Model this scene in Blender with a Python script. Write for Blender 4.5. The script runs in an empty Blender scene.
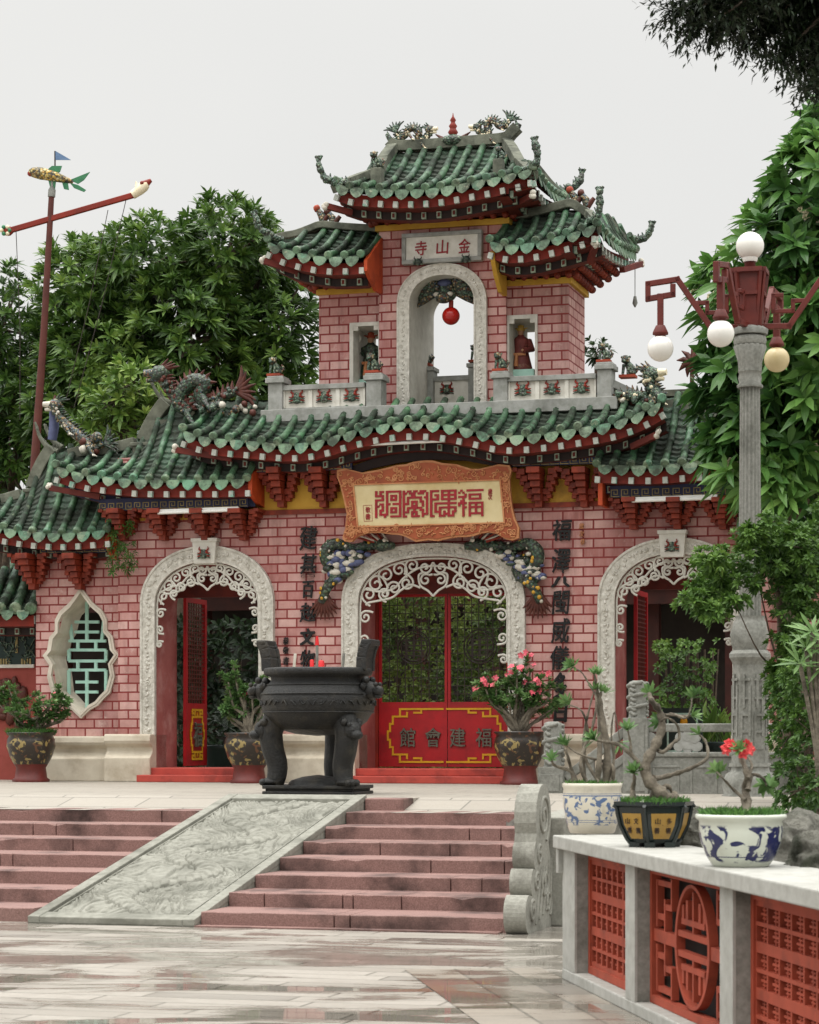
import bpy, math, random
import numpy as np
from mathutils import Vector, Matrix
R = random.Random(11)
sc = bpy.context.scene
COL = sc.collection
PI = math.pi
rad = math.radians
# ------------------------------------------------------------------ camera numbers
F, CX, HY, CAMZ = 2400.0, 409.5, 737.0, 1.6
def W(u, v, Y):
    return Vector(((u-CX)*Y/F, Y, CAMZ+(HY-v)*Y/F))
class Fr:
    """an upright frame: local x along a facade, local y away from the viewer"""
    def __init__(s, o, ang):
        s.o = Vector(o); s.ang = ang
        s.a = Vector((math.cos(ang), math.sin(ang), 0)); s.d = Vector((-math.sin(ang), math.cos(ang), 0))
    def P(s, u, v, y):
        r = Vector(((u-CX)/F, 1, (HY-v)/F)); c = Vector((0, 0, CAMZ))
        t = ((s.o-c).dot(s.d)+y)/r.dot(s.d)
        p = c+r*t-s.o
        return Vector((p.dot(s.a), y, p.z))
    def x(s, u, y): return s.P(u, HY, y).x
    def z(s, u, v, y): return s.P(u, v, y).z
    def w(s, x, y, z): return s.o+s.a*x+s.d*y+Vector((0, 0, z))
PLZ = 0.96
TH = math.atan((1098-CX)/F)
GO = Vector(((433-CX)*33.4/F, 33.4, PLZ))
G = Fr(GO, -TH)
# ------------------------------------------------------------------ mesh builder
class MB:
    def __init__(s): s.v = []; s.f = []; s.m = []; s.s = []; s.var = {}
    def add(s, vs, fs, m=0, sm=False):
        b = len(s.v); s.v.extend([tuple(p) for p in vs])
        for f in fs: s.f.append(tuple(i+b for i in f)); s.m.append(m); s.s.append(sm)
        return b
    def box(s, x0, x1, y0, y1, z0, z1, m=0):
        s.add([(x0,y0,z0),(x1,y0,z0),(x1,y1,z0),(x0,y1,z0),(x0,y0,z1),(x1,y0,z1),(x1,y1,z1),(x0,y1,z1)],
              [(0,3,2,1),(4,5,6,7),(0,1,5,4),(1,2,6,5),(2,3,7,6),(3,0,4,7)], m)
    def obox(s, c, ax, ay, az, m=0):
        """box from centre and three half-axis vectors"""
        c = Vector(c); vs = []
        for k in (-1,1):
            for p in ((-1,-1),(1,-1),(1,1),(-1,1)): vs.append(c+ax*p[0]+ay*p[1]+az*k)
        s.add(vs, [(0,3,2,1),(4,5,6,7),(0,1,5,4),(1,2,6,5),(2,3,7,6),(3,0,4,7)], m)
    def bar(s, p, q, w, h, m=0, up=Vector((0,0,1))):
        p = Vector(p); q = Vector(q); d = (q-p); L = d.length; d.normalize()
        sd = d.cross(up)
        if sd.length < 1e-4: sd = Vector((1,0,0))
        sd.normalize(); u2 = sd.cross(d)
        s.obox((p+q)/2, d*(L/2), sd*(w/2), u2*(h/2), m)
    def prism(s, poly, y0, y1, m=0, side=None):
        n = len(poly)
        a = sum(poly[i][0]*poly[(i+1)%n][1]-poly[(i+1)%n][0]*poly[i][1] for i in range(n))
        if a < 0: poly = poly[::-1]
        vs = [(x,y0,z) for x,z in poly]+[(x,y1,z) for x,z in poly]
        s.add(vs, [tuple(range(n)), tuple(range(2*n-1,n-1,-1))], m)
        s.add(vs, [((i+1)%n, i, i+n, (i+1)%n+n) for i in range(n)], m if side is None else side)
    def prismz(s, poly, z0, z1, m=0):
        n = len(poly)
        a = sum(poly[i][0]*poly[(i+1)%n][1]-poly[(i+1)%n][0]*poly[i][1] for i in range(n))
        if a < 0: poly = poly[::-1]
        vs = [(x,y,z0) for x,y in poly]+[(x,y,z1) for x,y in poly]
        s.add(vs, [tuple(range(n-1,-1,-1)), tuple(range(n,2*n))]+[(i,(i+1)%n,(i+1)%n+n,i+n) for i in range(n)], m)
    def prismx(s, prof, x0, x1, m=0):
        """profile of (y,z) drawn along x"""
        n = len(prof)
        a = sum(prof[i][0]*prof[(i+1)%n][1]-prof[(i+1)%n][0]*prof[i][1] for i in range(n))
        if a < 0: prof = prof[::-1]
        vs = [(x0,y,z) for y,z in prof]+[(x1,y,z) for y,z in prof]
        s.add(vs, [tuple(range(n-1,-1,-1)), tuple(range(n,2*n))]+[(i,(i+1)%n,(i+1)%n+n,i+n) for i in range(n)], m)
    def band(s, A, B, y0, y1, m=0, closed=False):
        """strip between polylines A and B (x,z), extruded y0..y1"""
        n = len(A); b = []
        for P_, y in ((A,y0),(B,y0),(A,y1),(B,y1)): b.extend([(x,y,z) for x,z in P_])
        fs = []
        for i in range(n if closed else n-1):
            j = (i+1)%n
            fs += [(i,j,n+j,n+i),(2*n+i,3*n+i,3*n+j,2*n+j),(i,2*n+i,2*n+j,j),(n+i,n+j,3*n+j,3*n+i)]
        if not closed: fs += [(0,n,3*n,2*n),(n-1,3*n-1,4*n-1,2*n-1)]
        s.add(b, fs, m)
    def tube(s, path, r, n=8, m=0, cap=True, flat=None, sm=True):
        path = [Vector(p) for p in path]; L = len(path)
        if not hasattr(r, '__len__'): r = [r]*L
        vs = []; prev = None
        for i, p in enumerate(path):
            t = (path[min(i+1,L-1)]-path[max(i-1,0)])
            if t.length < 1e-7: t = Vector((0,0,1))
            t.normalize()
            if prev is None:
                ref = Vector((0,1,0)) if abs(t.y) < .9 else Vector((1,0,0))
                u = t.cross(ref).normalized()
            else:
                u = prev-t*prev.dot(t)
                u = u.normalized() if u.length > 1e-5 else t.orthogonal().normalized()
            prev = u; w = t.cross(u)
            for k in range(n):
                a = 2*PI*k/n
                vs.append(p+u*(math.cos(a)*r[i])+w*(math.sin(a)*r[i]))
        fs = [(i*n+k, i*n+(k+1)%n, (i+1)*n+(k+1)%n, (i+1)*n+k) for i in range(L-1) for k in range(n)]
        s.add(vs, fs, m, sm)
        if cap:
            s.add(vs[:n], [tuple(range(n-1,-1,-1))], m); s.add(vs[-n:], [tuple(range(n))], m)
    def lathe(s, prof, c=(0,0,0), n=24, m=0, sm=True, mod=None, caps=True):
        c = Vector(c); vs = []
        for r, z in prof:
            for k in range(n):
                a = 2*PI*k/n; rr = r*(mod(a,z) if mod else 1)
                vs.append((c.x+rr*math.cos(a), c.y+rr*math.sin(a), c.z+z))
        L = len(prof)
        fs = [(i*n+k, i*n+(k+1)%n, (i+1)*n+(k+1)%n, (i+1)*n+k) for i in range(L-1) for k in range(n)]
        s.add(vs, fs, m, sm)
        if caps:
            s.add(vs[:n], [tuple(range(n-1,-1,-1))], m); s.add(vs[-n:], [tuple(range(n))], m)
    def ball(s, c, r, m=0, n=10, jit=0):
        c = Vector(c)
        if not hasattr(r, '__len__'): r = (r,r,r)
        L = max(5, n*2//3); vs = []
        for i in range(L+1):
            t = PI*i/L
            for k in range(n):
                a = 2*PI*k/n; q = 1+(R.uniform(-jit,jit) if jit else 0)
                vs.append((c.x+r[0]*q*math.sin(t)*math.cos(a), c.y+r[1]*q*math.sin(t)*math.sin(a), c.z+r[2]*q*math.cos(t)))
        fs = [(i*n+k, (i+1)*n+k, (i+1)*n+(k+1)%n, i*n+(k+1)%n) for i in range(L) for k in range(n)]
        s.add(vs, fs, m, True)
    def xf(s, M, b=0):
        for i in range(b, len(s.v)): s.v[i] = tuple(M @ Vector(s.v[i]))
    def build(s, name, mats, parent=None, loc=None, rot=None, bevel=0, kind=None):
        me = bpy.data.meshes.new(name)
        me.from_pydata(s.v, [], s.f)
        if not isinstance(mats, (list, tuple)): mats = [mats]
        for m in mats: me.materials.append(m)
        me.polygons.foreach_set('material_index', s.m)
        me.polygons.foreach_set('use_smooth', s.s)
        me.update()
        o = bpy.data.objects.new(name, me); COL.objects.link(o)
        if parent: o.parent = parent
        if loc is not None: o.location = loc
        if rot is not None: o.rotation_euler = rot
        if bevel:
            b = o.modifiers.new('bevel','BEVEL'); b.width = bevel; b.segments = 2; b.limit_method = 'ANGLE'; b.angle_limit = rad(35)
        if kind: o['kind'] = kind
        return o
def tag(o, label, cat, group=None):
    o['label'] = label; o['category'] = cat
    if group: o['group'] = group
    return o
def thing(name, label, cat, loc=(0,0,0), rz=0, group=None):
    o = bpy.data.objects.new(name, None); COL.objects.link(o); o.empty_display_size = .2
    o.location = loc; o.rotation_euler = (0,0,rz)
    return tag(o, label, cat, group)
def copy_tree(o, parent=None):
    c = o.copy(); COL.objects.link(c)
    if parent: c.parent = parent
    for ch in list(o.children): copy_tree(ch, c)
    return c
def lerp(a, b, t): return a+(b-a)*t
def interp(pts, x):
    """piecewise linear y(x) with a touch of smoothing"""
    if x <= pts[0][0]: return pts[0][1]
    for (a, ya), (b, yb) in zip(pts, pts[1:]):
        if x <= b: return ya+(yb-ya)*(x-a)/(b-a) if b > a else yb
    return pts[-1][1]
def smoothpts(P, n=6):
    """Catmull-Rom through points (any dim tuples)"""
    P = [Vector(p) for p in P]; out = []
    for i in range(len(P)-1):
        p0 = P[max(i-1,0)]; p1 = P[i]; p2 = P[i+1]; p3 = P[min(i+2,len(P)-1)]
        for k in range(n):
            t = k/n
            out.append(.5*((2*p1)+(p2-p0)*t+(2*p0-5*p1+4*p2-p3)*t*t+(-p0+3*p1-3*p2+p3)*t**3))
    out.append(P[-1]); return out
# ------------------------------------------------------------------ materials
def lin(c):
    if isinstance(c, str): c = [int(c[i:i+2],16) for i in (0,2,4)]
    return tuple(((x/255)/12.92 if x/255 <= .04045 else (((x/255)+.055)/1.055)**2.4) for x in c)+(1,)
def newmat(name):
    m = bpy.data.materials.new(name); m.use_nodes = True
    nt = m.node_tree; b = nt.nodes['Principled BSDF']
    return m, nt, b
def N(nt, t, **k):
    n = nt.nodes.new(t)
    for a, v in k.items():
        if a in n.inputs.keys() if hasattr(n.inputs,'keys') else False: n.inputs[a].default_value = v
        else: setattr(n, a, v)
    return n
def ramp(nt, src, stops, interp_='LINEAR'):
    r = nt.nodes.new('ShaderNodeValToRGB'); r.color_ramp.interpolation = interp_
    e = r.color_ramp.elements
    while len(e) < len(stops): e.new(.5)
    for i, (p, c) in enumerate(stops):
        e[i].position = p; e[i].color = c if len(c) == 4 else tuple(c)+(1,)
    nt.links.new(src, r.inputs[0]); return r
def mixc(nt, fac, a, b, mode='MIX'):
    m = nt.nodes.new('ShaderNodeMix'); m.data_type = 'RGBA'; m.blend_type = mode
    for s, i in ((fac,0),(a,6),(b,7)):
        if hasattr(s, 'is_linked'): nt.links.new(s, m.inputs[i])
        else: m.inputs[i].default_value = s
    return m.outputs[2]
def noise(nt, vec, scale, detail=5, rough=.6, dist=0):
    n = nt.nodes.new('ShaderNodeTexNoise'); n.inputs['Scale'].default_value = scale
    n.inputs['Detail'].default_value = detail; n.inputs['Roughness'].default_value = rough; n.inputs['Distortion'].default_value = dist
    if vec is not None: nt.links.new(vec, n.inputs['Vector'])
    return n
def bump(nt, b, h, strength=.3, dist=.02):
    n = nt.nodes.new('ShaderNodeBump'); n.inputs['Strength'].default_value = strength; n.inputs['Distance'].default_value = dist
    nt.links.new(h, n.inputs['Height']); nt.links.new(n.outputs[0], b.inputs['Normal']); return n
def coord(nt, kind='Object'):
    return nt.nodes.new('ShaderNodeTexCoord').outputs[kind]
def worldpos(nt): return nt.nodes.new('ShaderNodeNewGeometry').outputs['Position']
def mat(name, c1, c2=None, scale=6, rough=.7, bmp=.2, stain=None, stscale=1.2, stlo=.5, sthi=.7, spec=.4, metal=0, fine=40, pos='world', bdist=.01):
    m, nt, b = newmat(name)
    v = worldpos(nt) if pos == 'world' else coord(nt)
    n1 = noise(nt, v, scale)
    c = ramp(nt, n1.outputs[0], [(.3, lin(c1)), (.7, lin(c2 or c1))]).outputs[0]
    if stain:
        n2 = noise(nt, v, stscale, 6, .65)
        f = ramp(nt, n2.outputs[0], [(stlo, (0,0,0)), (sthi, (1,1,1))]).outputs[0]
        c = mixc(nt, f, c, lin(stain))
    nt.links.new(c, b.inputs['Base Color'])
    b.inputs['Roughness'].default_value = rough; b.inputs['Specular IOR Level'].default_value = spec; b.inputs['Metallic'].default_value = metal
    if bmp:
        n3 = noise(nt, v, fine, 6, .7); bump(nt, b, n3.outputs[0], bmp, bdist)
    return m
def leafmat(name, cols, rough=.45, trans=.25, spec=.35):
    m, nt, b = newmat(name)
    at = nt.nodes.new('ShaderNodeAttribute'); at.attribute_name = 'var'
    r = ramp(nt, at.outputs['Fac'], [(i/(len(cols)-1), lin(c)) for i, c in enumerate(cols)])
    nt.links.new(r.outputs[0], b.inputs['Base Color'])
    b.inputs['Roughness'].default_value = rough; b.inputs['Specular IOR Level'].default_value = spec
    tr = nt.nodes.new('ShaderNodeBsdfTranslucent'); nt.links.new(r.outputs[0], tr.inputs[0])
    mx = nt.nodes.new('ShaderNodeMixShader'); mx.inputs[0].default_value = trans
    out = nt.nodes['Material Output']
    nt.links.new(b.outputs[0], mx.inputs[1]); nt.links.new(tr.outputs[0], mx.inputs[2]); nt.links.new(mx.outputs[0], out.inputs[0])
    return m
def brick_mat(name, ca, cb, mortar, bw, bh, gap, rough=.7, weather='7d4543', streak=.6):
    m, nt, b = newmat(name)
    v = coord(nt); sp = nt.nodes.new('ShaderNodeSeparateXYZ'); nt.links.new(v, sp.inputs[0])
    ad = nt.nodes.new('ShaderNodeMath'); ad.operation = 'ADD'; nt.links.new(sp.outputs[0], ad.inputs[0]); nt.links.new(sp.outputs[1], ad.inputs[1])
    cb_ = nt.nodes.new('ShaderNodeCombineXYZ'); nt.links.new(ad.outputs[0], cb_.inputs[0]); nt.links.new(sp.outputs[2], cb_.inputs[1])
    jit = noise(nt, v, 5, 3); 
    vm = nt.nodes.new('ShaderNodeVectorMath'); vm.operation = 'MULTIPLY_ADD'
    nt.links.new(jit.outputs[1], vm.inputs[0]); vm.inputs[1].default_value = (.012,.008,0); nt.links.new(cb_.outputs[0], vm.inputs[2])
    bt = nt.nodes.new('ShaderNodeTexBrick'); nt.links.new(vm.outputs[0], bt.inputs['Vector'])
    bt.inputs['Color1'].default_value = (0,0,0,1); bt.inputs['Color2'].default_value = (1,1,1,1); bt.inputs['Mortar'].default_value = (.5,.5,.5,1)
    bt.inputs['Scale'].default_value = 1; bt.inputs['Brick Width'].default_value = bw; bt.inputs['Row Height'].default_value = bh
    bt.inputs['Mortar Size'].default_value = gap; bt.inputs['Mortar Smooth'].default_value = .35; bt.inputs['Bias'].default_value = 0
    base = mixc(nt, bt.outputs['Color'], lin(ca), lin(cb))
    # vertical wash streaks and blotches of worn paint
    mp = nt.nodes.new('ShaderNodeMapping'); mp.inputs['Scale'].default_value = (9,9,1.6); nt.links.new(v, mp.inputs[0])
    n1 = noise(nt, mp.outputs[0], 1.0, 6, .7)
    f1 = ramp(nt, n1.outputs[0], [(.45,(0,0,0)),(.75,(1,1,1))]).outputs[0]
    f1m = nt.nodes.new('ShaderNodeMath'); f1m.operation = 'MULTIPLY'; f1m.inputs[1].default_value = streak; nt.links.new(f1, f1m.inputs[0])
    base = mixc(nt, f1m.outputs[0], base, lin('d0a5a2'))
    n2 = noise(nt, v, .8, 6, .65)
    f2 = ramp(nt, n2.outputs[0], [(.46,(0,0,0)),(.72,(.8,.8,.8))]).outputs[0]
    base = mixc(nt, f2, base, lin(weather))
    n4 = noise(nt, v, 22, 5, .75)
    f4 = ramp(nt, n4.outputs[0], [(.55,(0,0,0)),(.72,(.6,.6,.6))]).outputs[0]
    base = mixc(nt, f4, base, lin(ca))
    mp5 = nt.nodes.new('ShaderNodeMapping'); mp5.inputs['Scale'].default_value = (3.2,3.2,.35); nt.links.new(v, mp5.inputs[0])
    n5 = noise(nt, mp5.outputs[0], 1.0, 7, .7); base = mixc(nt, ramp(nt, n5.outputs[0], [(.55,(0,0,0)),(.74,(.7,.7,.7))]).outputs[0], base, lin('6d4440'))
    n6 = noise(nt, v, 3.2, 8, .75); base = mixc(nt, ramp(nt, n6.outputs[0], [(.56,(0,0,0)),(.7,(.7,.7,.7))]).outputs[0], base, lin('d2b7ae'))
    fm = ramp(nt, bt.outputs['Fac'], [(.15,(0,0,0)),(.6,(1,1,1))]).outputs[0]
    col = mixc(nt, fm, base, lin(mortar))
    nt.links.new(col, b.inputs['Base Color']); b.inputs['Roughness'].default_value = rough; b.inputs['Specular IOR Level'].default_value = .3
    inv = nt.nodes.new('ShaderNodeMath'); inv.operation = 'MULTIPLY_ADD'; inv.inputs[1].default_value = -1; nt.links.new(bt.outputs['Fac'], inv.inputs[0]); nt.links.new(n4.outputs[0], inv.inputs[2])
    bump(nt, b, inv.outputs[0], .35, .012)
    return m
def tile_mat(name, cols, dark, lich, rough=.42, cell=4.2, dk=(.37,.57), spec=.4, fine=30):
    """glazed tile: every piece fired a little differently, soot and moss in patches, pale lichen specks"""
    m, nt, b = newmat(name); v = coord(nt)
    vo = nt.nodes.new('ShaderNodeTexVoronoi'); vo.inputs['Scale'].default_value = cell; nt.links.new(v, vo.inputs['Vector'])
    sp = nt.nodes.new('ShaderNodeSeparateColor'); nt.links.new(vo.outputs['Color'], sp.inputs[0])
    base = ramp(nt, sp.outputs[0], [(k/(len(cols)-1), lin(c)) for k, c in enumerate(cols)]).outputs[0]
    n1 = noise(nt, v, 2.6, 8, .72); f1 = ramp(nt, n1.outputs[0], [(dk[0],(0,0,0)),(dk[1],(.92,.92,.92))]).outputs[0]
    base = mixc(nt, f1, base, lin(dark))
    n2 = noise(nt, v, 26, 6, .75); f2 = ramp(nt, n2.outputs[0], [(.54,(0,0,0)),(.66,(.8,.8,.8))]).outputs[0]
    base = mixc(nt, f2, base, lin(dark))
    n3 = noise(nt, v, 9, 6, .8); f3 = ramp(nt, n3.outputs[0], [(.58,(0,0,0)),(.7,(.7,.7,.7))]).outputs[0]
    base = mixc(nt, f3, base, lin(lich))
    nt.links.new(base, b.inputs['Base Color']); b.inputs['Specular IOR Level'].default_value = spec
    rr = ramp(nt, f1, [(0,(rough,)*3),(1,(.85,.85,.85))]).outputs[0]; nt.links.new(rr, b.inputs['Roughness'])
    n4 = noise(nt, v, fine, 6, .7); bump(nt, b, n4.outputs[0], .4, .012); return m
def mosaic_mat(name, cols, scale=34, rough=.4):
    """figures pieced together from broken porcelain"""
    m, nt, b = newmat(name); v = coord(nt)
    vo = nt.nodes.new('ShaderNodeTexVoronoi'); vo.inputs['Scale'].default_value = scale; nt.links.new(v, vo.inputs['Vector'])
    sp = nt.nodes.new('ShaderNodeSeparateColor'); nt.links.new(vo.outputs['Color'], sp.inputs[0])
    base = ramp(nt, sp.outputs[1], [(k/len(cols), lin(c)) for k, c in enumerate(cols)], 'CONSTANT').outputs[0]
    e = ramp(nt, vo.outputs['Distance'], [(.35,(0,0,0)),(.75,(1,1,1))]).outputs[0]; base = mixc(nt, e, base, lin('2b2a24'))
    n1 = noise(nt, v, 5, 6, .7); base = mixc(nt, ramp(nt, n1.outputs[0], [(.5,(0,0,0)),(.72,(.8,.8,.8))]).outputs[0], base, lin('35342b'))
    nt.links.new(base, b.inputs['Base Color']); b.inputs['Roughness'].default_value = rough
    iv = nt.nodes.new('ShaderNodeMath'); iv.operation = 'MULTIPLY'; iv.inputs[1].default_value = -1; nt.links.new(vo.outputs['Distance'], iv.inputs[0]); bump(nt, b, iv.outputs[0], .8, .02); return m
M = {}
M['brick'] = brick_mat('pink_brick', 'ab736c', 'cba69d', '7d3230', .285, .129, .0135)
M['plaster_red'] = mat('worn_red_plaster', 'a5605a', '8d4844', 3, .8, .15, 'b98a84', 2, .5, .75)
M['white_stone'] = mat('white_stone', 'cfccc2', 'b9b5aa', 8, .75, .3, '9b958a', 1.5, .5, .8)
M['arch_stone'] = mat('carved_white_stone', 'dad6cc', 'b3aea2', 16, .75, .75, '9d988c', 2, .5, .85, fine=24, bdist=.03)
M['plinth'] = mat('plinth_plaster', 'cfc6b4', 'b6ab98', 3, .8, .15, '8f7e68', 1.6, .5, .78)
M['window_white'] = mat('window_cream', 'd5cdbe', 'c2b8a8', 5, .75, .1, '9c9384', 1.5, .5, .8)
M['grey_stone'] = mat('grey_stone', '8b8c86', '6c6d67', 14, .85, .5, '55574f', 2.2, .5, .75)
M['parapet'] = mat('grey_render', 'a3a39f', '85867f', 9, .85, .3, '62635c', 2, .5, .78)
M['panel_white'] = mat('parapet_panel', 'dcd9d0', 'c4c0b4', 8, .8, .2, '9c988c', 3, .55, .8)
M['ridge'] = mat('ridge_mortar', '787a6c', '56584c', 7, .9, .5, '383b33', 3, .45, .7)
M['tile'] = tile_mat('green_glazed_tile', ['31523a','4a7452','5d8560','3d6b4a','587a58','2c5040'], '1f241b', '7f8f72', .34)
M['tile_disc'] = tile_mat('green_tile_disc', ['44604a','6c8768','587a5c','839378','4d6f58','5f8f70'], '2f352a', 'a9a98f', .45, 5.5, (.43,.62))
M['tile_pan'] = tile_mat('green_pan_tile', ['2f4a38','486a52','3c5c48','52705a'], '272a22', '6d7562', .5, 5, (.32,.52))
M['dragon_green'] = mosaic_mat('green_ceramic', ['4f6b57','3b5546','66806b','2f4438','7d8a72','5a6f5c'])
M['ceramic_mix'] = mosaic_mat('mosaic_ceramic', ['5d6a55','8a6f45','3c4a3f','b0a283','6b3f2c','475a6a','35453a'])
M['red'] = mat('red_lacquer', '8f2814', '6f1d0e', 4, .55, .12, '5a1a10', 2.5, .5, .75)
M['orange'] = mat('orange_red_paint', 'bb4a1e', 'a03815', 4, .6, .12, '6a2412', 3, .52, .8)
M['bracket'] = mat('bracket_red', '8e341b', '5e2010', 6, .6, .15, '5a1a10', 3, .5, .8)
M['dark'] = mat('dark_timber_and_shade', '2b1a16', '1c1210', 6, .7, .1)
M['soffit'] = mat('soffit_timber', '6b2417', '4a1812', 4, .7, .1)
M['tip'] = mat('rafter_tip_white', 'bdbeb6', '9aa096', 10, .6, .1, '7fa896', 2.5, .55, .62)
M['tip_green'] = mat('rafter_tip_pale', 'a9b5a0', '6f8070', 12, .6, .1)
M['yellow'] = mat('yellow_frieze', 'c99f3c', 'b58528', 3, .7, .08, '7a5a22', 1.6, .55, .8)
M['blue_board'] = mat('blue_frieze', '2a2f52', '1d203a', 4, .6, .05)
M['gold_line'] = mat('fret_gold', '9c8a58', '7a6a40', 8, .6, .05)
M['gold'] = mat('gold_paint', 'd8a514', 'c08e10', 5, .5, .05)
M['door_red'] = mat('door_red', 'b0121a', '8f0f16', 3, .5, .06, '6a0f12', 1.5, .55, .8)
M['step_red'] = mat('step_red', 'b34538', '98382f', 4, .6, .15, '6a2a22', 2, .5, .75)
M['black'] = mat('black_paint', '0b0b0b', '121110', 8, .6, .1)
M['letter_red'] = mat('letter_red', '9a1420', '7d101a', 8, .5, .05)
M['letter_grey'] = mat('letter_bronze', '6a6b5c', '4c4b40', 10, .5, .1)
M['cream'] = mat('cream_panel', 'cdbd92', 'bca97a', 3, .6, .05, 'b39c68', 1.5, .5, .8)
M['frame_light'] = mat('frame_orange_light', 'bd8358', 'a96c41', 6, .6, .15, '9a542e', 3, .5, .8)
M['frame_dark'] = mat('frame_orange_dark', '9c4e2b', '854022', 5, .6, .15)
M['mint'] = mat('mint_paint', 'b4dccd', '9ccabb', 6, .55, .08, '5c7f76', 4, .6, .8)
M['iron'] = mat('cast_iron', '0e0e0d', '1a1a18', 9, .48, .8, '393429', 3.5, .5, .72, spec=.45, fine=35, bdist=.02)
M['maroon'] = mat('maroon_iron', '67241a', '4f1912', 6, .5, .1)
M['pole'] = mat('rust_pole', '5e2c22', '4a2018', 5, .6, .1)
M['wire'] = mat('dark_wire', '3a302a', '2a221e', 5, .6, 0)
M['step'] = mat('pink_granite', '97766f', '6c5049', 90, .72, .35, '3c2b27', 1.25, .47, .66, fine=90)
M['slab'] = mat('carved_granite', '8e8d83', '77766c', 14, .8, .35, '55554b', 1.6, .48, .72, fine=60)
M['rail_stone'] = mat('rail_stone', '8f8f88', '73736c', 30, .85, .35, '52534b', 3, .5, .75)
M['scroll'] = mat('scroll_stone', '98978d', '7f7d74', 40, .85, .4, '4e4b42', 2.4, .5, .74, fine=80)
M['bal_white'] = mat('balustrade_concrete', 'a9a8a2', '94938c', 12, .75, .2, '8f8e86', 3, .52, .8, fine=60)
M['terra'] = mat('terracotta', 'a2452e', '8c3a25', 6, .75, .15, '6e3022', 3, .52, .78)
M['bark'] = mat('bark', '6b5d4e', '4a4036', 12, .9, .6, '2f2a24', 4, .5, .7, fine=30, bdist=.03)
M['adenium'] = mat('adenium_bark', '8d8474', '665e51', 18, .85, .9, '463f35', 7, .48, .66, fine=55, bdist=.02)
M['pink_flower'] = mat('pink_petal', 'e87a86', 'd95468', 20, .6, 0)
M['red_flower'] = mat('red_petal', 'd8434a', 'e0605c', 20, .6, 0)
M['cream_flower'] = mat('cream_petal', 'e8ddc4', 'd8c9a4', 20, .6, 0)
M['white_glass'] = mat('opal_glass', 'e6e4de', 'dddad2', 5, .3, 0, spec=.5)
M['cream_glass'] = mat('cream_glass', 'c9b98f', 'bba97c', 5, .3, 0, spec=.5)
M['red_gloss'] = mat('red_gloss', 'c01a10', 'a0140c', 5, .18, 0, spec=.6)
M['candle'] = mat('red_candle', 'd81f24', 'c01a1e', 5, .5, 0)
M['rock'] = mat('rock', '87857b', '5a5850', 9, .92, 1.0, '3a3d30', 3.5, .46, .62, fine=22, bdist=.05)
M['tube_white'] = mat('tube_white', 'e3e2dc', 'd6d5cf', 5, .4, 0)
M['sea_green'] = mat('mural_green', '16302a', '101f1c', 4, .6, 0)
M['blue_flag'] = mat('blue_flag', '6d87a8', '5a7496', 5, .7, 0)
M['yellow_fish'] = mat('fish_yellow', 'c9a64a', 'a88436', 14, .5, .1)
M['fish_green'] = mat('fish_green', '3f8058', '2f6a48', 14, .5, .1)
M['skin'] = mat('statue_face', 'b5886a', 'a0765a', 9, .6, .1)
M['robe_green'] = mosaic_mat('dark_green_ceramic', ['2f4a38','24392c','3d5a45','1e2f26','5a6a50'], 26)
M['robe_red'] = mat('robe_red', '7d3a34', '5c2a28', 9, .6, .2, 'a39070', 5, .55, .7)
M['blue_cloud'] = mat('cloud_blue', '565d80', '454a68', 15, .5, .3)
M['white_cloud'] = mat('cloud_white', 'cfc9bc', 'b0aa9c', 15, .6, .3)
M['brown_fin'] = mat('fin_brown', '5a2a1c', '43201a', 15, .6, .3)
M['hall'] = mat('hall_timber', '4a2018', '2e1612', 3, .7, .1)
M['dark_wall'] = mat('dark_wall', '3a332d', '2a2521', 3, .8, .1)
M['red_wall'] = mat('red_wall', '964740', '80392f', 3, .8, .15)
M['soil'] = mat('soil', '3a3026', '2a2219', 9, .95, .4)
M['leaf_tree'] = leafmat('tree_leaf', ['182a12','2b4419','48662a','6c883b','95a856'])
M['leaf_frangi'] = leafmat('broad_leaf', ['1f381a','33562a','4c7436','6c9448','94ac60'], .4)
M['leaf_bush'] = leafmat('bush_leaf', ['223a16','3d5c24','5f8036','88a04e'], .5)
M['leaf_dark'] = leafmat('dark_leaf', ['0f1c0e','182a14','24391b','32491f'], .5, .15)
M['leaf_hedge'] = leafmat('hedge_leaf', ['26361a','4c6230','788c44','a8b064'], .5, .35)
M['leaf_aden'] = leafmat('adenium_leaf', ['35522c','4c6e3c','68884e','88a66a'], .45)
M['needle'] = leafmat('needle', ['0c160b','16240f','223318'], .6, .05)
M['grass'] = leafmat('pot_grass', ['2f5020','3f6a2a','5a8538'], .6)
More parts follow.
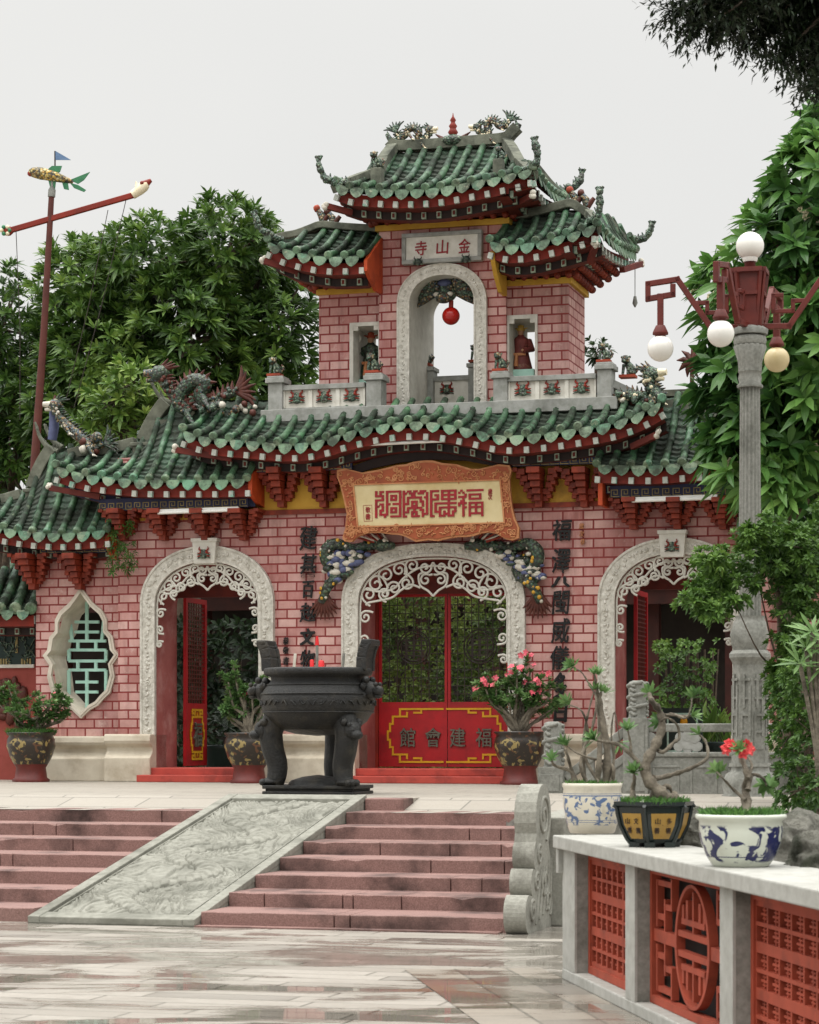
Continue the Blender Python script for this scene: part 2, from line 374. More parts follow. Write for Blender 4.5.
# ------------------------------------------------------------------ world, sun, camera
def make_world():
    w = bpy.data.worlds.new('World'); sc.world = w; w.use_nodes = True
    nt = w.node_tree; bg = nt.nodes['Background']
    sky = nt.nodes.new('ShaderNodeTexSky'); sky.sky_type = 'NISHITA'; sky.sun_disc = False
    sky.sun_elevation = rad(72); sky.sun_rotation = rad(250); sky.air_density = 1.5; sky.dust_density = 6
    hs = nt.nodes.new('ShaderNodeHueSaturation'); hs.inputs['Saturation'].default_value = .12; nt.links.new(sky.outputs[0], hs.inputs['Color'])
    # overcast cloud deck: about three times brighter overhead than at the horizon
    tc = nt.nodes.new('ShaderNodeTexCoord'); sp = nt.nodes.new('ShaderNodeSeparateXYZ'); nt.links.new(tc.outputs['Generated'], sp.inputs[0])
    mr = nt.nodes.new('ShaderNodeMapRange'); mr.inputs['From Min'].default_value = .28; mr.inputs['From Max'].default_value = 1.0
    mr.inputs['To Min'].default_value = SKY_LOW; mr.inputs['To Max'].default_value = SKY_TOP; mr.interpolation_type = 'SMOOTHSTEP'; nt.links.new(sp.outputs[2], mr.inputs['Value'])
    n = noise(nt, tc.outputs['Generated'], 2.2, 4, .55)
    r = ramp(nt, n.outputs[0], [(.3,(.95,.955,.96)),(.7,(1.03,1.03,1.02))])
    mul = nt.nodes.new('ShaderNodeVectorMath'); mul.operation = 'SCALE'; nt.links.new(r.outputs[0], mul.inputs[0]); nt.links.new(mr.outputs[0], mul.inputs['Scale'])
    tint = nt.nodes.new('ShaderNodeVectorMath'); tint.operation = 'MULTIPLY'; nt.links.new(mul.outputs[0], tint.inputs[0]); tint.inputs[1].default_value = (1.0,.995,.975)
    c = mixc(nt, .9, hs.outputs[0], tint.outputs[0])
    nt.links.new(c, bg.inputs['Color']); bg.inputs['Strength'].default_value = .1
SKY_LOW, SKY_TOP = 8.3, 40.0
make_world()
sun = bpy.data.lights.new('sun', 'SUN'); sun.energy = .8; sun.angle = rad(20); sun.color = (1,.96,.9)
so = bpy.data.objects.new('sun', sun); COL.objects.link(so); so.rotation_euler = (rad(6), rad(-16), 0)
cam = bpy.data.cameras.new('camera'); co = bpy.data.objects.new('camera', cam); COL.objects.link(co)
co.location = (0,0,CAMZ); co.rotation_euler = (PI/2,0,0); sc.camera = co
cam.sensor_fit = 'VERTICAL'; cam.sensor_height = 36; cam.sensor_width = 28.8; cam.lens = F/1024*36
cam.shift_y = (HY-512)/1024; cam.clip_end = 2000; cam.clip_start = .5
cam.dof.use_dof = True; cam.dof.focus_distance = 34; cam.dof.aperture_fstop = 8
sc.view_settings.view_transform = 'Standard'; sc.view_settings.look = 'None'; sc.view_settings.exposure = .1; sc.view_settings.gamma = 1
# ------------------------------------------------------------------ ground, plaza
S = Fr(W(505,933,19.6), -TH); S.o.z = 0
RI, TR = .12, .68
def paving_mat(name, cols, bw, bh, wet=True, rot=-TH, gap=.011, mort='6e6a61'):
    m, nt, b = newmat(name)
    v = worldpos(nt)
    mp = nt.nodes.new('ShaderNodeMapping'); mp.inputs['Rotation'].default_value = (0,0,-rot); nt.links.new(v, mp.inputs[0])
    bt = nt.nodes.new('ShaderNodeTexBrick'); nt.links.new(mp.outputs[0], bt.inputs['Vector'])
    bt.inputs['Color1'].default_value = (0,0,0,1); bt.inputs['Color2'].default_value = (1,1,1,1); bt.inputs['Mortar'].default_value = (.5,.5,.5,1)
    bt.inputs['Scale'].default_value = 1; bt.inputs['Brick Width'].default_value = bw; bt.inputs['Row Height'].default_value = bh
    bt.inputs['Mortar Size'].default_value = gap; bt.inputs['Mortar Smooth'].default_value = .2; bt.offset = .37; bt.squash = .7; bt.squash_frequency = 3
    base = ramp(nt, bt.outputs['Color'], [(i/(len(cols)-1), lin(c)) for i, c in enumerate(cols)]).outputs[0]
    n1 = noise(nt, v, 14, 6, .7); base = mixc(nt, ramp(nt, n1.outputs[0], [(.35,(0,0,0)),(.75,(.5,.5,.5))]).outputs[0], base, lin('8d857a'))
    n2 = noise(nt, v, 120, 3, .6); base = mixc(nt, ramp(nt, n2.outputs[0], [(.45,(0,0,0)),(.7,(.35,.35,.35))]).outputs[0], base, lin('6f6a62'))
    base = mixc(nt, bt.outputs['Fac'], base, lin(mort))
    b.inputs['Specular IOR Level'].default_value = .5
    if wet:
        # rain film: pools that lie in shallow hollows stretched along the courses
        mp2 = nt.nodes.new('ShaderNodeMapping'); mp2.inputs['Rotation'].default_value = (0,0,-rot); mp2.inputs['Scale'].default_value = (.55,1.25,1); nt.links.new(v, mp2.inputs[0])
        n3 = noise(nt, mp2.outputs[0], .95, 7, .62, .5)
        av = nt.nodes.new('ShaderNodeMath'); av.operation = 'MULTIPLY_ADD'; av.inputs[1].default_value = .09; nt.links.new(bt.outputs['Color'], av.inputs[0]); nt.links.new(n3.outputs[0], av.inputs[2])
        f = ramp(nt, av.outputs[0], [(.515,(0,0,0)),(.575,(1,1,1))]).outputs[0]
        damp = ramp(nt, av.outputs[0], [(.44,(0,0,0)),(.6,(.8,.8,.8))]).outputs[0]
        base = mixc(nt, damp, base, lin('6a6258'), 'MULTIPLY') if False else mixc(nt, damp, base, mixc(nt, 1.0, base, (.56,.545,.525,1), 'MULTIPLY'))
        rr = ramp(nt, f, [(0,(.36,.36,.36)),(1,(.04,.04,.04))]).outputs[0]
        nt.links.new(rr, b.inputs['Roughness'])
        h = nt.nodes.new('ShaderNodeMath'); h.operation = 'MULTIPLY'; inv = nt.nodes.new('ShaderNodeMath'); inv.operation = 'SUBTRACT'; inv.inputs[0].default_value = 1
        nt.links.new(f, inv.inputs[1]); ad = nt.nodes.new('ShaderNodeMath'); ad.operation = 'SUBTRACT'; nt.links.new(n1.outputs[0], ad.inputs[0]); nt.links.new(bt.outputs['Fac'], ad.inputs[1])
        nt.links.new(ad.outputs[0], h.inputs[0]); nt.links.new(inv.outputs[0], h.inputs[1]); bump(nt, b, h.outputs[0], .25, .01)
    else:
        b.inputs['Roughness'].default_value = .6
        ad = nt.nodes.new('ShaderNodeMath'); ad.operation = 'SUBTRACT'; nt.links.new(n1.outputs[0], ad.inputs[0]); nt.links.new(bt.outputs['Fac'], ad.inputs[1])
        bump(nt, b, ad.outputs[0], .25, .01)
    nt.links.new(base, b.inputs['Base Color'])
    return m
M['paving'] = paving_mat('wet_paving', ['99938a','a8a299','aea89f','a09a91','908b84'], 1.35, .27)
M['plaza'] = paving_mat('plaza_paving', ['918a7f','9d968b','968f84'], .9, .45, False)
M['edge_paving'] = paving_mat('edge_paving', ['90867a','a1998d','6f6a63'], .95, .36, True, rad(-82.3))
mb = MB(); mb.add([(-120,-40,0),(120,-40,0),(120,160,0),(-120,160,0)], [(0,1,2,3)]); mb.build('ground', M['paving'], kind='structure')
B = Fr((1.008,15.87,0), math.atan2(-.991,.1345))
mb = MB(); p = [B.w(-.75,-.95,.004), B.w(9,-.95,.004), B.w(9,.0,.004), B.w(-.75,.0,.004)]; mb.add(p, [(0,1,2,3)]); mb.build('path', M['edge_paving'], kind='structure')
# plaza: level terrace behind, easing down to the head of the stairs, with a level tongue behind the carved ramp
XL, XR = S.x(35,0), S.x(200,0)
DX1 = S.x(404, 7*TR)-.0
Z7 = 7*RI; Y7 = 6*TR
mb = MB()
yr = Y7+5.5
def sp(x, y, z): return tuple(S.w(x,y,z))
def strip(x0, x1, rows):
    for (y0,z0),(y1,z1) in zip(rows, rows[1:]):
        mb.add([sp(x0,y0,z0),sp(x1,y0,z0),sp(x1,y1,z1),sp(x0,y1,z1)], [(0,1,2,3)])
XE = S.x(516, Y7)
strip(-90, XL-.02, [(Y7,Z7),(Y7+TR-.02,Z7),(Y7+TR+.6,PLZ),(yr,PLZ),(140,PLZ)])
strip(XL-.02, DX1, [(Y7+TR,PLZ),(yr,PLZ),(140,PLZ)])
strip(DX1, 90, [(Y7,Z7),(Y7+TR-.02,Z7),(Y7+TR+.6,PLZ),(yr,PLZ),(140,PLZ)])
for xx in (XL-.02, DX1): mb.add([sp(xx,Y7+TR-.02,Z7),sp(xx,Y7+TR+.6,PLZ),sp(xx,Y7+TR-.02,PLZ)], [(0,1,2)])
mb.build('plaza', M['plaza'], kind='structure')
mb = MB(); mb.add([sp(XE-.1,Y7,0),sp(90,Y7,0),sp(90,Y7,Z7),sp(XE-.1,Y7,Z7)], [(0,1,2,3)]); mb.build('retaining_wall', M['rail_stone'], kind='structure')
# ------------------------------------------------------------------ stairs
def rough_edge_step(x0, x1, k):
    """one granite step with a slightly chipped, uneven nosing"""
    m_ = MB(); n = 26; y0 = (k-1)*TR; z0 = (k-1)*RI; z1 = k*RI; dp = TR+.03 if k < 7 else TR
    fr = []
    for i in range(n+1):
        x = lerp(x0, x1, i/n); fr.append((x, y0+R.uniform(-.003,.003), z1+R.uniform(-.002,.002), 0))
    for q in range(R.randint(2,4)):
        xj = lerp(x0, x1, R.uniform(.08,.92))
        for dx_, g in ((-.007,0),(0,1),(.007,0)): fr.append((xj+dx_, y0, z1, g))
    fr.sort(); n = len(fr)-1
    vs = []
    for x, y, z, g in fr:
        c = .03 if g else R.uniform(.004,.008)*(4.0 if R.random() < .07 else 1)
        vs += [(x,y+.004+.03*g,z0-.01),(x,y+.03*g,z-c),(x,y+c,z-.012*g),(x,y0+dp,z1)]
    fs = []
    for i in range(n):
        a = i*4; b = a+4
        for j in range(3): fs.append((a+j,b+j,b+j+1,a+j+1))
    m_.add(vs, fs)
    m_.add([vs[0],vs[1],vs[2],vs[3],(x0,y0+dp,z0)], [(4,3,2,1,0)]); q = len(vs)-4
    m_.add([vs[q],vs[q+1],vs[q+2],vs[q+3],(x1,y0+dp,z0)], [(0,1,2,3,4)])
    return m_
def stairs(label, x0, x1):
    t = thing('stone_stairs', label, 'stairs', S.o, S.ang, 'flights up to the temple terrace')
    for k in range(1,8):
        rough_edge_step(x0, x1, k).build('step', M['step'], t)
    return t
stairs('pink granite stair flight left of the carved stone ramp, running out of the frame', -9.5, XL-.01)
st = stairs('pink granite stair flight between the carved ramp and the scroll-shaped stone', XR+.01, S.x(514,0)+.02)
b_ = MB(); b_.box(XR+.01, DX1+.004, Y7+TR-.04, Y7+TR+.35, Z7-.05, PLZ+.004); b_.build('landing_block', M['step'], st, bevel=.012)
b_ = MB(); b_.prismz([(XR-.4,-.14),(S.x(514,0)-.1,-.14),(S.x(514,0)-.1,.02),(XR-.4,.02)], 0, .012); b_.build('foot_slab', M['step'], st)
# carved ramp (spirit way)
t = thing('carved_ramp', 'sloping grey stone ramp slab carved with dragons and clouds between two stair flights', 'carved slab', S.o, S.ang)
ys, zs, ye, ze = -.14, .035, Y7+TR+.05, PLZ+.012
def ramp_z(y): return zs+(ze-zs)*(y-ys)/(ye-ys)
sl = MB(); sl.prismx([(ys,0),(ye,0),(ye,ze-.02),(ys,zs-.02)], XL, XR)
sl.build('slab', M['slab'], t)
bo = MB(); bw = .105
def rampbox(mb_, x0, x1, y0, y1, h0, h1):
    vs = []
    for h in (h0,h1):
        for x, y in ((x0,y0),(x1,y0),(x1,y1),(x0,y1)): vs.append((x,y,ramp_z(y)+h))
    mb_.add(vs, [(0,3,2,1),(4,5,6,7),(0,1,5,4),(1,2,6,5),(2,3,7,6),(3,0,4,7)])
rampbox(bo, XL-.004, XL+bw, ys-.004, ye+.004, -.03, .03); rampbox(bo, XR-bw, XR+.004, ys-.004, ye+.004, -.03, .03)
rampbox(bo, XL+bw, XR-bw, ys-.004, ys+.16, -.03, .027); rampbox(bo, XL+bw, XR-bw, ye-.2, ye+.004, -.03, .027)
for xa, xb in ((XL+bw+.03,XL+bw+.045),(XR-bw-.045,XR-bw-.03)): rampbox(bo, xa, xb, ys+.2, ye-.24, -.03, .018)
bo.build('border', M['slab'], t, bevel=.01)
# relief: a fine height field of swirling clouds and two scaly bodies
nx, ny = 150, 420
import mathutils
def relief(x, y):
    nz = mathutils.noise.noise
    p = mathutils.noise.noise_vector(Vector((x*1.9,y*1.5,3.1)))
    q = Vector((x*3.2+p.x*1.1, y*2.3+p.y*1.1, 1.7))
    # cloud scrolls: stepped contour bands round swirling cores
    c = nz(q)+.35*nz(q*2.1+Vector((7,1,0)))
    f = (c*5.5)%1.0
    v = .032*min(1, f*3.2)*(1 if f < .82 else max(0,(1-f)/.18))+.022*max(0,c)
    v += .012*max(0, 1-abs(nz(q*4.3))*4)
    for ph, a0, yc, ln in ((.5,.25,1.25,1.35),(2.2,.27,3.1,1.35)):
        dy = (y-yc)/ln
        if abs(dy) < 1:
            xc = (XL+XR)/2+a0*math.sin(dy*5.2+ph); w_ = .12*(1-dy*dy)**.5+.02
            d = abs(x-xc)/w_
            if d < 1.08: v = max(v, .03+.030*math.sqrt(max(0,1-d*d))+.016*(1 if math.sin(y*52+abs(x-xc)*40) > 0 else 0)) if d < 1 else 0
    return v
vs = []; x0, x1, y0, y1 = XL+bw+.005, XR-bw-.005, ys+.165, ye-.205
for j in range(ny+1):
    y = lerp(y0,y1,j/ny)
    for i in range(nx+1):
        x = lerp(x0,x1,i/nx)
        e = min(1, min(i,nx-i)/3, min(j,ny-j)/4)
        vs.append((x,y,ramp_z(y)-.03+relief(x,y)*e))
rl = MB(); rl.add(vs, [(j*(nx+1)+i, j*(nx+1)+i+1, (j+1)*(nx+1)+i+1, (j+1)*(nx+1)+i) for j in range(ny) for i in range(nx)], 0, True)
rl.build('relief', M['slab'], t)
# scroll stone at the foot of the right flight
def arc(c, r, a0, a1, n=14): return [(c[0]+r*math.cos(rad(lerp(a0,a1,i/n))), c[1]+r*math.sin(rad(lerp(a0,a1,i/n)))) for i in range(n+1)]
prof = [(1.12,0),(.12,0)]+arc((.16,.155),.165,262,105)+arc((.33,.40),.13,232,112)+arc((.44,.615),.135,232,118)+arc((.66,.925),.285,205,-48)+[(1.0,.45),(1.12,.3)]
sx = S.x(505,-.1); 
t = MB(); t.prismx(prof, 0, .185)
o = t.build('scroll_stone', M['scroll'], None, S.w(sx+.0,-.16,0), (0,0,S.ang), bevel=.02)
tag(o, 'grey stone scroll with four round lobes ending the right stair flight', 'stone scroll')
sp_ = MB()
def spiral2(c, r0, turns, a0, d=1, n=40): return [(c[0]+r0*(1-.82*i/n)*math.cos(a0+d*turns*2*PI*i/n), c[1]+r0*(1-.82*i/n)*math.sin(a0+d*turns*2*PI*i/n)) for i in range(n+1)]
for c, r, tt, a in (((.66,.93),.21,1.8,-1.2),((.5,.62),.09,1.2,1.0),((.4,.4),.085,1.2,1.0),((.24,.17),.1,1.3,1.0),((.7,.4),.15,1.2,2.5),((.82,.2),.12,1.2,-1)):
    sp_.tube([(.186,y,z) for y, z in spiral2(c,r,tt,a)], .016, 6)
for k in range(5): sp_.tube([(.186,.35+k*.13,.06+.03*k),(.187,.42+k*.12,.25),(.186,.55+k*.1,.5+.02*k)], .013, 6)
sp_.build('carving', M['scroll'], o)
ck = MB(); ck.prismx([(.95,0),(.95,.92),(Y7+.3,Z7+.2),(Y7+.3,0)], .03, .30); ck.build('cheek_wall', M['scroll'], o, bevel=.015)
# ------------------------------------------------------------------ balustrade with terracotta panels
t = thing('balustrade', 'low white balustrade with red terracotta lattice panels at the lower right', 'balustrade', B.o, B.ang)
c = MB(); c.box(-.06, 8, -.05, .47, .865, .95); c.build('coping', M['bal_white'], t, bevel=.008)
c = MB(); c.box(0, 8, 0, .3, 0, .075); c.build('plinth', M['bal_white'], t, bevel=.01)
c = MB(); c.box(-.055, .02, -.03, .2, .70, .8645); c.box(-.058,-.05,.02,.06,.765,.785,1); c.build('end_block', [M['bal_white'],M['dark']], t, bevel=.006)
bl = [B.x(563,0), B.x(574,0), B.x(624.6,0), B.x(634,0), B.x(719,0), B.x(730,0)]
PW = bl[3]-bl[2]; SP = bl[4]-bl[2]
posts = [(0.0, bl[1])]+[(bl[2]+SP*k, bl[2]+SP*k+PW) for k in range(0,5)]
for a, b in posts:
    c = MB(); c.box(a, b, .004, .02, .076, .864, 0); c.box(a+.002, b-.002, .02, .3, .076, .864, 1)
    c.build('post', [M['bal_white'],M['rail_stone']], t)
def lattice_panel(a, b):
    c = MB(); y0, y1, z0, z1 = .105, .15, .078, .862
    def bx(xa, xb, za, zb, ya=y0, yb=y1): c.box(xa,xb,ya,yb,za,zb)
    fw = .05
    bx(a,b,z0,z0+fw,y0-.012); bx(a,b,z1-fw,z1,y0-.012); bx(a,a+fw,z0+fw,z1-fw,y0-.012); bx(b-fw,b,z0+fw,z1-fw,y0-.012)
    X0, X1, Z0, Z1 = a+fw, b-fw, z0+fw, z1-fw
    nc, rows = 9, 6; cw = (X1-X0)/nc
    bars = [.03,.02,.055,.02,.055,.02,.03]; hh = ((Z1-Z0)-sum(bars))/6
    z = Z0; zz = []
    for k in range(7):
        bx(X0, X1, z, z+bars[k], y0); z += bars[k]
        if k < 6: zz.append((z,z+hh)); z += hh
    for za, zb in zz:
        for i in range(nc+1):
            x = X0+i*cw
            bx(max(X0,x-.011), min(X1,x+.011), za, zb, y0+.001)
        for i in range(nc):
            x = X0+(i+.5)*cw; h = zb-za
            bx(x-.008,x+.008, za, zb, y0+.014)
            bx(x-cw*.27,x+cw*.27, za+h*.42, za+h*.58, y0+.013)
            bx(x-cw*.17,x+cw*.17, za+h*.72, za+h*.82, y0+.015); bx(x-cw*.17,x+cw*.17, za+h*.18, za+h*.28, y0+.015)
    c.box(a, b, y1+.09, y1+.1, z0, z1, 1)  # dark sheet standing in for the shade seen through the lattice holes
    return c
def longevity_panel(a, b):
    c = MB(); y0, y1, z0, z1 = .105, .15, .078, .862; fw = .045
    def bx(xa, xb, za, zb, ya=y0): c.box(xa,xb,ya,y1,za,zb)
    bx(a,b,z0,z0+fw,y0-.012); bx(a,b,z1-fw,z1,y0-.012); bx(a,a+fw,z0+fw,z1-fw,y0-.012); bx(b-fw,b,z0+fw,z1-fw,y0-.012)
    xm, zm = (a+b)/2, (z0+z1)/2; w, h = (b-a)/2-fw, (z1-z0)/2-fw
    ex, ez = w*.42, h*.97
    E = [(xm+ex*math.cos(q*2*PI/48), zm+ez*math.sin(q*2*PI/48)) for q in range(48)]
    I = [(xm+ex*.89*math.cos(q*2*PI/48), zm+ez*.945*math.sin(q*2*PI/48)) for q in range(48)]
    c.band(E, I, y0-.006, y1, closed=True)
    for sgn in (-1,1):
        def bs(xa, xb, za, zb, ya=y0+.002): bx(min(xm+sgn*xa,xm+sgn*xb), max(xm+sgn*xa,xm+sgn*xb), za, zb, ya)
        bs(ex*.98, w, zm-.035, zm+.035)
        for q in (-1,1):
            def v(x, za, zb, d=.003): bs(x-.013, x+.013, min(zm+q*za,zm+q*zb), max(zm+q*za,zm+q*zb), y0+d)
            v(w*.93, .05, h-.03); v(w*.72, .03, h*.62); v(w*.55, .16, h-.01,.004)
            bs(w*.55, w*.75, zm+q*h*.5-.017, zm+q*h*.5+.017, y0+.005); bs(w*.72, w*.95, zm+q*h*.32-.017, zm+q*h*.32+.017, y0+.006)
            bs(w*.55, w*.95, zm+q*(h-.045)-.016, zm+q*(h-.045)+.016, y0+.007)
            # inside the ring
            bs(0, ex*.9, zm+q*.055-.017, zm+q*.055+.017, y0+.001); bs(.0, .014, zm+q*.06 if q>0 else zm-h*.85, zm+h*.85 if q>0 else zm-.06, y0+.002)
            bs(0, ex*.66, zm+q*h*.36-.016, zm+q*h*.36+.016, y0+.001)
            bs(ex*.3, ex*.42, min(zm+q*h*.36,zm+q*h*.7), max(zm+q*h*.36,zm+q*h*.7), y0+.003)
            bs(ex*.55, ex*.66, min(zm+q*h*.36,zm+q*h*.62), max(zm+q*h*.36,zm+q*h*.62), y0+.004)
    c.box(a, b, y1+.09, y1+.1, z0, z1, 1)  # same dark backing: shade behind the openings put in as colour
    return c
for k in range(5):
    a, b = posts[k][1]+.001, posts[k+1][0]-.001
    (longevity_panel if k in (1,4) else lattice_panel)(a, b).build('panel', [M['terra'], M['dark']], t)
# ------------------------------------------------------------------ lettering (built-in face) as meshes
GL = {}
def load_glyphs(chars):
    for ch in chars:
        cu = bpy.data.curves.new('glyph', 'FONT'); cu.body = ch; cu.size = 1; cu.resolution_u = 3; cu.extrude = .06; cu.offset = .006
        o = bpy.data.objects.new('glyph', cu); COL.objects.link(o)
        bpy.context.view_layer.update(); dg = bpy.context.evaluated_depsgraph_get()
        me = bpy.data.meshes.new_from_object(o.evaluated_get(dg))
        GL[ch] = ([tuple(v.co) for v in me.vertices], [tuple(p.vertices) for p in me.polygons])
        bpy.data.objects.remove(o); bpy.data.curves.remove(cu); bpy.data.meshes.remove(me)
load_glyphs('建基百越文物福澤八閩威儀多日金山寺館會歲次恭敬書')
def glyph(mb, ch, x0, x1, z0, z1, y, dep=.02, slant=0, wob=0, m=0, fat=0):
    if fat:
        for k, (a, c) in enumerate(((-1,.6),(1,-.6),(.3,1),(-.3,-1))): glyph(mb, ch, x0+a*fat, x1+a*fat, z0+c*fat, z1+c*fat, y-.0007*k, dep, slant, wob, m)
        return
    vs, fs = GL[ch]
    xs = [v[0] for v in vs]; ys_ = [v[1] for v in vs]
    ax, bx, ay, by = min(xs), max(xs), min(ys_), max(ys_)
    out = []
    for a, b, c in vs:
        p = (a-ax)/(bx-ax); q = (b-ay)/(by-ay)
        out.append((lerp(x0,x1,p)+slant*(q-.5)*(x1-x0)+wob*math.sin(q*7+p*3)*(x1-x0), y-(c/.12+.5)*dep, lerp(z0,z1,q)+wob*math.sin(p*6)*(z1-z0)+slant*.6*(p-.5)*(z1-z0)))
    mb.add(out, fs, m)
OFF = {}
def gthing(name, label, cat, x, y, z, group=None):
    t = thing(name, label, cat, G.w(x,y,z), G.ang, group); OFF[t.name] = Vector((x,y,z)); return t
def gb(mb, name, mats, t, **k):
    off = OFF.get(t.name) if t else None
    if off is None and t and t.parent: off = OFF.get(t.parent.name)
    if off: mb.xf(Matrix.Translation(-off))
    return mb.build(name, mats, t, **k)
def gsolo(mb, name, mats, label, cat, x, y, z, group=None, **k):
    mb.xf(Matrix.Translation((-x,-y,-z)))
    o = mb.build(name, mats, None, G.w(x,y,z), (0,0,G.ang), **k)
    return tag(o, label, cat, group)
# ------------------------------------------------------------------ the gate
gate = thing('temple_gate', 'pink brick temple gateway of three arches under green tiled roofs with a tower above', 'temple gate', GO, G.ang)
def wallmesh(x0, x1, z0, z1, y0, y1, ops, n=26, mrev=1):
    mb = MB(); cur = x0
    def q(a,b,c,d,m=0): mb.add([a,b,c,d], [(0,1,2,3)], m)
    def full(a, b):
        q((a,y0,z0),(b,y0,z0),(b,y0,z1),(a,y0,z1)); q((b,y1,z0),(a,y1,z0),(a,y1,z1),(b,y1,z1)); q((a,y0,z1),(b,y0,z1),(b,y1,z1),(a,y1,z1))
    for xa, xb, top, bot in sorted(ops, key=lambda o: o[0]):
        full(cur, xa)
        xs = [xa+(xb-xa)*(.5-.5*math.cos(PI*i/n)) for i in range(n+1)]
        for a, b in zip(xs, xs[1:]):
            ta, tb = top(a), top(b)
            q((a,y0,ta),(b,y0,tb),(b,y0,z1),(a,y0,z1)); q((b,y1,tb),(a,y1,ta),(a,y1,z1),(b,y1,z1)); q((a,y0,z1),(b,y0,z1),(b,y1,z1),(a,y1,z1))
            q((a,y1,ta),(b,y1,tb),(b,y0,tb),(a,y0,ta), mrev)
            if bot:
                ba, bb = bot(a), bot(b)
                q((a,y0,z0),(b,y0,z0),(b,y0,bb),(a,y0,ba)); q((b,y1,z0),(a,y1,z0),(a,y1,ba),(b,y1,bb)); q((a,y0,ba),(b,y0,bb),(b,y1,bb),(a,y1,ba), mrev)
        za = bot(xa) if bot else z0; zb = bot(xb) if bot else z0
        if top(xa)-za > .002: q((xa,y1,za),(xa,y0,za),(xa,y0,top(xa)),(xa,y1,top(xa)), mrev)
        if top(xb)-zb > .002: q((xb,y0,zb),(xb,y1,zb),(xb,y1,top(xb)),(xb,y0,top(xb)), mrev)
        cur = xb
    full(cur, x1)
    q((x0,y1,z0),(x0,y0,z0),(x0,y0,z1),(x0,y1,z1)); q((x1,y0,z0),(x1,y1,z0),(x1,y1,z1),(x1,y0,z1))
    return mb
class Arch:
    def __init__(s, uc, uo, ui, vsp, vto, vti, ex):
        s.xc = G.x(uc,0); s.wo = (G.x(uc+uo,0)-G.x(uc-uo,0))/2; s.wi = (G.x(uc+ui,0)-G.x(uc-ui,0))/2
        s.zs = G.z(uc,vsp,0); s.ho = G.z(uc,vto,0)-s.zs; s.hi = G.z(uc,vti,0)-s.zs; s.ex = ex
    def curve(s, w, h, x):
        t = min(1, abs(x-s.xc)/w); return s.zs+h*(1-t**s.ex)**(1/s.ex)
    def inner(s, x): return s.curve(s.wi, s.hi, x)
    def path(s, w, h, zb, n=36):
        P = [(s.xc-w, zb)]
        for i in range(n+1):
            a = PI*(1-i/n); c = math.cos(a); q = math.sin(a)
            P.append((s.xc+w*math.copysign(abs(c)**(2/s.ex),c), s.zs+h*abs(q)**(2/s.ex)))
        P.append((s.xc+w, zb)); return P
A1 = Arch(208, 66.5, 52, 604, 546, 562, 2.1)
A2 = Arch(433.5, 91.5, 75, 604, 543.5, 556.5, 2.35)
A3 = Arch(674, 76, 59, 600, 538, 554, 2.1)
XW0 = G.x(118,0); XW1 = G.x(770,0); ZW = G.z(433,440,0)
WT = .8
zt1 = G.z(180,470,0)
wl = wallmesh(XW0, XW1, 0, ZW-.1, 0, WT, [(A.xc-A.wi, A.xc+A.wi, A.inner, None) for A in (A1,A2,A3)])
wl.build('wall', [M['brick'], M['plaster_red']], gate)
# lower outer bays, the left one with the shaped window
xo0, xo1 = G.x(36,.18), XW0
ZLOW = G.z(80,500,.18)
def winpx():
    pts = [(82,592),(92,606),(101,614),(105,622),(105,632),(110,638),(112,650),(116,655),(110,664),(112,675),(108,690),(102,696),(97,702),(90,706),(82,714)]
    return [(G.x(u,.18), G.z(u,v,.18)) for u, v in pts]
wr = winpx(); xcw = wr[0][0]
# half outline -> top(x), bottom(x) functions
iw = max(p[0] for p in wr)-xcw
tp = sorted([(p[0]-xcw, p[1]) for p in wr if p[1] >= G.z(116,656,.18)]); bt_ = sorted([(p[0]-xcw, p[1]) for p in wr if p[1] <= G.z(116,654,.18)])
def mono(l):
    o = []
    for x, z in l:
        if not o or x > o[-1][0]+1e-4: o.append((x,z))
    return o
tp, bt_ = mono(tp), mono(bt_)
ops = [(xcw-iw*.985, xcw+iw*.985, lambda x: interp(tp, abs(x-xcw)), lambda x: interp(bt_, abs(x-xcw)))]
wl = wallmesh(xo0, xo1, 0, ZLOW, .18, WT, ops, 40)
wl.build('wall', [M['brick'], M['window_white']], gate)
mb = MB(); mb.box(XW1, G.x(845,.18), .18, WT, 0, G.z(800,500,.18)); mb.build('wall', M['brick'], gate)
mb = MB(); mb.box(XW0+.02, XW1-.02, WT, WT+.25, ZW-.6, ZW+.25); mb.build('wall', M['brick'], gate)
# window frame and lattice
loop = [(x,z) for x, z in wr]+[(2*xcw-x,z) for x, z in wr[::-1]][1:-1]
zc = G.z(82,655,.18)
lo = [(xcw+(x-xcw)*1.13, zc+(z-zc)*1.075) for x, z in loop]
li = [(xcw+(x-xcw)*.985, zc+(z-zc)*.985) for x, z in loop]
wnd = MB(); wnd.band(lo, li, .13, .24, closed=True); lo2 = [(xcw+(x-xcw)*1.06, zc+(z-zc)*1.035) for x, z in loop]; wnd.band(lo2, li, .115, .14, closed=True)
wo = wnd.build('window', M['window_white'], gate)
lt = MB()
def Lp(u, v): p = G.P(u, v, .55); return (p.x, p.z)
def lbar(u0,v0,u1,v1,w=.042):
    a, b = Lp(u0,v0), Lp(u1,v1); lt.bar((a[0],.55+R.uniform(-.004,.004),a[1]), (b[0],.55,b[1]), w, w, up=Vector((0,1,0)))
for s_ in [(87,600,87,641),(75,622,99,622),(75,632,99,632),(69,612,72,640),(105,612,102,640),(69,641,106,641),(78,641,78,650),(96,641,96,650),(69,650,106,650),(69,650,69,661),(106,650,106,661),(69,661,106,661),(78,661,78,670),(96,661,96,670),(69,670,106,670),(69,670,69,700),(106,670,106,700),(87,670,87,715),(76,682,98,682),(76,692,98,692)]: lbar(*s_)
lt.build('lattice', M['mint'], wo)
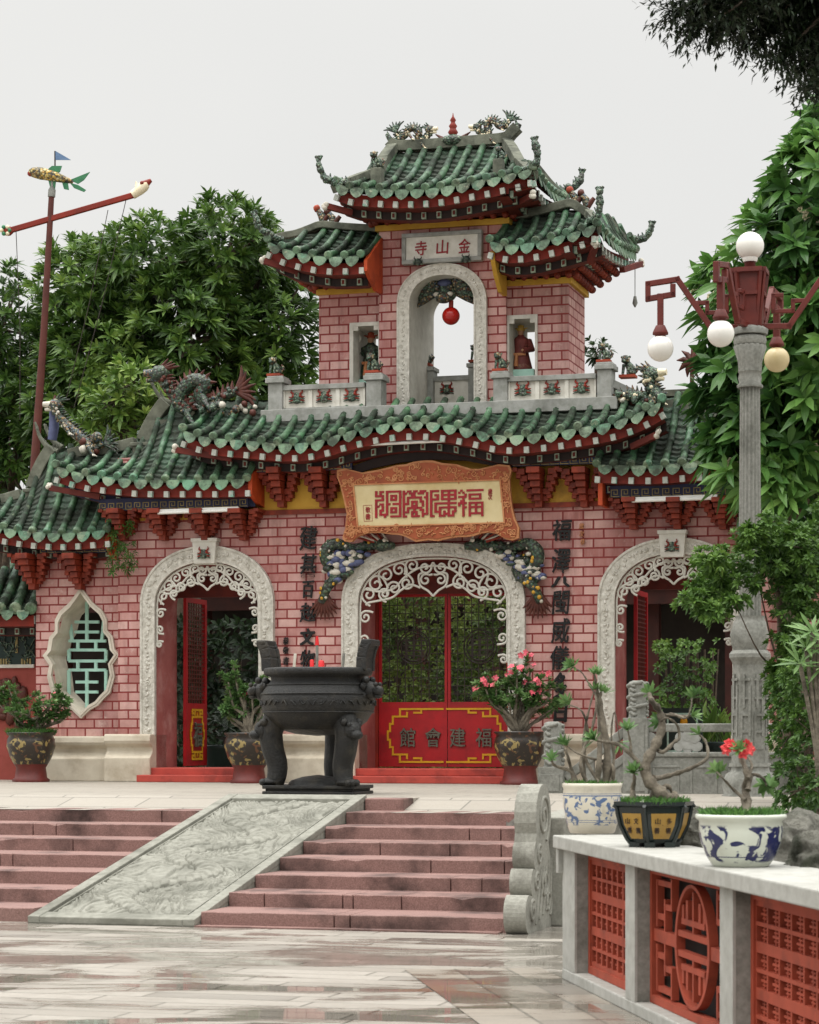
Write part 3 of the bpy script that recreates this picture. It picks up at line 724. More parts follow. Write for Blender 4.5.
# arch frames, keystones, scroll tracery
zb_ = G.z(208,736,0)
def tracery(A, sc_):
    t_ = MB(); y = -.02; r0 = .0165*sc_
    cx, zt = A.xc, A.zs+A.hi
    U = sc_*A.wi/1.0
    def T(path, r=r0): t_.tube([(p[0],y+R.uniform(-.003,.003),p[1]) for p in path], r, 6)
    def swirl(x, z, r, a0, d, turns=1.35, tail=.9):
        P = []
        n = 30
        for i in range(n+1):
            k = i/n; rr = r*(.18+.82*k); a = a0+d*2*PI*turns*(k-1); P.append((x+rr*math.cos(a), z+rr*math.sin(a)))
        for i in range(1,9):
            k = i/8; a = a0+d*tail*k; rr = r*(1+.45*k*k); P.append((x+rr*math.cos(a), z+rr*math.sin(a)))
        return P
    w, h = A.wi, A.hi
    def on(fr, inset):    # point along the arch intrados, fr 0 = crown, 1 = springing, 2+ = down the jamb
        if fr <= 1:
            a = PI/2*(1-fr); c, q = math.cos(a), math.sin(a)
            return (c**(2/A.ex)*(w-inset), A.zs+(q**(2/A.ex))*(h-inset))
        return (w-inset, A.zs-(fr-1)*w)
    for sg in (-1,1):
        def mir(P): return [(cx+sg*p[0], p[1]) for p in P]
        # chain of scrolls hugging the arch
        spec = [(.16,.09,.105),(.30,.105,.115),(.47,.11,.12),(.66,.125,.135),(.86,.11,.12),(1.16,.085,.095),(1.45,.075,.085),(1.72,.06,.07)]
        for k, (fr, ins, r) in enumerate(spec):
            q = on(fr, ins*w+.01); a = PI/2-fr*1.35 if fr < 1 else -.2
            T(mir(swirl(q[0], q[1], r*w*.86, a+(1.9 if k%2 else -1.2), 1 if k%2 else -1)))
        # second row, scrolls turned inward
        for fr, ins, r, a in ((.30,.31,.10,2.5),(.52,.32,.10,.4),(.74,.30,.085,-.6)):
            q = on(fr, ins*w); T(mir(swirl(q[0], q[1], r*w*.9, a, -1, 1.4, 1.2)))
        # heart at the crown
        zc_ = zt-.24*w
        T(mir(swirl(.105*w, zc_+.10*w, .085*w, 2.9, -1, 1.3, .3))); T(mir(swirl(.10*w, zc_-.06*w, .08*w, 2.2, 1, 1.2, .3)))
        T(mir([(p.x,p.y) for p in smoothpts([(.0,zc_-.27*w,0),(.07*w,zc_-.2*w,0),(.17*w,zc_-.13*w,0),(.19*w,zc_-.0*w,0),(.13*w,zc_+.03*w,0)],5)]))
        # long S-bands linking the scrolls
        T(mir([(p.x,p.y) for p in smoothpts([(.0,zt-.12*w,0),(.2*w,zt-.15*w,0),(.38*w,zt-.26*w,0),(.52*w,zt-.40*w,0),(.7*w,zt-.44*w,0),on(.8,.06*w)+(0,)],6)]))
        T(mir([(p.x,p.y) for p in smoothpts([(.17*w,zt-.40*w,0),(.3*w,zt-.36*w,0),(.42*w,zt-.42*w,0),(.55*w,zt-.52*w,0),(.74*w,zt-.56*w,0),(.86*w,zt-.58*w,0),on(1.0,.1*w)+(0,)],6)]))
        e = [on(f, .028) for f in [i/20 for i in range(20)]]+[on(1+.04*i, .022) for i in range(20)]
        T(mir(e), r0*.9)
    return t_
def mask_relief(mb, x, y, z, s, mg=0, mr=1):
    """little horned guardian face in relief"""
    for dx, dz, rx, rz, m in ((0,0,.42,.40,mg),(0,-.28,.34,.2,mg),(-.26,.1,.15,.15,mr),(.26,.1,.15,.15,mr),(0,-.06,.14,.12,mr),(0,-.33,.26,.06,mr)):
        mb.ball((x+dx*s,y,z+dz*s), (rx*s,.2*s,rz*s), m, 8)
    for sg in (-1,1):
        mb.tube([(x+sg*.25*s,y-.03*s,z+.25*s),(x+sg*.45*s,y-.05*s,z+.42*s),(x+sg*.38*s,y-.05*s,z+.62*s)], [.1*s,.08*s,.03*s], 6, mr)
        for k in range(4): mb.tube([(x+sg*.3*s,y-.02*s,z-.1*s*k),(x+sg*.62*s,y-.04*s,z+.05*s-.16*s*k)], [.09*s,.03*s], 5, mg if k%2 else mr)
for A, uk in ((A1,208),(A2,None),(A3,674)):
    fr = MB(); fr.band(A.path(A.wo,A.ho,zb_), A.path(A.wi,A.hi,zb_), -.07, .03)
    eo = A.path(A.wo+.0,A.ho,zb_); ei = A.path(A.wo-.03,A.ho-.03,zb_); fr.band(eo, ei, -.085, -.06)
    eo = A.path(A.wi+.035,A.hi+.035,zb_); ei = A.path(A.wi-.002,A.hi-.002,zb_); fr.band(eo, ei, -.082, -.06)
    # running floral relief on the face of the frame
    pm = A.path((A.wo+A.wi)/2, (A.ho+A.hi)/2, zb_+.1, 60)
    L = []; 
    for a, b in zip(pm, pm[1:]):
        d = math.dist(a,b); k = max(1,int(d/.05))
        for i in range(k): L.append((lerp(a[0],b[0],i/k), lerp(a[1],b[1],i/k)))
    for i, (x, z) in enumerate(L):
        o_ = .03*math.sin(i*1.1); fr.ball((x+R.uniform(-.03,.03), -.07, z+R.uniform(-.03,.03)), (R.uniform(.015,.032),.018,R.uniform(.015,.032)), 0, 6)
    fo = fr.build('arch_frame', M['arch_stone'], gate)
    if uk:
        w1, w2 = .155, .18
        k = MB(); zk0 = G.z(uk,565,0); zk1 = G.z(uk,539 if uk < 400 else 531,0); zk0 = zk1-.36
        k.prism([(A.xc-w1,zk0),(A.xc+w1,zk0),(A.xc+w2,zk1-.05),(A.xc-w2,zk1-.05)], -.16, -.02); k.prism([(A.xc-w2-.015,zk1-.05),(A.xc+w2+.015,zk1-.05),(A.xc+w2+.02,zk1),(A.xc-w2-.02,zk1)], -.175, -.02)
        k.build('keystone', M['white_stone'], fo, bevel=.008)
        k = MB(); mask_relief(k, A.xc, -.17, (zk0+zk1)/2-.04, .16); k.build('mask', [M['dragon_green'], M['red']], fo)
    tracery(A, 1.0).build('tracery', M['white_stone'], fo)
    # timber head behind the tracery
    k = MB(); zl = G.z(433,594,WT)
    k.box(A.xc-A.wi-.05, A.xc+A.wi+.05, WT-.12, WT-.02, zl, A.zs+A.hi+.05); k.build('lintel', M['soffit'], gate)
    # pilaster jamb set behind the frame
# plinths
def plinth(x0, x1, yf, top):
    p = MB(); h = top
    p.prismx([(WT*.5,0),(yf,0),(yf-.01,h*.50),(yf+.05,h*.56),(yf+.10,h*.64),(yf+.09,h*.72),(yf+.01,h*.80),(yf-.01,h*.86),(yf+.0,h*.97),(yf+.03,h),(WT*.5,h)], x0, x1)
    p.build('plinth', M['plinth'], gate, bevel=.012)
zpl = G.z(208,734,-.2)
plinth(G.x(105,-.2), A1.xc-A1.wi-.0, -.24, zpl); plinth(A1.xc+A1.wi, A2.xc-A2.wi, -.2, zpl); plinth(A2.xc+A2.wi, A3.xc-A3.wi, -.2, zpl); plinth(A3.xc+A3.wi, XW1+.1, -.24, zpl)
plinth(G.x(22,0), G.x(105,-.2)-.003, .0, zpl-.03)
# thresholds
for A, d in ((A1,0),(A2,0),(A3,0)):
    s_ = MB(); s_.box(A.xc-A.wi-.12, A.xc+A.wi+.12, -.46, -.2 if A is not A2 else WT, 0, .1); s_.box(A.xc-A.wi-.02, A.xc+A.wi+.02, -.2 if A is not A2 else -.16, WT, .1 if A is A2 else 0, .2)
    s_.build('threshold', M['step_red'], gate, bevel=.01)
# ------------------------------------------------------------------ doors
def fret_border(mb, x0, x1, z0, z1, y, t_=.022, m=0):
    def b(xa, za, xb, zb): mb.box(min(xa,xb)-t_/2, max(xa,xb)+t_/2, y-R.uniform(.010,.014), y, min(za,zb)-t_/2, max(za,zb)+t_/2, m)
    k = (z1-z0)*.14
    for sx in (0,1):
        X = (lambda d: x0+d) if sx == 0 else (lambda d: x1-d)
        for sz in (0,1):
            Z = (lambda d: z0+d) if sz == 0 else (lambda d: z1-d)
            for a in ((2*k,0,5*k,0),(2*k,0,2*k,k),(2*k,k,3*k,k),(3*k,k,3*k,.5*k),(k,1.0*k,2*k,1.0*k),(k,k,k,2*k),(k,1.9*k,0,1.9*k) if False else (.6*k,2*k,k,2*k),(.6*k,2*k,.6*k,3*k),(.3*k,3*k,.6*k,3*k),(.3*k,3*k,.3*k,3.5*k),(4*k,.5*k,5*k,.5*k),(5*k,0,5*k,.5*k)): b(X(a[0]),Z(a[1]),X(a[2]),Z(a[3]))
    zm = (z0+z1)/2
    for X in (x0+k*.3, x1-k*.3): b(X, z0+3*k, X, z1-3*k)
    xm = (x0+x1)/2
    for Z in (z0,z1): b(x0+5*k, Z, xm-k*.3, Z); b(xm+k*.3, Z, x1-5*k, Z)
yd = WT+.02
dx0, dx1 = G.x(379,yd), G.x(509,yd); dxm = G.x(447.5,yd)
dz0, dz1, dz2 = .215, G.z(440,702,yd), G.z(440,593,yd)
chars = ['館','會','建','福']; cu = [408,433.5,458,484]
def leaf(x0, x1, chs, med):
    d = MB(); d.box(x0, x1, yd, yd+.05, dz0, dz1)
    lf = d.build('door', M['door_red'], gate)
    f = MB(); q = .035
    f.box(x0, x0+q, yd-.004, yd+.046, dz1, dz2); f.box(x1-q, x1, yd-.004, yd+.046, dz1, dz2); f.box(x0+q, x1-q, yd-.004, yd+.046, dz2-.05, dz2)
    f.build('door_frame', M['door_red'], lf)
    m_ = MB(); n = 8
    for i in range(1, n): 
        x = lerp(x0+q, x1-q, i/n); m_.box(x-.005, x+.005, yd+.014, yd+.024, dz1, dz2-.05)
    k = 13
    for i in range(1, k):
        z = lerp(dz1, dz2-.05, i/k); m_.box(x0+q, x1-q, yd+.025, yd+.034, z-.005, z+.005)
    xm, zm, r = med
    for rr in (r, r*.82): m_.tube([(xm+rr*math.cos(a*2*PI/28), yd+.008, zm+rr*math.sin(a*2*PI/28)) for a in range(29)], .010, 5)
    for z in (-.5,-.2,.1,.4): m_.box(xm-r*.7, xm+r*.7, yd+.002, yd+.013, zm+z*r-.01, zm+z*r+.01)
    for x in (-.45,0,.45): m_.box(xm+x*r-.01, xm+x*r+.01, yd+.001, yd+.0125, zm-.62*r, zm+.55*r)
    m_.build('mesh_grille', M['wire'], lf)
    return lf
zmed = G.z(442,647,yd)
L1 = leaf(dx0, dxm-.006, None, (G.x(414,yd), zmed, .24)); L2 = leaf(dxm+.006, dx1, None, (G.x(480,yd), zmed, .24))
fb = MB(); fret_border(fb, G.x(386,yd), G.x(505,yd), G.z(440,762,yd), G.z(440,709,yd), yd-.002, .028)
fb.build('fret_border', M['gold'], L1)
for i, ch in enumerate(chars):
    g = MB(); x = G.x(cu[i],yd); zz0, zz1 = G.z(440,747,yd), G.z(440,728,yd); glyph(g, ch, x-.115, x+.115, zz0, zz1, yd-.003, .03)
    g.build('character', M['letter_grey'], L1 if i < 2 else L2)
for ja, jb_ in ((A2.xc-A2.wi, dx0-.003),(dx1+.003, A2.xc+A2.wi+.02)):
    jm = MB(); jm.box(ja, jb_, WT-.02, WT+.10, .2, dz2+.2); jm.build('door_jamb', M['red'], gate)
def open_leaf(xh, y0, wd, A):
    """leaf swung back ninety degrees, seen on its right face"""
    z0, z1, z2 = .215, G.z(200,703,y0), G.z(200,597,y0)
    d = MB(); d.box(xh, xh+.05, y0, y0+wd, z0, z1); lf = d.build('door', M['door_red'], gate)
    f = MB(); q = .07
    f.box(xh+.002, xh+.048, y0, y0+q, z1, z2); f.box(xh+.002, xh+.048, y0+wd-q, y0+wd, z1, z2); f.box(xh+.002, xh+.048, y0+q, y0+wd-q, z2-.07, z2)
    f.build('door_frame', M['door_red'], lf)
    m_ = MB()
    for i in range(1, 7): y = lerp(y0+q, y0+wd-q, i/7); m_.box(xh+.018, xh+.032, y-.012, y+.012, z1, z2-.07)
    for i in range(1, 24): z = lerp(z1, z2-.07, i/24); m_.box(xh+.016, xh+.034, y0+q, y0+wd-q, z-.008, z+.008)
    m_.build('mesh_grille', M['maroon'], lf)
    fb = MB(); fret_border(fb, y0+.12, y0+wd-.12, z0+.1, z1-.1, 0, .035)
    fb.v = [(xh+.052-p[1]*1.0, p[0], p[2]) for p in fb.v]; fb.build('fret_border', M['gold'], lf)
    g = MB(); glyph(g, '福', y0+wd/2-.15, y0+wd/2+.15, z0+.28, z1-.28, 0, .03); g.v = [(xh+.052-p[1], p[0], p[2]) for p in g.v]
    g.build('character', M['letter_grey'], lf)
open_leaf(A1.xc-A1.wi+.10, WT, .85, A1); open_leaf(A3.xc-A3.wi+.10, WT, .85, A3)
# ------------------------------------------------------------------ roofs
def resample(P, n):
    """n+1 points evenly spaced along x-ish arc length of a list of (E,T) pairs"""
    d = [0]
    for a, b in zip(P, P[1:]): d.append(d[-1]+(b[0]-a[0]).length)
    Es = smoothpts([p[0] for p in P], 6); Ts = smoothpts([p[1] for p in P], 6)
    dd = [0]
    for a, b in zip(Es, Es[1:]): dd.append(dd[-1]+(b-a).length)
    out = []
    for i in range(n+1):
        t = dd[-1]*i/n
        k = 0
        while k < len(dd)-2 and dd[k+1] < t: k += 1
        f = (t-dd[k])/max(1e-6, dd[k+1]-dd[k]); out.append((Es[k].lerp(Es[k+1],f), Ts[k].lerp(Ts[k+1],f)))
    return out, dd[-1]
TIP = {}; RP = [gate]
def tip_mesh():
    t = MB(); t.box(-.034,.034,-.03,.03,-.042,.042); return t
def roof(P, spacing=.235, rr=.051, sag=.09, tips=True, board=True, side=None, yw=0, blue=False):
    """tiled slope: round cover tiles on stepped pan tiles, end discs and drip tiles along the eave"""
    _, L = resample(P, 4); n = max(2, round(L/spacing))
    pts, L = resample(P, 2*n)
    mb = MB()
    def S_(s, t):
        E, T = s; p = E.lerp(T, t); l = (T-E).length; p = p.copy(); p.z -= sag*l*math.sin(PI*t)*.9; return p
    for i in range(0, 2*n, 2):          # pans
        a = pts[i]; b = pts[i+2]; l = max((a[1]-a[0]).length, (b[1]-b[0]).length); m_ = max(2, round(l/.12))
        for k in range(m_):
            t0, t1 = k/m_, min(1, (k+1.15)/m_)
            p0, p1, p2, p3 = S_(a,t0), S_(b,t0), S_(b,t1), S_(a,t1)
            up = Vector((0,0,.034)); md = (p0+p1)/2-Vector((0,0,.012))
            dn = Vector((0,0,-.02))
            mb.add([p0+up,(p0+p1)/2+up*.2,p1+up,p2-up*.3,(p2+p3)/2-up*.9,p3-up*.3, p0+dn,(p0+p1)/2+dn,p1+dn], [(0,1,4,5),(1,2,3,4),(0,6,7,1),(1,7,8,2)], 2)
    # underside
    for i in range(0, 2*n, 2):
        a, b = pts[i], pts[i+2]
        for q0, q1 in [(j/8,(j+1)/8) for j in range(8)]: mb.add([S_(a,q0)+Vector((0,0,-.075)),S_(b,q0)+Vector((0,0,-.075)),S_(b,q1)+Vector((0,0,-.075)),S_(a,q1)+Vector((0,0,-.075))], [(3,2,1,0)], 3)
    rib_s = []
    ribs = list(range(1, 2*n, 2)) if False else list(range(0, 2*n+1, 2))
    for i in ribs:
        s = pts[i]; l = (s[1]-s[0]).length
        if l < .05: continue
        m_ = max(1, round(l/.27)); path = []; rads = []
        for k in range(m_):
            g = R.uniform(.94,1.05); off = Vector((R.uniform(-.006,.006),0,R.uniform(-.004,.006)))
            for f, q in ((0,1.06),(.12,1.0),(.96,.9)):
                path.append(S_(s,(k+f)/m_)+Vector((0,0,.045))+off); rads.append(rr*q*g)
        mb.tube(path, rads, 8, 0)
        d = (S_(s,0)-S_(s,.08)).normalized(); e = S_(s,0)+Vector((0,0,.045))
        mb.tube([e-d*.01, e+d*.035, e+d*.045], [rr*1.2,rr*1.2,rr*.95], 12, 1, sm=False)
    for i in range(1, 2*n, 2):          # drips
        s = pts[i]; c = S_(s,0)+Vector((0,0,.0)); sd = (pts[i+1][0]-pts[i-1][0]).normalized(); d = (S_(s,0)-S_(s,.1)).normalized()
        fw = Vector((d.x,d.y,0)); fw = fw.normalized() if fw.length > 1e-5 else Vector((0,-1,0)); dn = (Vector((0,0,-1))+fw*.35).normalized()
        w, h = .098, .135*R.uniform(.92,1.08)
        sh = [(-1,-.1),(1,-.1),(1,.25),(.8,.62),(.45,.88),(0,1.05),(-.45,.88),(-.8,.62),(-1,.25)]
        f = [c+fw*.03+sd*(x*w)+dn*(y*h) for x, y in sh]; bk = [p-fw*.02 for p in f]
        k = len(sh); mb.add(f+bk, [tuple(range(k)), tuple(range(2*k-1,k-1,-1))]+[(j,j+k,(j+1)%k+k,(j+1)%k) for j in range(k)], 1)
    ro = gb(mb, 'roof', [M['tile'], M['tile_disc'], M['tile_pan'], M['soffit']], RP[0])
    inw = Vector((0,1,0)) if side is None else side
    if board:
        f = MB()
        for i in range(0, 2*n, 2):
            a, b = pts[i][0], pts[i+2][0]
            for (ya, za, yb, zb, m) in ((.10,-.06,.10,-.22,0),(.10,-.22,.34,-.23,2),(.34,-.23,.34,-.34,1),(.34,-.34,.5,-.35,2)):
                f.add([a+inw*ya+Vector((0,0,za)), b+inw*ya+Vector((0,0,za)), b+inw*yb+Vector((0,0,zb)), a+inw*yb+Vector((0,0,zb))], [(0,3,2,1)], m)
            pm = (a+b)/2+inw*.325+Vector((0,0,-.285)); sd = (b-a).normalized()
            f.obox(pm, sd*.032, inw*.03, Vector((0,0,.045)), 3); f.obox(pm-inw*.031, sd*.018, inw*.004, Vector((0,0,.028)), 2)
        f.build('fascia', [M['red'], M['blue_board'] if blue else M['dark'], M['soffit'], M['tip_green']], ro)
    if tips:
        if 'me' not in TIP: TIP['me'] = tip_mesh().build('rafter_tip', M['tip'], ro).data; COL.objects.unlink(bpy.data.objects['rafter_tip']); bpy.data.objects.remove(bpy.data.objects['rafter_tip'])
        for i in range(0, 2*n+1, 2):
            e = pts[i][0]+inw*.04+Vector((0,0,-.185))
            o = bpy.data.objects.new('rafter_tip', TIP['me']); COL.objects.link(o); o.parent = ro; o.location = e
            sd = (pts[min(i+2,2*n)][0]-pts[max(i-2,0)][0]); o.rotation_euler = (0, -math.atan2(sd.z, sd.x) if side is None else 0, 0 if side is None else PI/2)
    return ro, pts
EZ = Vector((0,0,.085))
def pairs(lst, ye, yt):
    out = []
    for e, t in lst:
        out.append((G.P(e[0],e[1],e[2] if len(e) > 2 else ye)+EZ, G.P(t[0],t[1],t[2] if len(t) > 2 else yt)))
    return out
def sweep(mb, path, w, h, m=0, up=True):
    """rectangular section swept along a path lying in an xz plane: w in y, h across"""
    P = [Vector(p) for p in path]; vs = []
    for i, p in enumerate(P):
        t = (P[min(i+1,len(P)-1)]-P[max(i-1,0)]); t.normalize(); n_ = Vector((-t.z,0,t.x)) if abs(t.y) < .8 else Vector((0,0,1))
        if abs(t.y) >= .8 or n_.length < .2: wv = Vector((w/2,0,0)); n_ = Vector((0,0,1))
        else: wv = Vector((0,w/2,0)); n_.normalize()
        hh = h[i] if hasattr(h,'__len__') else h
        vs += [p-wv-n_*hh/2, p+wv-n_*hh/2, p+wv+n_*hh/2, p-wv+n_*hh/2]
    fs = [(i*4+k, i*4+(k+1)%4, i*4+4+(k+1)%4, i*4+4+k) for i in range(len(P)-1) for k in range(4)]
    L = len(vs); fs += [(3,2,1,0),(L-4,L-3,L-2,L-1)]
    mb.add(vs, fs, m)
YE = -.75
R1, r1 = roof(pairs([((183,437),(208,415)),((205,444),(230,411)),((248,448),(272,409)),((287,451),(310,407)),((318,448),(341,405)),((353,438),(375,404)),((396,430),(417,403)),((435,430),(455,402)),((474,437),(493,402)),((504,443),(522,402)),((547,440),(564,401)),((582,435),(598,400)),((611,430),(626,399)),((640,420),(650,400)),((662,408),(660,401))], YE, .25))
R2, r2 = roof(pairs([((56,473),(74,456)),((85,481),(112,452)),((110,484),(138,447)),((128,486),(155,425)),((150,487),(176,403)),((180,487),(206,400)),((215,487),(240,400)),((247,486),(272,400))], -.6, .35), blue=True)
R3, r3 = roof(pairs([((-25,530),(0,500)),((0,534),(22,496)),((18,537),(38,476)),((36,539),(58,450)),((64,540),(90,447)),((107,537),(132,447))], -.35, .5))
R4, r4 = roof(pairs([((597,472),(611,402)),((630,473),(644,398)),((655,473),(668,396)),((680,471),(693,398)),((709,469),(720,416)),((740,467),(750,436)),((768,460),(778,442))], -.6, .35), blue=True)
R5, r5 = roof(pairs([((742,535),(751,450)),((775,536),(783,452)),((796,535),(803,472)),((820,533),(826,492)),((850,528),(855,497))], -.35, .5))
# tower roofs
T1, t1 = roof(pairs([((336,190),(341,184,.0)),((347,194),(366,173,.5)),((357,195),(388,153,1.2)),((394,197),(425,150,1.2)),((430,196),(460,148,1.2)),((458,192),(486,147,1.2)),((478,188),(505,147,1.2)),((492,185.5),(513,154,1.0)),((512,181),(522,165,.5)),((533,176),(535,173,0))], -.25, 1.2), .22, .049)
c1 = G.P(533,176,-.25); yb = 1.9; c1b = Vector((c1.x, yb, G.z(567,205,yb)))
cm = Vector((c1.x-.02, lerp(-.25,yb,.5), lerp(c1.z,c1b.z,.5)-.09))
SIDE = Vector((-1,0,0))
tA, tB = G.P(520,163,.45), G.P(531,166,1.3)
roof([(c1+EZ, G.P(535,173,-.0)),(Vector((c1.x,.3,lerp(c1.z,c1b.z,.25)-.07))+EZ, tA),(cm+EZ, tA.lerp(tB,.6)),(Vector((c1.x,1.45,lerp(c1.z,c1b.z,.75)-.06))+EZ, tB),(c1b+EZ, tB+Vector((.12,.4,-.12)))], .22, .052, side=SIDE)
T2, t2 = roof(pairs([((268,248),(276,240,.2)),((280,254),(302,235,.7)),((292,258),(322,229)),((310,262),(338,229)),((326,264),(353,230)),((343,264),(369,231)),((361,263),(384,232))], -.15, .9), .22, .049)
T3, t3 = roof(pairs([((490,248),(510,219)),((507,252),(526,217)),((533,250),(552,212)),((558,244),(573,210)),((577,239),(588,214)),((587,235),(595,219,.5)),((597,232),(600,226,.1))], -.15, .9), .22, .049)
c3 = G.P(597,232,-.15); yb3 = 2.4; c3b = Vector((c3.x+.05, yb3, G.z(638,257,yb3)))
tA, tB = G.P(596,217,.55), G.P(608,219,1.5)
def mid(a,b,f,dz): v = a.lerp(b,f); v.z += dz; return v
roof([(c3+EZ, G.P(600,226,.1)),(mid(c3,c3b,.25,-.08)+EZ, tA),(mid(c3,c3b,.5,-.1)+EZ, tA.lerp(tB,.5)),(mid(c3,c3b,.8,-.06)+EZ, tB),(c3b+EZ, tB+Vector((.2,.55,-.15)))], .22, .052, side=SIDE)
# back slopes, plain sheets that close the roofs
def backslope(par, pts, dy, dz):
    b = MB(); A = [p[1] for p in pts]
    for p, q in zip(A, A[1:]): b.add([p,q,q+Vector((0,dy,dz)),p+Vector((0,dy,dz))], [(0,1,2,3)])
    b.build('back_slope', M['tile_pan'], par)
for par, pts, dy, dz in ((R2,r2,.9,-.45),(R3,r3,.9,-.45),(R4,r4,.9,-.45),(R5,r5,.9,-.45),(T1,t1[6:-4],1.2,-.5),(T2,t2[2:],1.2,-.35),(T3,t3[:-2],1.2,-.35)): backslope(par, pts, dy, dz)
mb = MB(); mb.box(XW0+.3, XW1-.3, .24, 2.6, ZW+.15, G.z(433,409,.25)); mb.build('tower_base', M['ridge'], gate)
# ridges and horns
def ridge(par, pts, y, w, h, name='ridge', m='ridge'):
    mb = MB(); P = smoothpts([G.P(u,v,y) for u, v in pts], 5); sweep(mb, P, w, h); 
    return mb.build(name, M[m], par, bevel=.012)
ridge(R2, [(70,455),(86,451),(110,449),(136,443)], .36, .16, .16)
ridge(R2, [(144,441),(150,428),(158,414),(167,402)], .36, .18, .20)
ridge(R3, [(-20,503),(0,500),(22,494)], .5, .16, .14)
ridge(R3, [(33,488),(38,474),(45,460),(53,448)], .5, .18, .18)
ridge(R4, [(686,397),(696,398),(704,403),(714,414),(724,425),(734,433)], .36, .18, .18); ridge(R4, [(734,435),(755,440),(785,440)], .36, .16, .15)
ridge(R5, [(785,452),(797,464),(808,480),(820,490),(850,495)], .5, .16, .15)
ridge(T1, [(390,142),(396,146),(420,145.5),(450,143.5),(480,141),(505,138.5),(512,133),(518,127)], 1.2, .16, .15)
ridge(T2, [(268,243,),(280,237),(296,234),(310,229),(322,225),(340,226.5),(362,228),(383,229)], .8, .14, .1)
ridge(T3, [(510,216),(526,214),(545,210),(560,206),(572,204),(582,210),(592,216)], .8, .14, .12)
# hips and gable bands of the top roof
mb = MB(); 
def hip(mb, a, b, w=.12, h=.12): mb.bar(a, b, w, h)
P = smoothpts([G.P(334,189,-.22),G.P(348,182,.0),G.P(366,175,.4),G.P(378,171,.55)], 4)
for a, b in zip(P,P[1:]): hip(mb, a, b)
for a, b in zip([G.P(379,170,.55),G.P(383,160,.8),G.P(393,147,1.15)],[G.P(383,160,.8),G.P(393,147,1.15),G.P(394,146,1.2)]): hip(mb, a, b, .16, .12)
mb.build('hip_ridge', M['ridge'], T1, bevel=.01); mb = MB()
P = smoothpts([G.P(534,175,-.22),G.P(527,170,.1),G.P(519,162,.5)], 4)
for a, b in zip(P,P[1:]): hip(mb, a, b)
P = [G.P(519,163,.5),G.P(512,150,.9),G.P(506,142,1.2)]
for a, b in zip(P,P[1:]): hip(mb, a, b, .14, .14)
mb.build('hip_ridge', M['ridge'], T1, bevel=.01); mb = MB()
gA, gB, gC = G.P(519,163,.5), G.P(507,141,1.2), G.P(531,166,1.7)
mb.add([gA,gC,gB], [(0,1,2)])
mb.build('gable_end', M['ridge'], T1); mb = MB()
mb.box(G.x(372,.2)-.0, G.x(372,.2)+.16, .12, .28, G.z(372,186,.2), G.z(372,169,.2)); mb.build('ridge_post', M['ridge'], T1, bevel=.01); mb = MB(); mb.box(G.x(494,.2), G.x(494,.2)+.14, .12, .26, G.z(494,176,.2), G.z(494,160,.2))
mb.build('ridge_post', M['ridge'], T1, bevel=.01)
mb = MB(); P = smoothpts([G.P(598,229,-.12),G.P(596,222,.25),G.P(588,213,.7)], 4)
for a, b in zip(P,P[1:]): hip(mb, a, b, .1, .1)
mb.build('hip_ridge', M['ridge'], T3); mb = MB()
P = smoothpts([c3b+Vector((0,0,.1)), G.P(622,238,1.9), G.P(606,218,1.4)], 4)
for a, b in zip(P,P[1:]): hip(mb, a, b, .1, .1)
mb.build('hip_ridge', M['ridge'], T3)
mb = MB(); P = smoothpts([c1b+Vector((0,0,.1)), G.P(556,192,1.6), G.P(536,168,1.2)], 4)
for a, b in zip(P,P[1:]): hip(mb, a, b, .1, .1)
mb.build('hip_ridge', M['ridge'], T1)
def horn(par, P, r0=.055, r1=.022, m='dragon_green', fan=True):
    mb = MB(); P = smoothpts(P, 6); n = len(P)
    mb.tube(P, [lerp(r0,r1,i/(n-1)) for i in range(n)], 7)
    e = P[-1]; d = (P[-1]-P[-3]).normalized(); sd = Vector((-d.z,0,d.x))
    if fan:
        for k in (-1,0,1): mb.tube([e-d*.02, e+d*.06+sd*.045*k], [r1*.9,r1*1.0], 6)
    for k in range(1, n-2, 2):
        mb.tube([P[k], P[k]+Vector((R.uniform(-.04,.04),R.uniform(-.03,.03),R.uniform(.06,.13)))+sd*.03], [r0*.55,.008], 5)
        if fan: mb.ball(P[k]+Vector((0,-.02,R.uniform(-.02,.03))), r0*R.uniform(.7,1.15), 0, 6, .15)
    return mb.build('ridge_horn', M[m], par)
horn(T1, [G.P(350,185,-.1),G.P(336,184,-.25),G.P(325,177,-.28),G.P(320,168,-.3),G.P(319,160,-.3)])
horn(T1, [G.P(524,170,-.1),G.P(534,168,-.22),G.P(538,158,-.25),G.P(536,148,-.25),G.P(535,141,-.25)])
horn(T1, [G.P(552,190,1.9),G.P(566,190,2.0),G.P(576,187,2.05),G.P(581,180,2.1),G.P(582,173,2.1)])
horn(T1, [G.P(398,142,1.2),G.P(391,140,1.2),G.P(387,134,1.2)], .06, .03, fan=False)
horn(T1, [G.P(508,138,1.2),G.P(515,132,1.2),G.P(520,124,1.2)], .06, .03, fan=False)
horn(T2, [G.P(282,240,.0),G.P(270,236,-.15),G.P(261,229,-.18),G.P(257,221,-.2),G.P(255,215,-.2)])
horn(T3, [G.P(590,222,.2),G.P(598,216,-.12),G.P(600,206,-.15),G.P(600,198,-.15),G.P(600,191,-.15)])
horn(T3, [G.P(624,238,2.3),G.P(636,241,2.45),G.P(646,238,2.5),G.P(651,231,2.5),G.P(652,225,2.5)])
def swordhorn(par, A, B_):
    for P in (A, B_): horn(par, P, .055, .015, 'ridge', False)
swordhorn(R2, [G.P(176,404,.36),G.P(166,401,.36),G.P(157,393,.36),G.P(150,378,.36)], [G.P(180,400,.4),G.P(172,396,.4),G.P(163,387,.4),G.P(157,377,.4)])
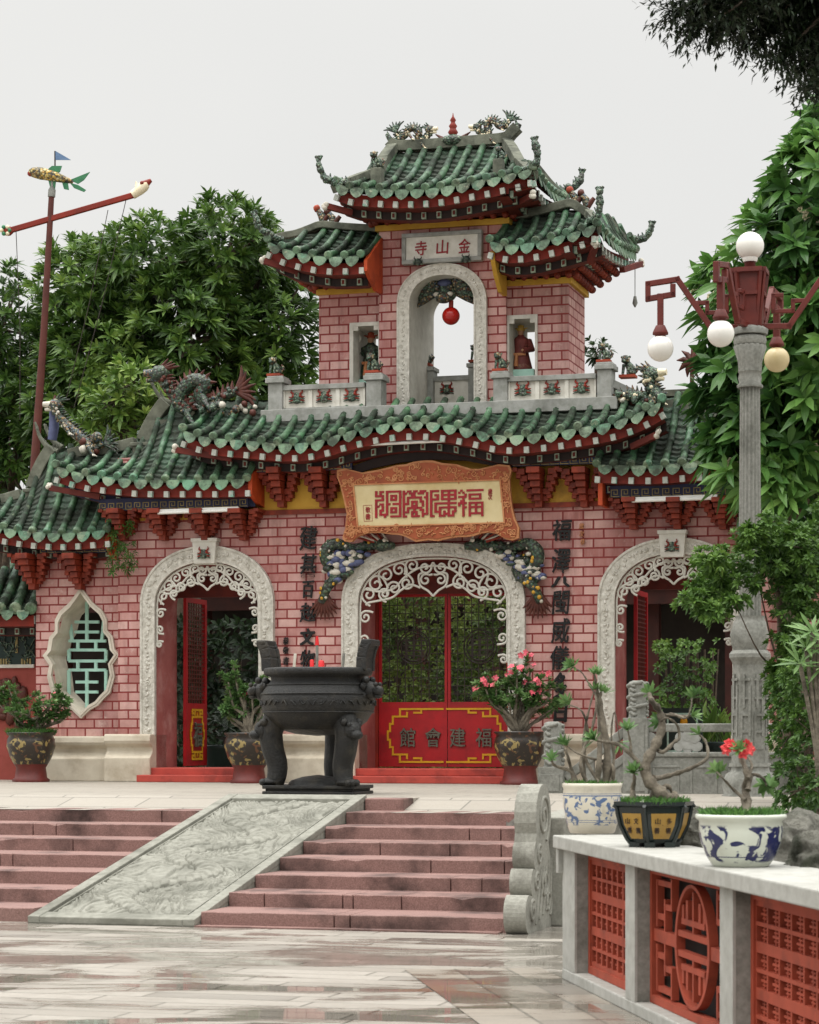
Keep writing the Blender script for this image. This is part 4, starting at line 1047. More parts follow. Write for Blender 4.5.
swordhorn(R3, [G.P(58,452,.5),G.P(48,447,.5),G.P(40,437,.5),G.P(35,422,.5)], [G.P(62,448,.55),G.P(55,443,.55),G.P(49,435,.55),G.P(44,424,.55)])
# end boards, corner beams
mb = MB(); xe = G.x(383,.65)-.05
def Z(u,v,y): return G.z(u,v,y)
mb.prismx([(-.12,Z(363,260,-.12)),(.64,Z(383,238,.64)),(.64,Z(383,294,.64)),(.35,Z(375,291,.35)),(.08,Z(368,280,.08)),(-.12,Z(363,271,-.12))], xe, xe+.05); mb.build('end_board', M['orange'], T2)
mb = MB(); xe = G.x(490,-.1)
mb.prismx([(-.1,Z(490,252,-.1)),(.64,Z(508,245,.64)),(.64,Z(508,296,.64)),(.35,Z(502,292,.35)),(.1,Z(496,276,.1)),(-.06,Z(491,262,-.06))], xe, xe+.06); mb.build('end_board', M['yellow'], T3)
for par, u0, u1, v0, v1, ye in ((R2,248,266,470,500,-.55),(R3,105,119,520,552,-.3)):
    mb = MB(); x = G.x(u0,ye)
    mb.prismx([(ye,Z(u0,v0+4,ye)),(.0,Z(u1,v0-6,0)),(.0,Z(u1,v1+8,0)),(ye*.5,Z(u1,v1+3,ye*.5)),(ye,Z(u0,v1-6,ye))], x, x+.06); mb.build('end_board', M['orange'], par)
mb = MB(); x = G.x(598,-.5); mb.box(x, x+.06, -.5, 0, Z(598,505,-.5), Z(598,482,-.5)); mb.build('end_board', M['orange'], R4)
def beam(par, a, b, w=.08, h=.08, head=True):
    mb = MB(); mb.bar(a, b, w, h, 0)
    if head:
        d = (b-a).normalized()
        for k in range(5): mb.ball(b+d*.02+Vector((R.uniform(-.03,.03),R.uniform(-.02,.02),R.uniform(-.03,.05))), R.uniform(.03,.045), 1, 7)
    mb.build('corner_beam', [M['soffit'], M['white_cloud']], par)
beam(R1, G.P(232,459,-.55), G.P(176,450,-.7)); beam(R1, G.P(632,447,-.5), G.P(657,435,-.68))
beam(R2, G.P(100,497,-.4), G.P(50,488,-.55)); beam(T2, G.P(298,272,.1), G.P(264,261,-.12)); beam(T1, G.P(352,213,.0), G.P(326,206,-.2))
beam(T1, G.P(522,202,.1), G.P(533,196,-.2)); beam(T3, G.P(590,262,.1), G.P(595,246,-.1)); beam(T3, G.P(622,270,1.6), G.P(641,264,2.4))
# ------------------------------------------------------------------ friezes, brackets
mb = MB(); mb.box(G.x(250,-.02), G.x(612,-.02), -.025, .02, Z(433,507,0), Z(433,455,0), 0); mb.box(G.x(250,-.03), G.x(612,-.03), -.05, -.0255, Z(433,511,0), Z(433,506,0), 1)
mb.build('frieze', [M['yellow'], M['bracket']], gate)
mb = MB(); mb.box(G.x(124,-.02), G.x(249,-.02), -.025, .02, Z(180,520,0), Z(180,488,0)); mb.build('frieze', M['yellow'], gate)
mb = MB(); mb.box(G.x(40,.16), G.x(117,.16), .155, .19, Z(80,556,.16), Z(80,537,.16)); mb.build('frieze', M['yellow'], gate)
mb = MB(); mb.box(G.x(613,-.02), G.x(770,-.02), -.025, .02, Z(680,504,0), Z(680,474,0)); mb.build('frieze', M['yellow'], gate)
def fret_board(u0, u1, v0, v1, y, arch=None):
    mb = MB(); x0, x1, z0, z1 = G.x(u0,y), G.x(u1,y), Z((u0+u1)/2,v1,y), Z((u0+u1)/2,v0,y)
    mb.box(x0, x1, y, y+.04, z0, z1, 0); h = min(.105, (z1-z0)*.9); n = int((x1-x0)/(h*1.25)); q = .011; zb = z0+.015
    for i in range(n):
        x = x0+(i+.5)*(x1-x0)/n-h*.5
        for a, b, c, d in ((0,0,1,0),(0,0,0,1),(0,1,.8,1),(.8,1,.8,.35),(.35,.35,.8,.35),(.35,.35,.35,.7)):
            mb.box(x+min(a,c)*h-q/2, x+max(a,c)*h+q/2, y-.006-R.uniform(0,.002), y+.002, zb+min(b,d)*h*.85-q/2, zb+max(b,d)*h*.85+q/2, 1)
    mb.build('fret_board', [M['blue_board'], M['gold_line']], gate)
fret_board(99,248,497,509,-.32); fret_board(610,745,484,496,-.32); fret_board(245,352,462,471,-.35); fret_board(512,598,456,465,-.35); fret_board(40,106,546,553,-.1)
P = [(G.x(u,-.3), Z(u,v,-.3)) for u, v in ((352,466),(372,459),(400,453),(433,450),(465,451),(492,456),(512,462))]
mb = MB(); mb.band(P, [(x,z-.13) for x, z in P], -.3, -.25); mb.build('fret_board', M['dark'], gate)
def bracket(u, vt, vb, y0=-.0, w=.60):
    b = MB(); x = G.x(u,y0); z0, z1 = Z(u,vb,y0), Z(u,vt,y0); h = z1-z0; L = 5; s = w/2
    b.box(x-.05,x+.05,y0-.16,y0,z0,z1)
    for i in range(L):
        a, c = z0+h*(.16+.84*i/L), z0+h*(.16+.84*(i+.93)/L); e = s*(.30+.70*(i+1)/L); o = .10+.36*(i+1)/L
        inn = 0 if i < 2 else s*(.18+.1*i)
        for sg in (-1,1):
            xa, xb = sorted((x+sg*max(inn,.052), x+sg*e)); b.box(xa, xb, y0-.10-.05*i, y0, a, c)
        b.box(x-.045-.012*i, x+.045+.012*i, y0-.06-o, y0-.161, a, c)
        for sg in (-1,1): b.box(*sorted((x+sg*(e-.02),x+sg*(e+.05))), y0-.13-.05*i, y0-.02, (a+c)/2, c+.012)
    b.build('bracket', M['bracket'], gate, bevel=.006)
for u in (284,326,541,586): bracket(u, 470, 508, -.026, .56)
for u in (126,166,208,246): bracket(u, 511, 541, -.026, .5)
for u in (36,82): bracket(u, 555, 590, .15, .52)
for u in (635,679,724): bracket(u, 500, 530, -.026, .52)
# tower eave cornices of many small brackets
def cornice(par, x0, x1, yf, yb_, z0, z1, ov, xl=1, xr=1, n=4):
    b = MB()
    for i in range(n):
        a, c = lerp(z0,z1,i/n), lerp(z0,z1,(i+.72)/n); o = ov*(i+1)/n
        X0, X1 = x0-o*xl, x1+o*xr; Y0 = yf-o; Y1 = yb_+o*.6
        b.box(X0, X1, Y0, Y1, a+(c-a)*.35, c+.02, 1)
        k = max(3, round((X1-X0)/.17))
        for j in range(k):
            x = lerp(X0,X1,(j+.5)/k); b.ball((x,Y0+.0,a+(c-a)*.35), (.052,.06,.055), 0, 8); b.box(x-.05,x+.05,Y0-.02,Y0+.05,a+(c-a)*.4,c+.03,0)
        for sg, X, on in ((1,X1,xr),(-1,X0,xl)):
            if on > .5:
                k = max(3, round((Y1-Y0)/.17))
                for j in range(k): y = lerp(Y0,Y1,(j+.5)/k); b.ball((X,y,a+(c-a)*.35), (.06,.052,.055), 0, 8); b.box(*sorted((X-sg*.05,X+sg*.02)),y-.05,y+.05,a+(c-a)*.4,c+.03,0)
    b.build('cornice', [M['bracket'], M['soffit']], par)
# ------------------------------------------------------------------ tower
YT, YC, YTB = .75, .65, 1.9
xa, xb = G.x(319,YT), G.x(568.5,YT); ca, cb2 = G.x(379,YC), G.x(506,YC)
zt0 = G.z(433,412,YT); zwL, zwR = G.z(345,288,YT), G.z(540,279,YT); zC = G.z(435,224,YC)
axc = G.x(442.5,YC); awo = (G.x(487.5,YC)-G.x(398,YC))/2; awi = (G.x(475,YC)-G.x(410.5,YC))/2; azs = G.z(442,303,YC); azo = G.z(442,264,YC); azi = G.z(442,275.5,YC)
def acur(w, h): return lambda x: azs+h*(1-min(1,abs(x-axc)/w)**2.1)**(1/2.1)
wl = wallmesh(ca, cb2, zt0, zC, YC, YTB, [(axc-awi, axc+awi, acur(awi, azi-azs), None)])
wl.build('wall', [M['brick'], M['white_stone']], gate)
def winop(u0, u1, v0, v1):
    a, b = G.x(u0,YT), G.x(u1,YT); zt, zb = G.z(u0,v0,YT), G.z(u0,v1,YT)
    return (a, b, (lambda x: zt), (lambda x: zb)), (a, b, zb, zt)
o1, w1 = winop(354,384.5,327,388); o2, w2 = winop(506.5,535.5,320,377)
wl = wallmesh(xa, ca+.02, zt0, zwL, YT, YTB-.05, [(o1[0], min(o1[1],ca-.03), o1[2], o1[3])]); wl.build('wall', [M['brick'], M['white_stone']], gate)
wl = wallmesh(cb2-.02, xb, zt0, zwR, YT, YTB-.05, [(max(o2[0],cb2+.03), o2[1], o2[2], o2[3])]); wl.build('wall', [M['brick'], M['white_stone']], gate)
for a, b, zb, zt in ((w1[0], min(w1[1],ca-.03), w1[2], w1[3]), (max(w2[0],cb2+.03), w2[1], w2[2], w2[3])):
    f = MB(); q = .055
    f.prism([(a-q,zb-q),(b+q*.6,zb-q),(b+q*.6,zb),(a-q,zb)], YT-.04, YT+.03); f.prism([(a-q,zt),(b+q*.6,zt),(b+q*.6,zt+q),(a-q,zt+q)], YT-.04, YT+.03)
    f.box(a-q, a, YT-.04, YT+.03, zb, zt); f.box(b, b+q*.6, YT-.04, YT+.03, zb, zt)
    f.box(a, a+.07, YT-.035, YT+.02, zt-.06, zt); f.box(b-.07, b, YT-.035, YT+.02, zt-.06, zt)
    f.build('window_frame', M['white_stone'], gate)
def apath(w, h, zb): 
    P = [(axc-w,zb)]
    for i in range(31):
        t = PI*(1-i/30); c, q = math.cos(t), math.sin(t); P.append((axc+w*math.copysign(abs(c)**(2/2.1),c), azs+h*abs(q)**(2/2.1)))
    return P+[(axc+w,zb)]
f = MB(); f.band(apath(awo,azo-azs,zt0), apath(awi,azi-azs,zt0), YC-.06, YC+.03)
f.band(apath(awo,azo-azs,zt0), apath(awo-.02,azo-azs-.02,zt0), YC-.072, YC-.05); f.band(apath(awi+.025,azi-azs+.025,zt0), apath(awi-.001,azi-azs-.001,zt0), YC-.07, YC-.05)
pm = apath((awo+awi)/2,(azo+azi)/2-azs,zt0+.1)
for a, b in zip(pm,pm[1:]):
    d = math.dist(a,b); k = max(1,int(d/.05))
    for i in range(k): f.ball((lerp(a[0],b[0],i/k)+R.uniform(-.02,.02),YC-.06,lerp(a[1],b[1],i/k)+R.uniform(-.02,.02)), (.018,.014,.018), 0, 6)
f.build('arch_frame', M['arch_stone'], gate)
# yellow strips and cornices under tower eaves
for (u0,u1,v0,v1,y) in ((378,508,222,228,YC),(319,380,288,294,YT),(506,570,279,285,YT)):
    f = MB(); f.box(G.x(u0,y)-.03, G.x(u1,y)+.03, y-.05, YTB+.02, Z((u0+u1)/2,v1,y), Z((u0+u1)/2,v0,y)); f.build('frieze', M['yellow'], gate, bevel=.006)
cornice(gate, ca, cb2, YC, YTB, Z(435,222,YC), Z(435,199,YC)+.02, .42)
cornice(gate, xa, ca-.06, YT, YTB, Z(345,288,YT), Z(345,268,YT)+.02, .42, 1, 0)
cornice(gate, cb2+.02, xb, YT, YTB, Z(540,279,YT), Z(540,256,YT)+.02, .42, 0, 1)
f = MB(); f.box(ca+.1, cb2-.1, YC+.1, YTB-.1, zC-.1, Z(435,186,1)); f.box(xa+.1, ca, YT+.1, YTB-.1, zwL-.05, Z(345,258,1)); f.box(cb2, xb-.15, YT+.1, YTB-.1, zwR-.05, Z(540,244,1)); f.build('roof_core', M['soffit'], gate)
# dragon mask above the tower arch opening with the red pearl
t = gthing('ceramic_dragon', 'green ceramic dragon head under the crown of the tower arch', 'dragon relief', axc, 1.0, Z(442,283,1.0))
d = MB(); cx_, cz_ = G.x(446,1.0), Z(446,292,1.0)
d.ball((cx_,1.0,cz_), (.17,.16,.15), 0, 12); d.ball((cx_,.93,cz_+.10), (.12,.09,.07), 1, 10); d.ball((cx_,.86,cz_-.11), (.12,.12,.08), 2, 10)
for sg in (-1,1):
    d.ball((cx_+sg*.09,.86,cz_+.04), .045, 2, 8); d.ball((cx_+sg*.1,.84,cz_-.06), (.05,.04,.035), 3, 8)
    for k in range(7):
        a = k*.33-.5; d.tube([(cx_+sg*.12,1.0,cz_+.03),(cx_+sg*(.2+.14*math.cos(a)),1.0-.03*k,cz_+.2*math.sin(a)),(cx_+sg*(.28+.20*math.cos(a)),1.02,cz_-.06+.30*math.sin(a))], [.07,.06,.015], 6, 0 if k%2 else 2)
for k in range(5): d.tube([(cx_-.12+.06*k,.95,cz_+.12),(cx_-.16+.08*k,.95,cz_+.26)], [.05,.012], 5, 0)
gb(d, 'dragon_face', [M['dragon_green'],M['blue_cloud'],M['ceramic_mix'],M['white_cloud']], t)
x, z = G.x(451,.95), Z(451,316,.95)
d = MB(); d.ball((x,.95,z), .128, 0, 24); d.tube([(x,.95,z+.12),(x,.96,z+.22)], .035, 8, 1)
gsolo(d, 'red_ball', [M['red_gloss'], M['red']], 'glossy red ball hanging in the tower arch below the dragon head', 'pearl', x, .95, z)
# tower name stone
t = gthing('name_stone', 'white stone tablet with three red characters above the tower arch', 'sign', G.x(442,YC-.06), YC-.1, Z(442,264,YC-.1))
b = MB(); y = YC-.09
P = [G.P(402,234,y),G.P(482,229.5,y),G.P(482.5,260,y),G.P(403,265,y)]
xs0, xs1, zs0, zs1 = P[0].x, P[1].x, (P[2].z+P[3].z)/2, (P[0].z+P[1].z)/2; q = .06
b.box(xs0, xs1, y-.03, YC-.002, zs0, zs0+q); b.box(xs0, xs1, y-.03, YC-.002, zs1-q, zs1); b.box(xs0, xs0+q, y-.03, YC-.002, zs0+q, zs1-q); b.box(xs1-q, xs1, y-.03, YC-.002, zs0+q, zs1-q)
gb(b, 'frame', M['parapet'], t, bevel=.01)
b = MB(); b.box(xs0+q, xs1-q, y, YC-.003, zs0+q, zs1-q); gb(b, 'tablet', M['panel_white'], t)
for ch, u in (('寺',421),('山',442.5),('金',464.5)):
    g = MB(); x = G.x(u,y); zz = (zs0+zs1)/2; glyph(g, ch, x-.085, x+.085, zz-.1, zz+.1, y-.002, .014, .06); gb(g, 'character', M['letter_red'], t)
for u in (418,466):
    d = MB(); mask_relief(d, G.x(u,y-.05), y-.06, zs0+.02, .12, 0, 0)
    gsolo(d, 'lion_bracket', M['robe_green'], 'dark green lion figure holding up the %s end of the white name tablet' % ('left' if u < 440 else 'right'), 'lion', G.x(u,y-.05), y-.06, zs0, 'lions under the name tablet')
# ------------------------------------------------------------------ parapet
pb = MB(); pb.box(G.x(262,.05), G.x(618,.05), -.02, .34, Z(433,408,.05)-.12, Z(433,404,.05)); par = pb.build('parapet', M['parapet'], gate, bevel=.01)
ytop = {}
def ppost(u0, u1, v, y0=.02, y1=.3):
    x0, x1 = G.x(u0,y0), G.x(u1,y0); z = Z((u0+u1)/2, v, y0); zb = Z(433,405,.05)-.1
    b = MB(); b.box(x0+.015, x1-.015, y0, y1, zb, z-.1); b.box(x0-.02, x1+.02, y0-.03, y1+.03, z-.1, z-.03); b.box(x0+.0, x1-.0, y0-.01, y1+.01, z-.03, z)
    b.build('post', M['parapet'], par, bevel=.008); ytop[u0] = ((x0+x1)/2, (y0+y1)/2, z)
def ppanel(u0, u1, v0, v1, n, y0=.08):
    x0, x1 = G.x(u0,y0), G.x(u1,y0); z1, z0 = Z((u0+u1)/2,v0,y0), Z((u0+u1)/2,v1,y0)
    b = MB(); b.box(x0, x1, y0+.03, y0+.12, z0, z1, 1); b.box(x0, x1, y0-.02, y0+.14, z1-.07, z1, 0); b.box(x0, x1, y0-.01, y0+.13, z0-.04, z0+.045, 0)
    for k in range(n+1): xx = lerp(x0,x1,k/n); b.box(max(x0,xx-.03), min(x1,xx+.03), y0+.005, y0+.03, z0+.045, z1-.07, 1)
    po = b.build('panel', [M['parapet'], M['panel_white']], par, bevel=.005)
    for k in range(n):
        d = MB(); mask_relief(d, lerp(x0,x1,(k+.5)/n), y0+.015, (z0+z1)/2+.01, .19); d.build('mask', [M['dragon_green'], M['red']], po)
ppost(267,283,376); ppost(365,382,373); ppost(492,508,371); ppost(596,612.5,362)
ppanel(283,365,384,410,3); ppanel(508,596,375,403,3)
def cbar(u0,u1,v0,v1):
    y0 = YTB-.25; x0, x1 = G.x(u0,y0), G.x(u1,y0); z1, z0 = Z(450,v0,y0), Z(450,v1+8,y0)
    b = MB(); b.box(x0, x1, y0, y0+.1, z0, z1, 1); b.box(x0, x1, y0-.03, y0+.13, z1-.07, z1, 0); po = b.build('panel', [M['parapet'],M['panel_white']], par)
    d = MB(); mask_relief(d, G.x(447,y0), y0-.01, Z(447,389,y0), .17); d.build('mask', [M['dragon_green'], M['red']], po)
    for a, c, v in ((415.5,433,366),(468,484,362)):
        b = MB(); xx0, xx1 = G.x(a,y0-.1), G.x(c,y0-.1); z = Z(a,v,y0-.1); b.box(xx0, xx1, y0-.1, y0+.15, z0, z-.08); b.box(xx0-.02, xx1+.02, y0-.13, y0+.18, z-.08, z-.02)
        b.build('post', M['parapet'], par, bevel=.008); ytop[a] = ((xx0+xx1)/2, y0, z-.02)
cbar(432,470,376,404)
# short parapet running back at the right end
b = MB(); a, c = G.P(612,384,.2), G.P(640,397,.5); b.bar(a, c, .1, .1); b.bar(a-Vector((0,0,.2)), c-Vector((0,0,.2)), .1, .1); b.build('rail', M['parapet'], par)
# back wall coping seen beyond the right end
b = MB(); b.box(G.x(636,2.4), G.x(700,2.4), 2.4, 2.7, Z(660,430,2.4), Z(660,390,2.4)); b.build('back_wall', M['ridge'], gate)
# ------------------------------------------------------------------ name board
def zpx(zx, zy): return (330+.2442*zx, 455+.2442*zy)
yb_ = -.42
t = gthing('name_board', 'carved orange name board with four red seal characters over the middle arch', 'sign', G.x(430,yb_), yb_, Z(430,540,yb_))
OL = [(28,62),(60,55),(100,64),(130,72),(165,66),(200,60),(240,50),(270,42),(310,38),(345,27),(385,22),(420,22),(460,33),(520,38),(550,48),(580,57),(610,57),(640,50),(690,38),(735,42),(743,62),(735,95),(738,150),(745,210),(757,260),(775,300),(772,340),(745,350),(720,345),(680,322),(650,316),(620,320),(590,330),(560,335),(520,336),(480,342),(440,352),(400,348),(350,355),(310,335),(280,326),(250,325),(200,318),(150,320),(110,335),(90,355),(60,354),(50,340),(62,300),(68,240),(55,180),(40,120),(28,90)]
def bp(zx, zy, y): u, v = zpx(zx, zy); p = G.P(u, v, y); return (p.x, p.z)
ol = [bp(a,b,yb_) for a, b in OL]; cx_ = sum(p[0] for p in ol)/len(ol); cz_ = sum(p[1] for p in ol)/len(ol)
ins = [(cx_+(x-cx_)*.975, cz_+(z-cz_)*.945) for x, z in ol]
inr = [bp(a,b,yb_) for a, b in ((100,125),(695,105),(712,275),(118,292))]
f = MB(); f.prism(ol, yb_, yb_+.07, 0); f.prism(ins, yb_-.012, yb_, 1)
q = .035
f.band([(x+(cx_-x)*-.02, z+(cz_-z)*-.06) for x, z in inr], inr, yb_-.03, yb_+.0, 0, closed=True)
x0, x1 = min(p[0] for p in inr), max(p[0] for p in inr)
def swl(mb, x, z, r, a, d, y, w=.014, m=0):
    mb.tube([(x+r*(1-.8*i/22)*math.cos(a+d*i/22*8.5), y, z+r*(1-.8*i/22)*math.sin(a+d*i/22*8.5)) for i in range(23)], [w*(1-.5*i/22) for i in range(23)], 5, m)
RR = random.Random(4)
# leafy dragon-and-cloud carving around the border
for k in range(300):
    a = RR.random()*len(ins); i = int(a); p, n_ = ins[i], ins[(i+1)%len(ins)]
    s_ = RR.uniform(.06,.94); x, z = lerp(p[0],n_[0],a-i), lerp(p[1],n_[1],a-i)
    # from the outline towards the inner field
    tx = min(max(x,x0),x1); e0 = inr[0][1]+(inr[1][1]-inr[0][1])*(tx-x0)/(x1-x0); e1 = inr[3][1]+(inr[2][1]-inr[3][1])*(tx-x0)/(x1-x0); tz = min(max(z,e1),e0)
    X, Z_ = lerp(x,tx,s_*.86+.05), lerp(z,tz,s_*.86+.05)
    if RR.random() < .4: swl(f, X, Z_, RR.uniform(.025,.05), RR.uniform(0,6), RR.choice((-1,1)), yb_-.016, .010)
    else:
        an = RR.uniform(0,6.28); l = RR.uniform(.03,.07); f.tube([(X,yb_-.014,Z_),(X+l*.5*math.cos(an),yb_-.022,Z_+l*.5*math.sin(an)),(X+l*math.cos(an+.5),yb_-.014,Z_+l*math.sin(an+.5))], [.006,.013,.004], 5, 0)
gb(f, 'frame', [M['frame_light'], M['frame_dark']], t)
f = MB(); f.prism(inr, yb_-.014, yb_-.0125); gb(f, 'panel', M['cream'], t)
# seal script: blocky maze-like strokes, on an 11 x 13 grid per character (# = stroke)
SEAL = [
["#.##.#######","#.#..#.....#","####.#.###.#","...#.#.#.#.#","####.#.###.#","#....#.....#","#.##.##.####","##.#.#.....#","#..#.#.###.#","#.##.#.#.#.#","#.#..#.###.#","#.####.....#","#...#..#####"],
["#.##.##.###.","##.###.###.#","#...##.....#","#.#######.##","#.#.....#..#","#.#.###.##.#","###.#.#..#.#","#...###..#.#","#.#######..#","#.#..#..##.#","###.###..#.#","#...#.#..###","##..####.#.."],
["####.#######","#....#..#..#","#.##.#######","#..#.#..#..#","####.#######","#.......#...","#.##########","#.#.....#...","#.#.########","#.#.#...#..#","#.###.#.#.##","#...#.###.#.","##..###.###."],
[".#..########","#.#.........","...#.######.","####.#....#.","..#..######.",".##.........","####.#######","#.#..#..#..#","..##.#######","..#..#..#..#","..#..#..#..#","..#..#######","..#..#.....#"]]
for k, (zx0, zx1) in enumerate(((185,292),(298,402),(410,518),(525,628))):
    g = MB(); rows = SEAL[k]; nr, nc = len(rows), len(rows[0])
    ztop, zbot = 148-.018*(zx0-185)*1.0, 258-.014*(zx0-185)
    def gp(c, r): return bp(lerp(zx0,zx1,c/nc), lerp(ztop,zbot,r/nr)-.03*(zx1-zx0)*(c/nc), yb_-.02)
    y = yb_-.016
    for r in range(nr):
        c = 0
        while c < nc:
            if rows[r][c] == '#':
                e = c
                while e+1 < nc and rows[r][e+1] == '#': e += 1
                a, b2, c2, d2 = gp(c-.06,r), gp(e+1.06,r), gp(e+1.06,r+1.0), gp(c-.06,r+1.0); g.prism([a,b2,c2,d2], y-R.uniform(.008,.011), y); c = e+1
            else: c += 1
    for c in range(nc):
        r = 0
        while r < nr:
            if rows[r][c] == '#':
                e = r
                while e+1 < nr and rows[e+1][c] == '#': e += 1
                if e > r: g.prism([gp(c-.06,r+.05),gp(c+1.06,r+.05),gp(c+1.06,e+1),gp(c-.06,e+1)], y-R.uniform(.0115,.014), y)
                r = e+1
            else: r += 1
    gb(g, 'character', M['letter_red'], t)
g = MB()
for k, ch in enumerate('歲次'): x, z = bp(657,150+22*k,yb_); glyph(g, ch, x-.03, x+.03, z-.04, z+.04, yb_-.016, .008)
for k, ch in enumerate('敬書'):
    x, z = bp(157,225+28*k,yb_); glyph(g, ch, x-.035, x+.035, z-.04, z+.04, yb_-.016, .008)
gb(g, 'small_inscription', M['letter_red'], t)
g = MB(); p = [bp(*q,yb_) for q in ((138,208),(172,206),(174,270),(142,272))]; g.band([(x+(sum(a[0] for a in p)/4-x)*-.08, z+(sum(a[1] for a in p)/4-z)*-.04) for x,z in p], p, yb_-.018, yb_-.013, closed=True); gb(g, 'seal_border', M['letter_red'], t)
# brush inscriptions on the wall
def inscription(label, chars, m, grp=None):
    u, v0 = chars[0][1], chars[0][2]
    t = gthing('wall_inscription', label, 'inscription', G.x(u,0), -.01, Z(u,chars[-1][3],0), grp)
    for ch, uc, va, vb, hw in chars:
        g = MB(); x = G.x(uc,0); glyph(g, ch, x-hw, x+hw, Z(uc,vb,0), Z(uc,va,0), -.016, .025, .10, .03, 0, (.008 if ch in '文八多日' else .0012) if hw > .06 else 0); gb(g, 'character', M[m], t)
inscription('column of large black brush characters on brick left of the middle arch', [('建',309,526,550,.125),('基',309,554,577,.12),('百',308.5,581,598,.085),('越',309,603,622,.12),('文',308,629,645,.10),('物',308,650,671,.10)], 'black')
inscription('column of large black brush characters on brick right of the middle arch', [('福',562,520,541,.13),('澤',561.5,549,573,.125),('八',561.5,577,587,.13),('閩',561.5,591,614,.115),('威',561,618,643,.125),('儀',560,646,670,.125),('多',560.5,673,699,.085),('日',561,703,722,.085)], 'black')
inscription('small black signature characters low on the brick above the urn', [('恭',286.5,637,645,.042),('敬',286.5,647,654,.042),('書',286.5,657,665,.042)], 'black')
inscription('tiny pale pink characters beside the top of the right inscription', [('歲',582,523,529,.032),('次',582,531,537,.032),('恭',583,539,545,.032)], 'frame_light')
# ------------------------------------------------------------------ tube lights under the eaves
for lab, (u0,v0,u1,v1,y) in (('white tube light under the left tiled eave',(158,513,238,510,-.5)),('white tube light above the carved name board',(369,444.5,460,440,-.62)),('white tube light under the right tiled eave',(632,501,717,498,-.5))):
    a, b = G.P(u0,v0,y), G.P(u1,v1,y); m_ = MB(); m_.tube([a,b], .022, 8, 0); m_.bar(a+Vector((0,.03,.03)), b+Vector((0,.03,.03)), .05, .04, 0)
    for p in (a.lerp(b,.15), a.lerp(b,.85)): m_.bar(p+Vector((0,.03,.03)), p+Vector((0,.45,.03)), .02, .02, 1)
    gsolo(m_, 'tube_light', [M['tube_white'], M['dark']], lab, 'light', a.x, y, a.z, 'tube lights under the gate eaves')
# ------------------------------------------------------------------ ceramic figures
def lion(lab, u, v0, v1, y, base=True, face=-1, grp='lions on the parapet posts', m=('robe_green','grey_stone')):
    """seated lion of glazed pottery, v0 top of head, v1 foot"""
    x, z = G.x(u,y), Z(u,v1,y); h = Z(u,v0,y)-z; b = MB()
    if base: b.box(x-.36*h, x+.36*h, y-.3*h, y+.3*h, z, z+.12*h, 1)
    z0 = z+.12*h
    b.tube([(x+.18*h,y+.1*h,z0+.08*h),(x+.12*h,y+.05*h,z0+.3*h),(x-.02*h,y-.08*h,z0+.52*h)], [.2*h,.2*h,.14*h], 8, 0)
    b.ball((x-.08*h,y-.14*h,z0+.66*h), (.2*h,.2*h,.19*h), 2, 9, .12); b.ball((x-.13*h,y-.3*h,z0+.60*h), (.11*h,.1*h,.09*h), 0, 8)
    for sg in (-1,1):
        b.tube([(x-.05*h+sg*.1*h,y-.16*h,z0+.45*h),(x-.08*h+sg*.11*h,y-.22*h,z0+.02*h)], [.08*h,.06*h], 6, 0)
        b.ball((x-.08*h+sg*.17*h,y-.08*h,z0+.78*h), .06*h, 0, 6); b.ball((x+.16*h,y+sg*.16*h,z0+.1*h), (.17*h,.1*h,.11*h), 0, 7)
    b.tube([(x+.32*h,y+.1*h,z0+.1*h),(x+.42*h,y+.1*h,z0+.32*h),(x+.33*h,y+.1*h,z0+.5*h)], [.05*h,.09*h,.02*h], 6, 2)
    gsolo(b, 'lion_statue', [M['dragon_green'], M['terra'], M['ceramic_mix']], lab, 'lion', x, y, z, grp)
lion('small seated lion on the leftmost parapet post beside the tree', 275, 357, 376.5, .16)
lion('small seated lion on the post below the left tower window', 373, 353, 373.5, .16)
lion('small seated lion on the post below the right tower window', 500, 352, 371.5, .16)
lion('small seated lion on the parapet post right of the tower wall', 604, 343, 362.5, .16)
lion('dark lion on the parapet rail beyond the right end post', 628, 355, 378, .4)
lion('green lion on the left post inside the tower arch', 424.5, 346, 366.5, YTB-.25)
lion('green lion on the right post inside the tower arch, half hidden', 476, 344, 362.5, YTB-.25)
lion('dark seated lion on the stub pillar at the left hip of the top roof', 376, 151, 170, .2, False, grp='lions on the roof hips', m=None)
lion('dark seated lion on the stub pillar at the right hip of the top roof', 500, 146, 161, .2, False, grp='lions on the roof hips')
lion('dark lion on the ridge post of the left outer roof', 36, 476, 491, .5, False, grp='lions on the roof hips')
lion('dark lion on the ridge post left of the main roof', 142, 430, 446, .36, False, grp='lions on the roof hips')
for u0,u1,v0,v1,y,par in ((28,44,490,510,.45,R3),(135,150,444,468,.3,R2)):
    b = MB(); b.box(G.x(u0,y), G.x(u1,y), y-.1, y+.12, Z(u0,v1,y), Z(u0,v0,y)); b.box(G.x(u0,y)-.03, G.x(u1,y)+.03, y-.13, y+.15, Z(u0,v0+3,y), Z(u0,v0,y)+.01); b.build('ridge_post', M['ridge'], par, bevel=.01)
